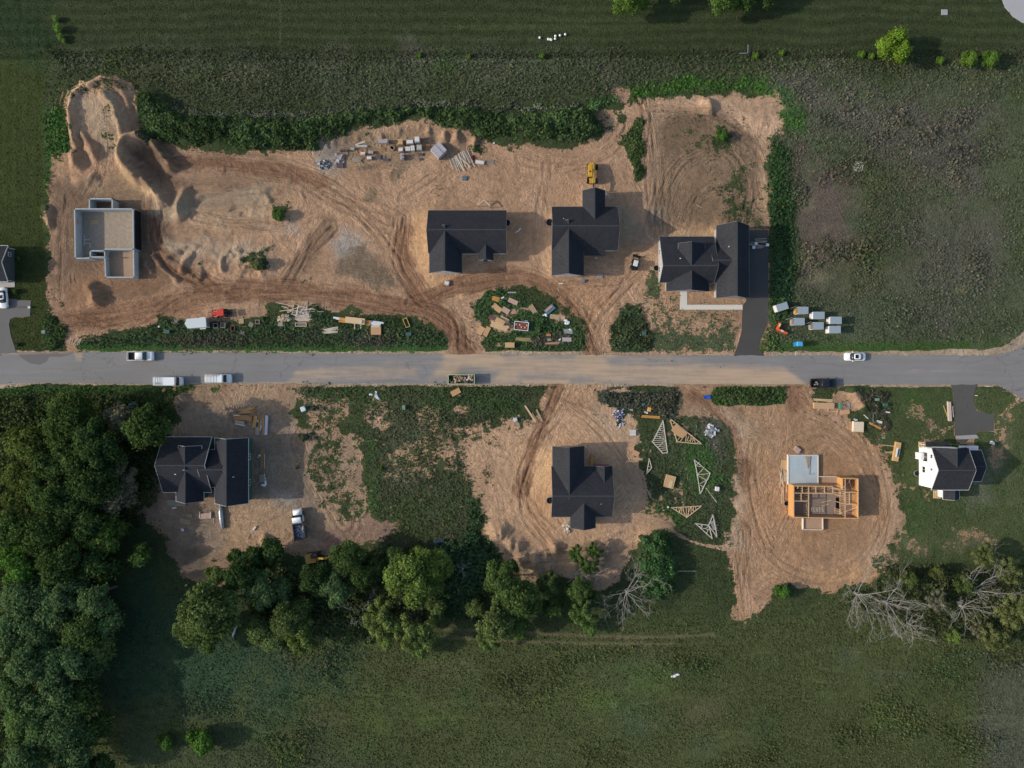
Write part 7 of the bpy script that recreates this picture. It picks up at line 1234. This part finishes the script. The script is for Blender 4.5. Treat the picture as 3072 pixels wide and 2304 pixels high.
NC = 26000; cx_ = rs.uniform(-118, 118, NC); cy_ = rs.uniform(-72, 70, NC); rgh = samp(NSM, cx_, cy_); kc = (samp(VEG, cx_, cy_) < -1.2) & free(cx_, cy_) & (rgh > .5) & ((cy_ > 29.8+12) | (cy_ < 22-1.5) | (rs.rand(NC) < .0)); kc &= ~((cy_ > 20) & (cy_ < 31.5))
for pp in PAVED: kc[kc] = sdf(cx_[kc], cy_[kc], pp) < -.3
cx_, cy_ = cx_[kc], cy_[kc]; nc_ = len(cx_); cs = (.07+.16*rs.rand(nc_)**2.5)[:, None]; ca_ = rs.uniform(0, 6.28, nc_); base = np.stack([cx_, cy_, samp(Z, cx_, cy_)-.02], 1)
vv = np.stack([base+cs*np.stack([np.cos(ca_+k*2.094), np.sin(ca_+k*2.094), np.zeros(nc_)], 1)*rs.uniform(.7,1.3,(nc_,1)) for k in range(3)]+[base+cs*np.array([0,0,.9])], 1).reshape(-1, 3).astype(np.float32)
tri_ = (np.arange(nc_)[:, None, None]*4+np.array([[0,1,3],[1,2,3],[2,0,3]])[None]).reshape(-1, 3).astype(np.int32); me = bpy.data.meshes.new('dirt_clods'); me.vertices.add(len(vv)); me.vertices.foreach_set('co', vv.ravel()); me.loops.add(tri_.size); me.loops.foreach_set('vertex_index', tri_.ravel())
me.polygons.add(len(tri_)); me.polygons.foreach_set('loop_start', np.arange(0, tri_.size, 3, dtype=np.int32)); me.update(calc_edges=True); me.materials.append(mat('clod_soil', (.33,.235,.165), .95, .3, scale=.3)); tag(link(bpy.data.objects.new('dirt_clods', me)), 'clods and stones strewn over the bare lots', 'clods', kind='stuff')
def thicket(name, label, poly, H, col, dens, size=.38, seed=1, cat='thicket', edge=2.5):
    col = tuple((np.array(col)*.82+.18*np.mean(col)*np.array([1.15,1.0,.8]))*np.array([1.55,1.5,1.4])); r = np.random.RandomState(seed); p = np.array(poly); x0, y0 = p.min(0); x1, y1 = p.max(0); n = int((x1-x0)*(y1-y0)*dens); x = r.uniform(x0, x1, n); y = r.uniform(y0, y1, n)
    d = sdf(x, y, poly)+(samp(NSM, x, y)-.5)*4+(samp(NMID, x, y)-.5)*3.0; k = d > 0; k &= free(x, y); x, y, d = x[k], y[k], d[k]; n = len(x)
    lump = VN(seed+3)(x/1.3, y/1.3)*.6+VN(seed+4)(x/3.2, y/3.2)*.4; gap = (lump < .30) & (r.rand(n) < (.75 if H < 1.4 else .3)); x, y, d, lump = x[~gap], y[~gap], d[~gap], lump[~gap]; n = len(x); top = H*np.sqrt(np.clip(d/edge, 0, 1))*(.35+.95*lump); z = samp(Z, x, y)+top*r.uniform(.55, 1.0, n)
    e = .25; gx = (VN(seed+3)((x+e)/1.3, y/1.3)-VN(seed+3)(x/1.3, y/1.3)); gy = (VN(seed+3)(x/1.3, (y+e)/1.3)-VN(seed+3)(x/1.3, y/1.3))
    Nn = np.stack([-gx*H*2.2, -gy*H*2.2, np.ones(n)], 1)+r.normal(size=(n,3))*.5
    tv = (.7+.75*VN(seed+9)(x/5, y/5))[:, None]; tint = np.array(col)*tv*r.uniform(.7, 1.35, (n,1))*(1+r.normal(size=(n,3))*.08)
    return tag(cards(name, np.stack([x,y,z],1), Nn, size*r.uniform(.6,1.4,n), np.clip(tint,.008,.4), COVER, r), label, cat, kind='stuff')
thicket('hedge_thicket','dark green thicket along the foot of the north berm', O((303,205),(345,215),(400,250),(520,262),(640,262),(720,252),(820,240),(900,236),(1000,240),(1080,246),(1180,246),(1262,235),(1285,262),(1290,270),(1310,285),(1250,308),(1150,306),(1080,300),(1000,283),(940,263),(900,256),(840,270),(770,280),(700,300),(670,322),(540,326),(480,313),(400,308),(330,290),(305,260)), 2.1, (.044,.084,.030), 26, .40, 11)
thicket('hedge_thicket','greyish weedy growth along the top of the north berm', O((350,225),(430,232),(520,245),(640,245),(720,238),(820,222),(900,215),(1000,220),(1080,225),(1180,228),(1262,222),(1262,242),(1080,252),(900,242),(720,262),(520,275),(400,262)), 1.0, (.085,.105,.072), 18, .34, 12)
thicket('hedge_thicket','bright green clump where the hedge ends at the dirt track', O((1270,215),(1335,208),(1332,232),(1275,242),(1262,232)), .9, (.05,.12,.04), 16, .36, 13)
thicket('vine_mound','egg-shaped mound smothered in green vines below the trusses', PL('Y7',[(1730,180),(1830,100),(1930,130),(1990,250),(2000,450),(1960,640),(1850,680),(1720,600),(1640,520),(1700,400)]), 2.6, (.034,.088,.030), 22, .40, 14, 'vine mound')
thicket('shrub_strip','green shrub strip on the right of the black driveway', O((1662,440),(1685,450),(1705,520),(1715,590),(1700,660),(1685,700),(1664,705),(1660,600)), 1.3, (.034,.078,.034), 20, .36, 15)
thicket('roadside_brush','leafy brush patch at the driveway corner by the sheds', O((1642,720),(1662,706),(1680,730),(1690,755),(1650,764),(1640,750)), .9, (.05,.10,.032), 16, .34, 16)
thicket('underbrush','dark low underbrush between the tree line and the sandy lot', PL('Y7',[(0,260),(200,200),(360,120),(480,200),(560,380),(640,420),(560,560),(430,700),(330,860),(100,860),(0,800)]), 1.8, (.030,.066,.030), 16, .42, 17)
thicket('underbrush','brush along the left edge of the sandy lot', PL('Y3',[(-10,1000),(60,1000),(120,1180),(110,1340),(240,1500),(330,1600),(280,1700),(100,1659),(0,1500)]), 1.1, (.034,.080,.032), 16, .38, 18)
thicket('underbrush','shrubby floor of the left woods', O((-60,870),(250,850),(370,880),(350,960),(335,1080),(260,1170),(210,1240),(250,1320),(230,1420),(150,1480),(130,1659),(-60,1700)), 1.8, (.038,.060,.020), 9, .45, 19)
thicket('underbrush','green brush under the middle tree row', PL('Y6',[(900,380),(1350,330),(1900,250),(2212,300),(2212,1000),(1500,1000),(1000,1100),(700,1050),(650,700)]), 3.0, (.050,.078,.030), 16, .42, 20, edge=5)
thicket('underbrush','olive brush between the dead trees at the right', PL('Y8',[(700,480),(950,450),(1120,290),(1500,250),(1900,300),(2250,250),(2250,900),(1900,900),(1400,860),(1000,700),(660,600)]), 1.0, (.052,.072,.030), 9, .38, 21)
thicket('roadside_brush','dark shrubby patch right of the telehandler house entrance', PL('Z7',[(900,1250),(950,1130),(1050,1080),(1180,1060),(1260,1110),(1250,1340),(950,1360)]), 1.1, (.048,.070,.034), 16, .36, 22)
thicket('roadside_brush','leafy mound in the middle of the island', PL('D3',[(1200,640),(1400,560),(1560,620),(1590,760),(1480,880),(1300,930),(1180,760)]), 1.7, (.036,.085,.030), 24, .36, 23)
thicket('roadside_brush','bushes at the top of the island', PL('D3',[(480,120),(640,60),(740,150),(760,340),(600,340),(560,280),(470,200)]), 1.1, (.036,.080,.030), 20, .34, 24)
thicket('roadside_brush','brush at the lot corner left of the first entrance', PL('E6',[(590,1260),(720,1150),(900,1300),(920,1420),(800,1580),(620,1640),(580,1500)]), 1.2, (.040,.085,.028), 18, .36, 25)
thicket('roadside_brush','low hedge strip between the second and third entrances', PL('Y4',[(-30,130),(540,120),(580,200),(530,255),(0,250)]), .9, (.052,.082,.034), 11, .34, 26)
thicket('roadside_brush','dark brush bank above the orange beams', PL('E1',[(0,60),(640,60),(1150,40),(1170,200),(1090,430),(960,470),(560,430),(480,300),(250,260),(0,200)]), 1.1, (.066,.070,.048), 16, .34, 27)
thicket('roadside_brush','dark brush clump below the black pickup', PL('E4',[(1140,300),(1300,200),(1700,260),(1720,560),(1640,900),(1500,1020),(1320,900),(1230,640)]), 1.1, (.056,.056,.046), 16, .32, 28)
thicket('roadside_brush','leafy verge brush between the trailer and the road', PL('D5',[(200,480),(640,460),(1000,520),(1400,500),(1800,440),(2200,460),(2212,760),(300,760)]), .6, (.056,.080,.036), 8, .32, 29)
thicket('roadside_brush','leafy brush right of the roadside lumber', PL('D4',[(1750,440),(1880,300),(2020,280),(2212,340),(2212,740),(1780,760),(1720,620)]), .8, (.050,.080,.034), 10, .34, 30)
thicket('roadside_brush','brush below the scrap heap and pale board fan', PL('D4',[(20,480),(300,500),(720,520),(760,600),(1100,620),(1500,560),(1560,640),(1700,740),(40,760)]), .7, (.058,.074,.042), 8, .34, 31)
thicket('weed_wedge','wedge of tall weeds between two dirt tracks', tri, .8, (.050,.080,.026), 14, .34, 32, 'weeds')
# crowns
def crown_mesh(seed, Rr, Hh, nleaf, size, nclump, spread=.62, cr=.42, low=-.35):
    r = np.random.RandomState(seed); cl = []
    for i in range(nclump):
        a = r.uniform(0, 2*math.pi); e = r.uniform(low, 1)**1 if i > 2 else r.uniform(.6, 1); q = math.sqrt(max(0, 1-max(e,0)**2)); rad = spread*r.uniform(.75, 1.25)
        cl.append((Rr*rad*q*math.cos(a), Rr*rad*q*math.sin(a), Hh*.5*e*.72, Rr*cr*r.uniform(.6, 1.15)))
    cl.append((0,0,0,Rr*.45)); cl = np.array(cl); w = cl[:,3]**2; idx = r.choice(len(cl), nleaf, p=w/w.sum()); d = r.normal(size=(nleaf,3)); d[:,2] += .35; d /= np.linalg.norm(d, axis=1, keepdims=True)
    rad = cl[idx,3]*(r.uniform(0,1,nleaf)**.28)*(1+.34*np.sin(d[:,0]*9+idx)*np.cos(d[:,1]*8+idx*2)*np.cos(d[:,2]*5+idx)); rad = rad*np.where(r.rand(nleaf) < .14, r.uniform(1.0,1.45,nleaf), 1); C = cl[idx,:3]+d*rad[:,None]*np.array([1,1,.8])
    tn = r.uniform(.72, 1.35, (nleaf,1))*(.72+.6*r.rand(len(cl)))[idx][:,None]; tint = np.ones((nleaf,3))*tn*(1+r.normal(size=(nleaf,3))*.05)
    o = cards('crown', C, d*1.1+r.normal(size=(nleaf,3))*.55, size*r.uniform(.6,1.4,nleaf), tint, LEAF, r); me = o.data; bpy.data.objects.remove(o); return me, cl
def trunk_mesh(seed, cl, crown_z, r0):
    r = random.Random(seed); b = MB(); b.tube([(0,0,-.3),(r.uniform(-.2,.2),r.uniform(-.2,.2),crown_z*.5),(r.uniform(-.3,.3),r.uniform(-.3,.3),crown_z*.95),(0,0,crown_z+.8)],[r0*1.3,r0,r0*.75,r0*.3],7)
    for c in cl[::2]: b.tube([(0,0,crown_z*.55),(c[0]*.4,c[1]*.4,crown_z*.75+c[2]*.2),(c[0]*.95,c[1]*.95,crown_z+c[2])],[r0*.5,r0*.3,r0*.08],5)
    o = b.build('trunk', mat('bark',(.16,.13,.10),.95,.25,scale=3)); me = o.data; bpy.data.objects.remove(o); return me
PRO = []
for k,(Rr,Hh,nl,sz_,nc,sp_,cr_) in enumerate(((6,7,15000,.36,20,.66,.34),(6,8,15000,.34,26,.70,.28),(6,6.5,14000,.38,16,.62,.38),(5,7,12000,.34,18,.70,.30),(3.6,4.5,7000,.32,12,.60,.40),(3,4,5200,.30,9,.55,.42),(6,7,9500,.36,24,.78,.24))):
    me, cl = crown_mesh(200+k, Rr, Hh, nl, sz_, nc, sp_, cr_); cz = {0:8,1:8.5,2:7.5,3:8,4:4.6,5:3.2,6:8}[k]; PRO.append((me, trunk_mesh(300+k, cl, cz, .28 if Rr > 4 else .13), cz, Rr))
TS = {'Y6':1.28,'Y7':1.22,'Y8':1.2,'O':1.12}
def tree(f, x, y, rad, pk, tint, label, sx=1.0, sy=1.0, rot=0, group='trees of the left woods and tree line', name='broadleaf_tree', cat='tree', hs=1.0):
    """rad in photo units of the frame; x,y is where the crown shows"""
    me, tm, cz, Rr = PRO[pk]; tint = (tint[0]*2.0, tint[1]*1.82, tint[2]*1.6); s = rad*SC(f)/Rr*(TS.get(f,1) if cat == 'tree' else 1); zc = cz*s*hs+.8*s; X, Y = W(f, x, y, zc); g = gz(X, Y); t = thing(name, label, cat, (X, Y, g), rot, group)
    c = bpy.data.objects.new('crown', me); link(c, t); c.location = (0,0,cz*s*hs); c.scale = (s*sx, s*sy, s); c.color = (*tint, 1)
    k = bpy.data.objects.new('trunk', tm); link(k, t); k.scale = (s, s, s*hs); return t
G1=(.062,.105,.038); G2=(.078,.118,.046); G3=(.046,.082,.028); G4=(.036,.068,.026); GY=(.105,.115,.085); G5=(.095,.150,.045); G6=(.065,.115,.055)
WOODS = [(312,918,48,3,G3,'dark rounded tree touching the upper left corner of the green-walled house'),(255,905,34,4,GY,'grey-leaved bush left of the rounded tree by the green-walled house'),
 (150,905,46,0,G3,'uppermost broad tree of the left woods'),(210,960,52,1,G4,'dark tree below and right of the uppermost broad tree'),(130,990,50,2,G3,'dark olive tree at the middle left of the woods, second row'),(60,960,40,4,(.07,.10,.03),'yellowish tree at the left edge, second row'),
 (195,1040,50,0,G4,'dark tree left of the grey-leaved crowns'),(255,1030,34,6,GY,'pale grey crown, upper one of the grey pair'),(245,1075,34,4,GY,'pale grey crown, lower one of the grey pair facing the house'),(110,1070,48,1,G3,'mid-sized crown left of the dark third-row tree'),(45,1050,42,2,(.06,.09,.028),'olive crown at the left edge, third row'),
 (170,1120,48,2,G4,'dark crown under the grey pair'),(90,1150,50,0,G3,'broad dark crown, left of centre in the fourth row'),(30,1150,44,3,(.065,.11,.035),'green crown at the left edge, fourth row'),(225,1160,36,4,(.06,.105,.03),'light green crown in the dark gap near the clearing'),(305,1195,30,5,(.05,.095,.03),'small crown at the clearing edge below the green-walled house'),
 (40,1215,44,1,(.055,.12,.028),'bright green crown at the left edge, fifth row'),(120,1220,44,3,G3,'dark crown in the fifth row'),(205,1225,38,4,G4,'dark crown in the fifth row nearest the clearing'),
 (55,1290,46,0,G6,'blue-green crown of the lower woods, first on the left'),(130,1285,42,1,G6,'blue-green crown second in the top row of the lower woods'),(205,1290,40,3,G6,'blue-green crown at the right of the top row of the lower woods'),(230,1340,34,4,(.075,.13,.06),'pale right-hand crown on the edge of the shaded meadow'),
 (100,1350,48,2,G6,'broad crown with a dead limb through it'),(30,1370,44,1,G6,'crown at the left edge beside the dead limb tree'),(175,1365,44,0,G1,'rounded crown right of the dead limb'),(215,1395,32,4,(.085,.13,.05),'small bright crown at the right edge of the lower woods'),
 (60,1430,48,3,G6,'crown at the left, third row of the lower woods'),(135,1430,48,1,G6,'large crown in the middle, third row of the lower woods'),(195,1440,32,5,G6,'small crown reaching into the shaded meadow'),
 (30,1495,44,0,(.075,.13,.055),'pale crown at the left edge, fourth row of the lower woods'),(105,1500,50,2,G6,'broad crown, fourth row of the lower woods'),(170,1510,38,4,G3,'darker crown, fourth row of the lower woods on the meadow side'),
 (60,1565,46,1,(.075,.13,.05),'pale green crown second from the bottom at the left'),(135,1575,46,0,G6,'large crown second from the bottom'),(195,1580,32,4,G3,'dark small crown second from the bottom on the meadow side'),(60,1640,46,3,G6,'crown at the bottom left corner'),(150,1645,46,2,G6,'crown at the bottom edge right of the corner crown'),(210,1650,30,5,G4,'dark small crown at the bottom edge')]
for i,(x,y,r_,pk,tn,l) in enumerate(WOODS): tree('O',x,y,r_,pk,tn,l,rot=i*67,sx=.95+.1*(i%3),sy=1.05-.08*(i%2))
LINE = [('Y6',330,780,190,0,G2,'large olive tree at the left end of the middle row',20),('Y6',170,950,110,3,G2,'lower left lobe tree beside the large olive tree',80),('Y6',380,470,80,5,G2,'small olive tree above the large olive tree',10),('Y6',330,1010,90,4,G1,'tree below the large olive tree at its lower right',40),
 ('Y6',590,470,125,3,G4,'dark round tree touching the lower dirt of the first lot',0),('Y6',560,330,70,5,G4,'small dark tree at the top left of the middle row',50),('Y6',720,340,85,4,G4,'dark tree with pink blossoms at the dirt edge',90),('Y6',870,280,90,4,G4,'dark shrub tree just below the dirt pile',30),
 ('Y6',780,620,120,1,G6,'grey-green tall tree second in the middle row',15),('Y6',860,390,50,5,G2,'thin young tree above the grey-green tall tree',0),('Y6',950,600,90,4,G6,'grey-green tree right of its tall neighbour',70),('Y6',760,930,90,4,G2,'low tree in front of the grey-green tall tree',20),
 ('Y6',1000,850,120,0,G2,'olive tree in the centre of the lower middle row',33),('Y6',880,1010,85,4,(.085,.13,.055),'pale tree at the lower edge of the middle row',5),('Y6',1130,750,80,4,G1,'tree right of the olive centre tree',60),('Y6',1120,980,110,6,(.08,.12,.04),'thin spreading tree at the meadow edge',0),('Y6',1200,500,110,3,G4,'very dark tree below the excavator',45),
 ('Y6',1390,590,115,1,G6,'pale blue-green tree between the two dark gaps',10),('Y6',1490,350,115,0,G1,'tree covering the excavator boom tip',75),('Y6',1600,480,95,3,G3,'dark tree above the bare branches',25),('Y6',1720,420,85,4,G4,'dark tree left of the bright pair',0),('Y6',1900,340,75,4,G1,'mid green tree at the upper left of the bright pair',40),
 ('Y6',2020,540,165,2,G5,'bright yellow-green tree, left one of the bright pair',0),('Y6',2070,300,65,5,G5,'bright small top beside the bright pair',30),('Y6',2210,420,120,0,G5,'bright yellow-green tree, right one of the bright pair',50),
 ('Y6',1790,850,120,6,(.10,.14,.05),'olive airy tree among bare branches below the bright pair',12),('Y6',1800,1030,70,5,(.10,.15,.055),'small pale tree at the meadow edge below the bare branches',0),('Y6',2060,950,130,6,(.095,.135,.05),'airy tree with white twigs below the bright pair',70),('Y6',2070,1100,75,5,(.085,.14,.05),'lowest small crown under the airy twiggy tree',20),
 ('Y7',0,560,90,4,G5,'yellow-green tree at the right flank of the bright pair',10),('Y7',20,760,85,4,G2,'olive tree right of the airy twiggy tree',60),
 ('Y7',560,560,130,1,G1,'big dark-green tree, upper one of the central cluster',0),('Y7',720,690,140,0,G1,'big tree on the right of the central cluster',35),('Y7',500,880,130,3,(.085,.125,.05),'pale big tree, lower left of the central cluster',10),('Y7',350,760,70,4,G2,'small crown on the left flank of the central cluster',0),('Y7',640,400,60,5,G3,'small dark top above the central cluster',25),('Y7',460,1020,80,6,(.09,.14,.055),'lowest pale crown of the central cluster, reaching the meadow',0),('Y7',700,900,90,4,G1,'crown between the central cluster and the grass track',50),
 ('Y7',960,560,85,6,G1,'airy tree between the central cluster and the young tree',0),('Y7',1210,590,90,3,G1,'tree just below the pale brush heap',20),('Y7',1000,750,80,4,G3,'low dark tree in the gap right of the central cluster',0),('Y7',1160,640,70,4,G1,'slim tree beside the tree below the brush heap',70),('Y7',1250,800,95,6,(.075,.125,.045),'pale airy tree left of the big dead tree',15),('Y7',1290,920,60,5,(.07,.13,.045),'small green crown at the grass track left of the big dead tree',0),('Y7',1330,650,60,5,G3,'small dark crown between the brush heap and the dead tree',0),
 ('Y7',1190,310,55,6,(.06,.11,.035),'young tree on the sand, left arm',0),('Y7',1340,280,55,6,(.06,.11,.035),'young tree on the sand, right arm',30),('Y7',1290,400,65,6,G1,'young tree on the sand, lower trunk crown',60),
 ('Y8',1900,190,85,6,(.080,.105,.045),'bright airy tree at the right, highest of its group',0),('Y8',2110,310,90,6,(.080,.105,.045),'bright airy tree right of the highest of its group',40),('Y8',2150,650,120,6,(.090,.115,.050),'yellow-green airy tree at the right edge',10),('Y8',1990,850,100,6,(.085,.108,.048),'yellow-green airy tree lowest at the right',70),('Y8',1250,370,75,5,(.055,.085,.03),'low dark shrub tree between the dead trees and the sand',0),('Y8',1700,420,80,5,(.05,.08,.03),'dark shrub tree at the middle of the dead tree group',30),('Y8',1500,560,75,6,GY,'greyish shrub between the dead trees',0),('Y8',1480,330,60,5,(.065,.085,.035),'small olive shrub above the greyish shrub',50),('Y8',1850,800,60,6,GY,'pale grey twiggy shrub near the lowest airy tree',0),('Y8',1620,850,60,5,(.09,.14,.045),'small green shrub at the edge of the big meadow on the right',20)]
for i,(f,x,y,r_,pk,tn,l,rt) in enumerate(LINE): tree(f,x,y,r_,pk,tn,l,rot=rt,sx=1.0,sy=1.12 if i%2 else 1.0)
for q in (('O',1357,-6,32,0,(.085,.15,.04),'bright tree cut by the top edge, left one of two',1.0),('O',1392,-10,22,4,(.085,.15,.04),'small bright crown joined to the left tree at the top edge',1.0),('O',1562,-8,30,0,(.075,.135,.04),'bright tree cut by the top edge, right one of two',1.0),('O',1605,-12,26,4,(.06,.11,.035),'darker crown right of the right tree at the top edge',1.0),('O',1660,-14,22,4,(.045,.085,.03),'dark low crown at the top edge, furthest right of the group',1.0),('O',1465,-22,22,4,(.045,.085,.03),'dark crown in the gap of the top edge trees',1.0),('O',1320,-14,18,5,(.05,.09,.03),'small dark crown left of the top edge trees',1.0)):
    tree(*q[:7], rot=int(q[1])%90, group='trees cut by the top edge')
tree('O',1936,101,33,2,(.105,.185,.03),'round bright green tree at the upper right on the field edge',group='shrubs along the upper field edge',hs=.7); tree('O',2137,122,20,5,(.065,.13,.03),'dark green shrub, right one of the pair at the upper right',group='shrubs along the upper field edge',hs=.7); tree('O',2092,122,19,5,(.075,.14,.03),'dark green shrub, left one of the pair at the upper right',group='shrubs along the upper field edge',hs=.7)
for (x,y,r_,l) in ((1632,118,9,'small bright bush between the field and its weedy strip, nearest the pipe corner'),(1860,115,10,'small bright bush left of the round bright tree'),(1882,119,9,'small bright bush touching the round bright tree'),(2030,128,11,'small bush halfway between the round tree and the shrub pair'),(1012,121,7,'tiny bright bush on the edge of the top field, right one'),(1170,118,8,'tiny bright bush below the white balls'),(905,118,7,'tiny bright bush on the edge of the top field, left one'),(1688,112,8,'bright bush nearest the dirt corner on the upper field edge')):
    tree('O',x,y,r_,5,(.08,.15,.03),l,group='small bushes along the upper field edge',name='bush',cat='bush',hs=.5)
for k,(x,y,r_) in enumerate(((118,38,9),(122,58,12),(128,78,9),(136,86,7))): tree('O',x,y,r_,5,(.10,.19,.05),('topmost','second','third','lowest')[k]+' puff of the pale green slanting shrub at the upper left',group='pale green slanting shrub row',name='bush',cat='bush',hs=.6)
for (f,x,y,r_,tn,l) in (('Z2',232,1215,66,(.05,.10,.03),'round green bush on the dirt left of the long-roofed north house'),('Z3',1836,1110,62,(.05,.11,.03),'round green bush on the brown dirt at the upper right lot'),('Z6',50,350,70,(.085,.11,.06),'greyish weed clump beside the brown tyre swath'),('D7',1250,640,90,(.075,.09,.065),'grey-green low bush in the tyre ruts near the green-walled house'),('E6',245,340,38,(.06,.12,.03),'small garden shrub beside the left-edge house'),('E6',195,790,50,(.05,.09,.03),'low garden shrub above the left-edge apron'),('E6',235,1530,38,(.035,.06,.03),'dark round shrub at the foot of the lawn by the left driveway'),('Y5',1640,1420,140,(.06,.13,.03),'bright green bush at the bottom of the shaded meadow'),('Y5',1360,1430,90,(.05,.11,.03),'green bush left of the bright one at the bottom'),('Y1',850,1400,120,(.065,.125,.035),'light green bush in the dark hollow of the woods'),('Y8',200,470,80,(.05,.12,.03),'green bush under the lower tyre tracks of the framed house lot'),('Y2',1080,790,24,(.05,.13,.03),'small bright bush in the middle grassy lot'),('D2',1640,440,60,(.04,.09,.03),'leafy clump on the eroded bank above the red bricks')):
    tree(f,x,y,r_,5,tn,l,group=None,name='bush',cat='bush',hs=.45)
# bare trees
def bare_tree(f, x, y, rad, seed, label, n=9, dirs=None, h=5.0, col=(.34,.32,.29), group='dead trees', name='dead_tree'):
    X, Y = W(f,x,y,h*.5); g = gz(X,Y); R_ = rad*SC(f); r = random.Random(seed); b = MB(); tw = MB()
    def grow(p, d, L, r0, depth):
        pts = [p]; q = Vector(p); dd = Vector(d).normalized(); k = 5
        for i in range(k):
            dd = (dd+Vector((r.uniform(-1,1),r.uniform(-1,1),r.uniform(-.5,.45)))*.30).normalized(); q = q+dd*(L/k); q.z = max(q.z, .3); pts.append(tuple(q))
        (b if depth < 2 else tw).tube(pts, [max(.011, r0*(1-.8*i/k)) for i in range(k+1)], 5 if depth < 2 else 3)
        if depth < 3:
            for i in range(1, k+1):
                for _ in range(1):
                    if r.random() < (1,.9,.65)[depth]: grow(pts[i], dd*.8+Vector((r.uniform(-1,1),r.uniform(-1,1),r.uniform(-.2,.4)))*.9, L*r.uniform(.3,.5), r0*.5, depth+1)
    b.tube([(0,0,-.3),(.1,0,h*.35)],[.3,.24],7)
    for i in range(n):
        a = R(dirs[i]) if dirs else 2*math.pi*i/n+r.uniform(-.3,.3); grow((0,0,h*.3), (math.cos(a), math.sin(a), r.uniform(.15,.6)), R_*r.uniform(.65,1.1), .075, 0)
    t = thing(name, label, 'dead tree', (X,Y,g), 0, group); b.build('limbs', mat('dead_wood_'+name, col, .9, .15), t); tw.build('twigs', mat('dead_wood_'+name, col, .9, .15), t); return t
bare_tree('Y7',1610,640,290,1,'large pale dead tree below the vine mound',10,[75,60,35,15,-20,-45,-80,-100,-130,200],6)
bare_tree('Y8',850,520,330,2,'large pale dead tree below the framed house lot, left one of the right-hand group',10,[30,10,70,-20,-60,-80,-95,-120,-150,150],6); bare_tree('Y8',1090,590,300,3,'large pale dead tree right of the leftmost one in the right-hand group',8,[20,0,-20,-45,-70,-100,150,60],6)
bare_tree('Y8',1760,490,290,4,'dead tree with a long limb reaching right in the right-hand group',6,[0,10,25,-10,60,95],5.5); bare_tree('Y8',1720,620,200,5,'dead tree with starry twigs in the right-hand group',7,[0,-30,-70,-120,-150,120,60],5); bare_tree('Y8',1270,760,150,6,'low dead brush below the dead trees in the right-hand group',8,None,2.5,(.33,.29,.25))
bare_tree('Y6',1580,790,130,7,'white bare-branched tree in the dark gap of the middle row',6,[110,60,150,-90,-110,20],6,(.42,.38,.35)); bare_tree('Y6',1680,570,110,8,'small white bare tree above the bare-branched one in the middle row',4,[70,20,100,-60],6,(.42,.38,.35)); bare_tree('Y6',1990,740,180,9,'bare limbs between the bright pair and the airy trees',6,[170,20,40,140,-80,0],6,(.42,.38,.34))
bare_tree('Y7',1340,490,90,10,'pale brush heap on the sand right of the young tree',9,None,1.6,(.42,.37,.33),None,'brush_pile'); bare_tree('Y7',1180,470,100,11,'grey brush heap on the sand left of the pale one',9,None,1.6,(.32,.27,.24),None,'brush_pile'); bare_tree('Y7',240,440,70,12,'white bare twigs over the dark underbrush',4,[60,100,140,-80],4,(.42,.38,.35))
bare_tree('Y5',500,610,140,13,'white bare limb in the left woods beside the broad crown',4,[40,30,-60,210],9,(.48,.46,.44)); bare_tree('Y5',590,370,50,14,'hooked white branch in the upper part of the lower woods',3,[80,10,-100],9,(.48,.46,.44)); bare_tree('D5',450,340,60,15,'grey root and brush lump above the trailer weeds',8,None,1.2,(.2,.16,.13),None,'brush_pile'); bare_tree('D4',590,920,28,16,'dark dead weed lying on the upper road edge',6,None,.6,(.09,.085,.08),None,'brush_pile')
bare_tree('D5',1500,520,40,17,'dry pinkish weed clump in the verge below the narrow crate',7,None,1.0,(.25,.18,.15),None,'brush_pile')
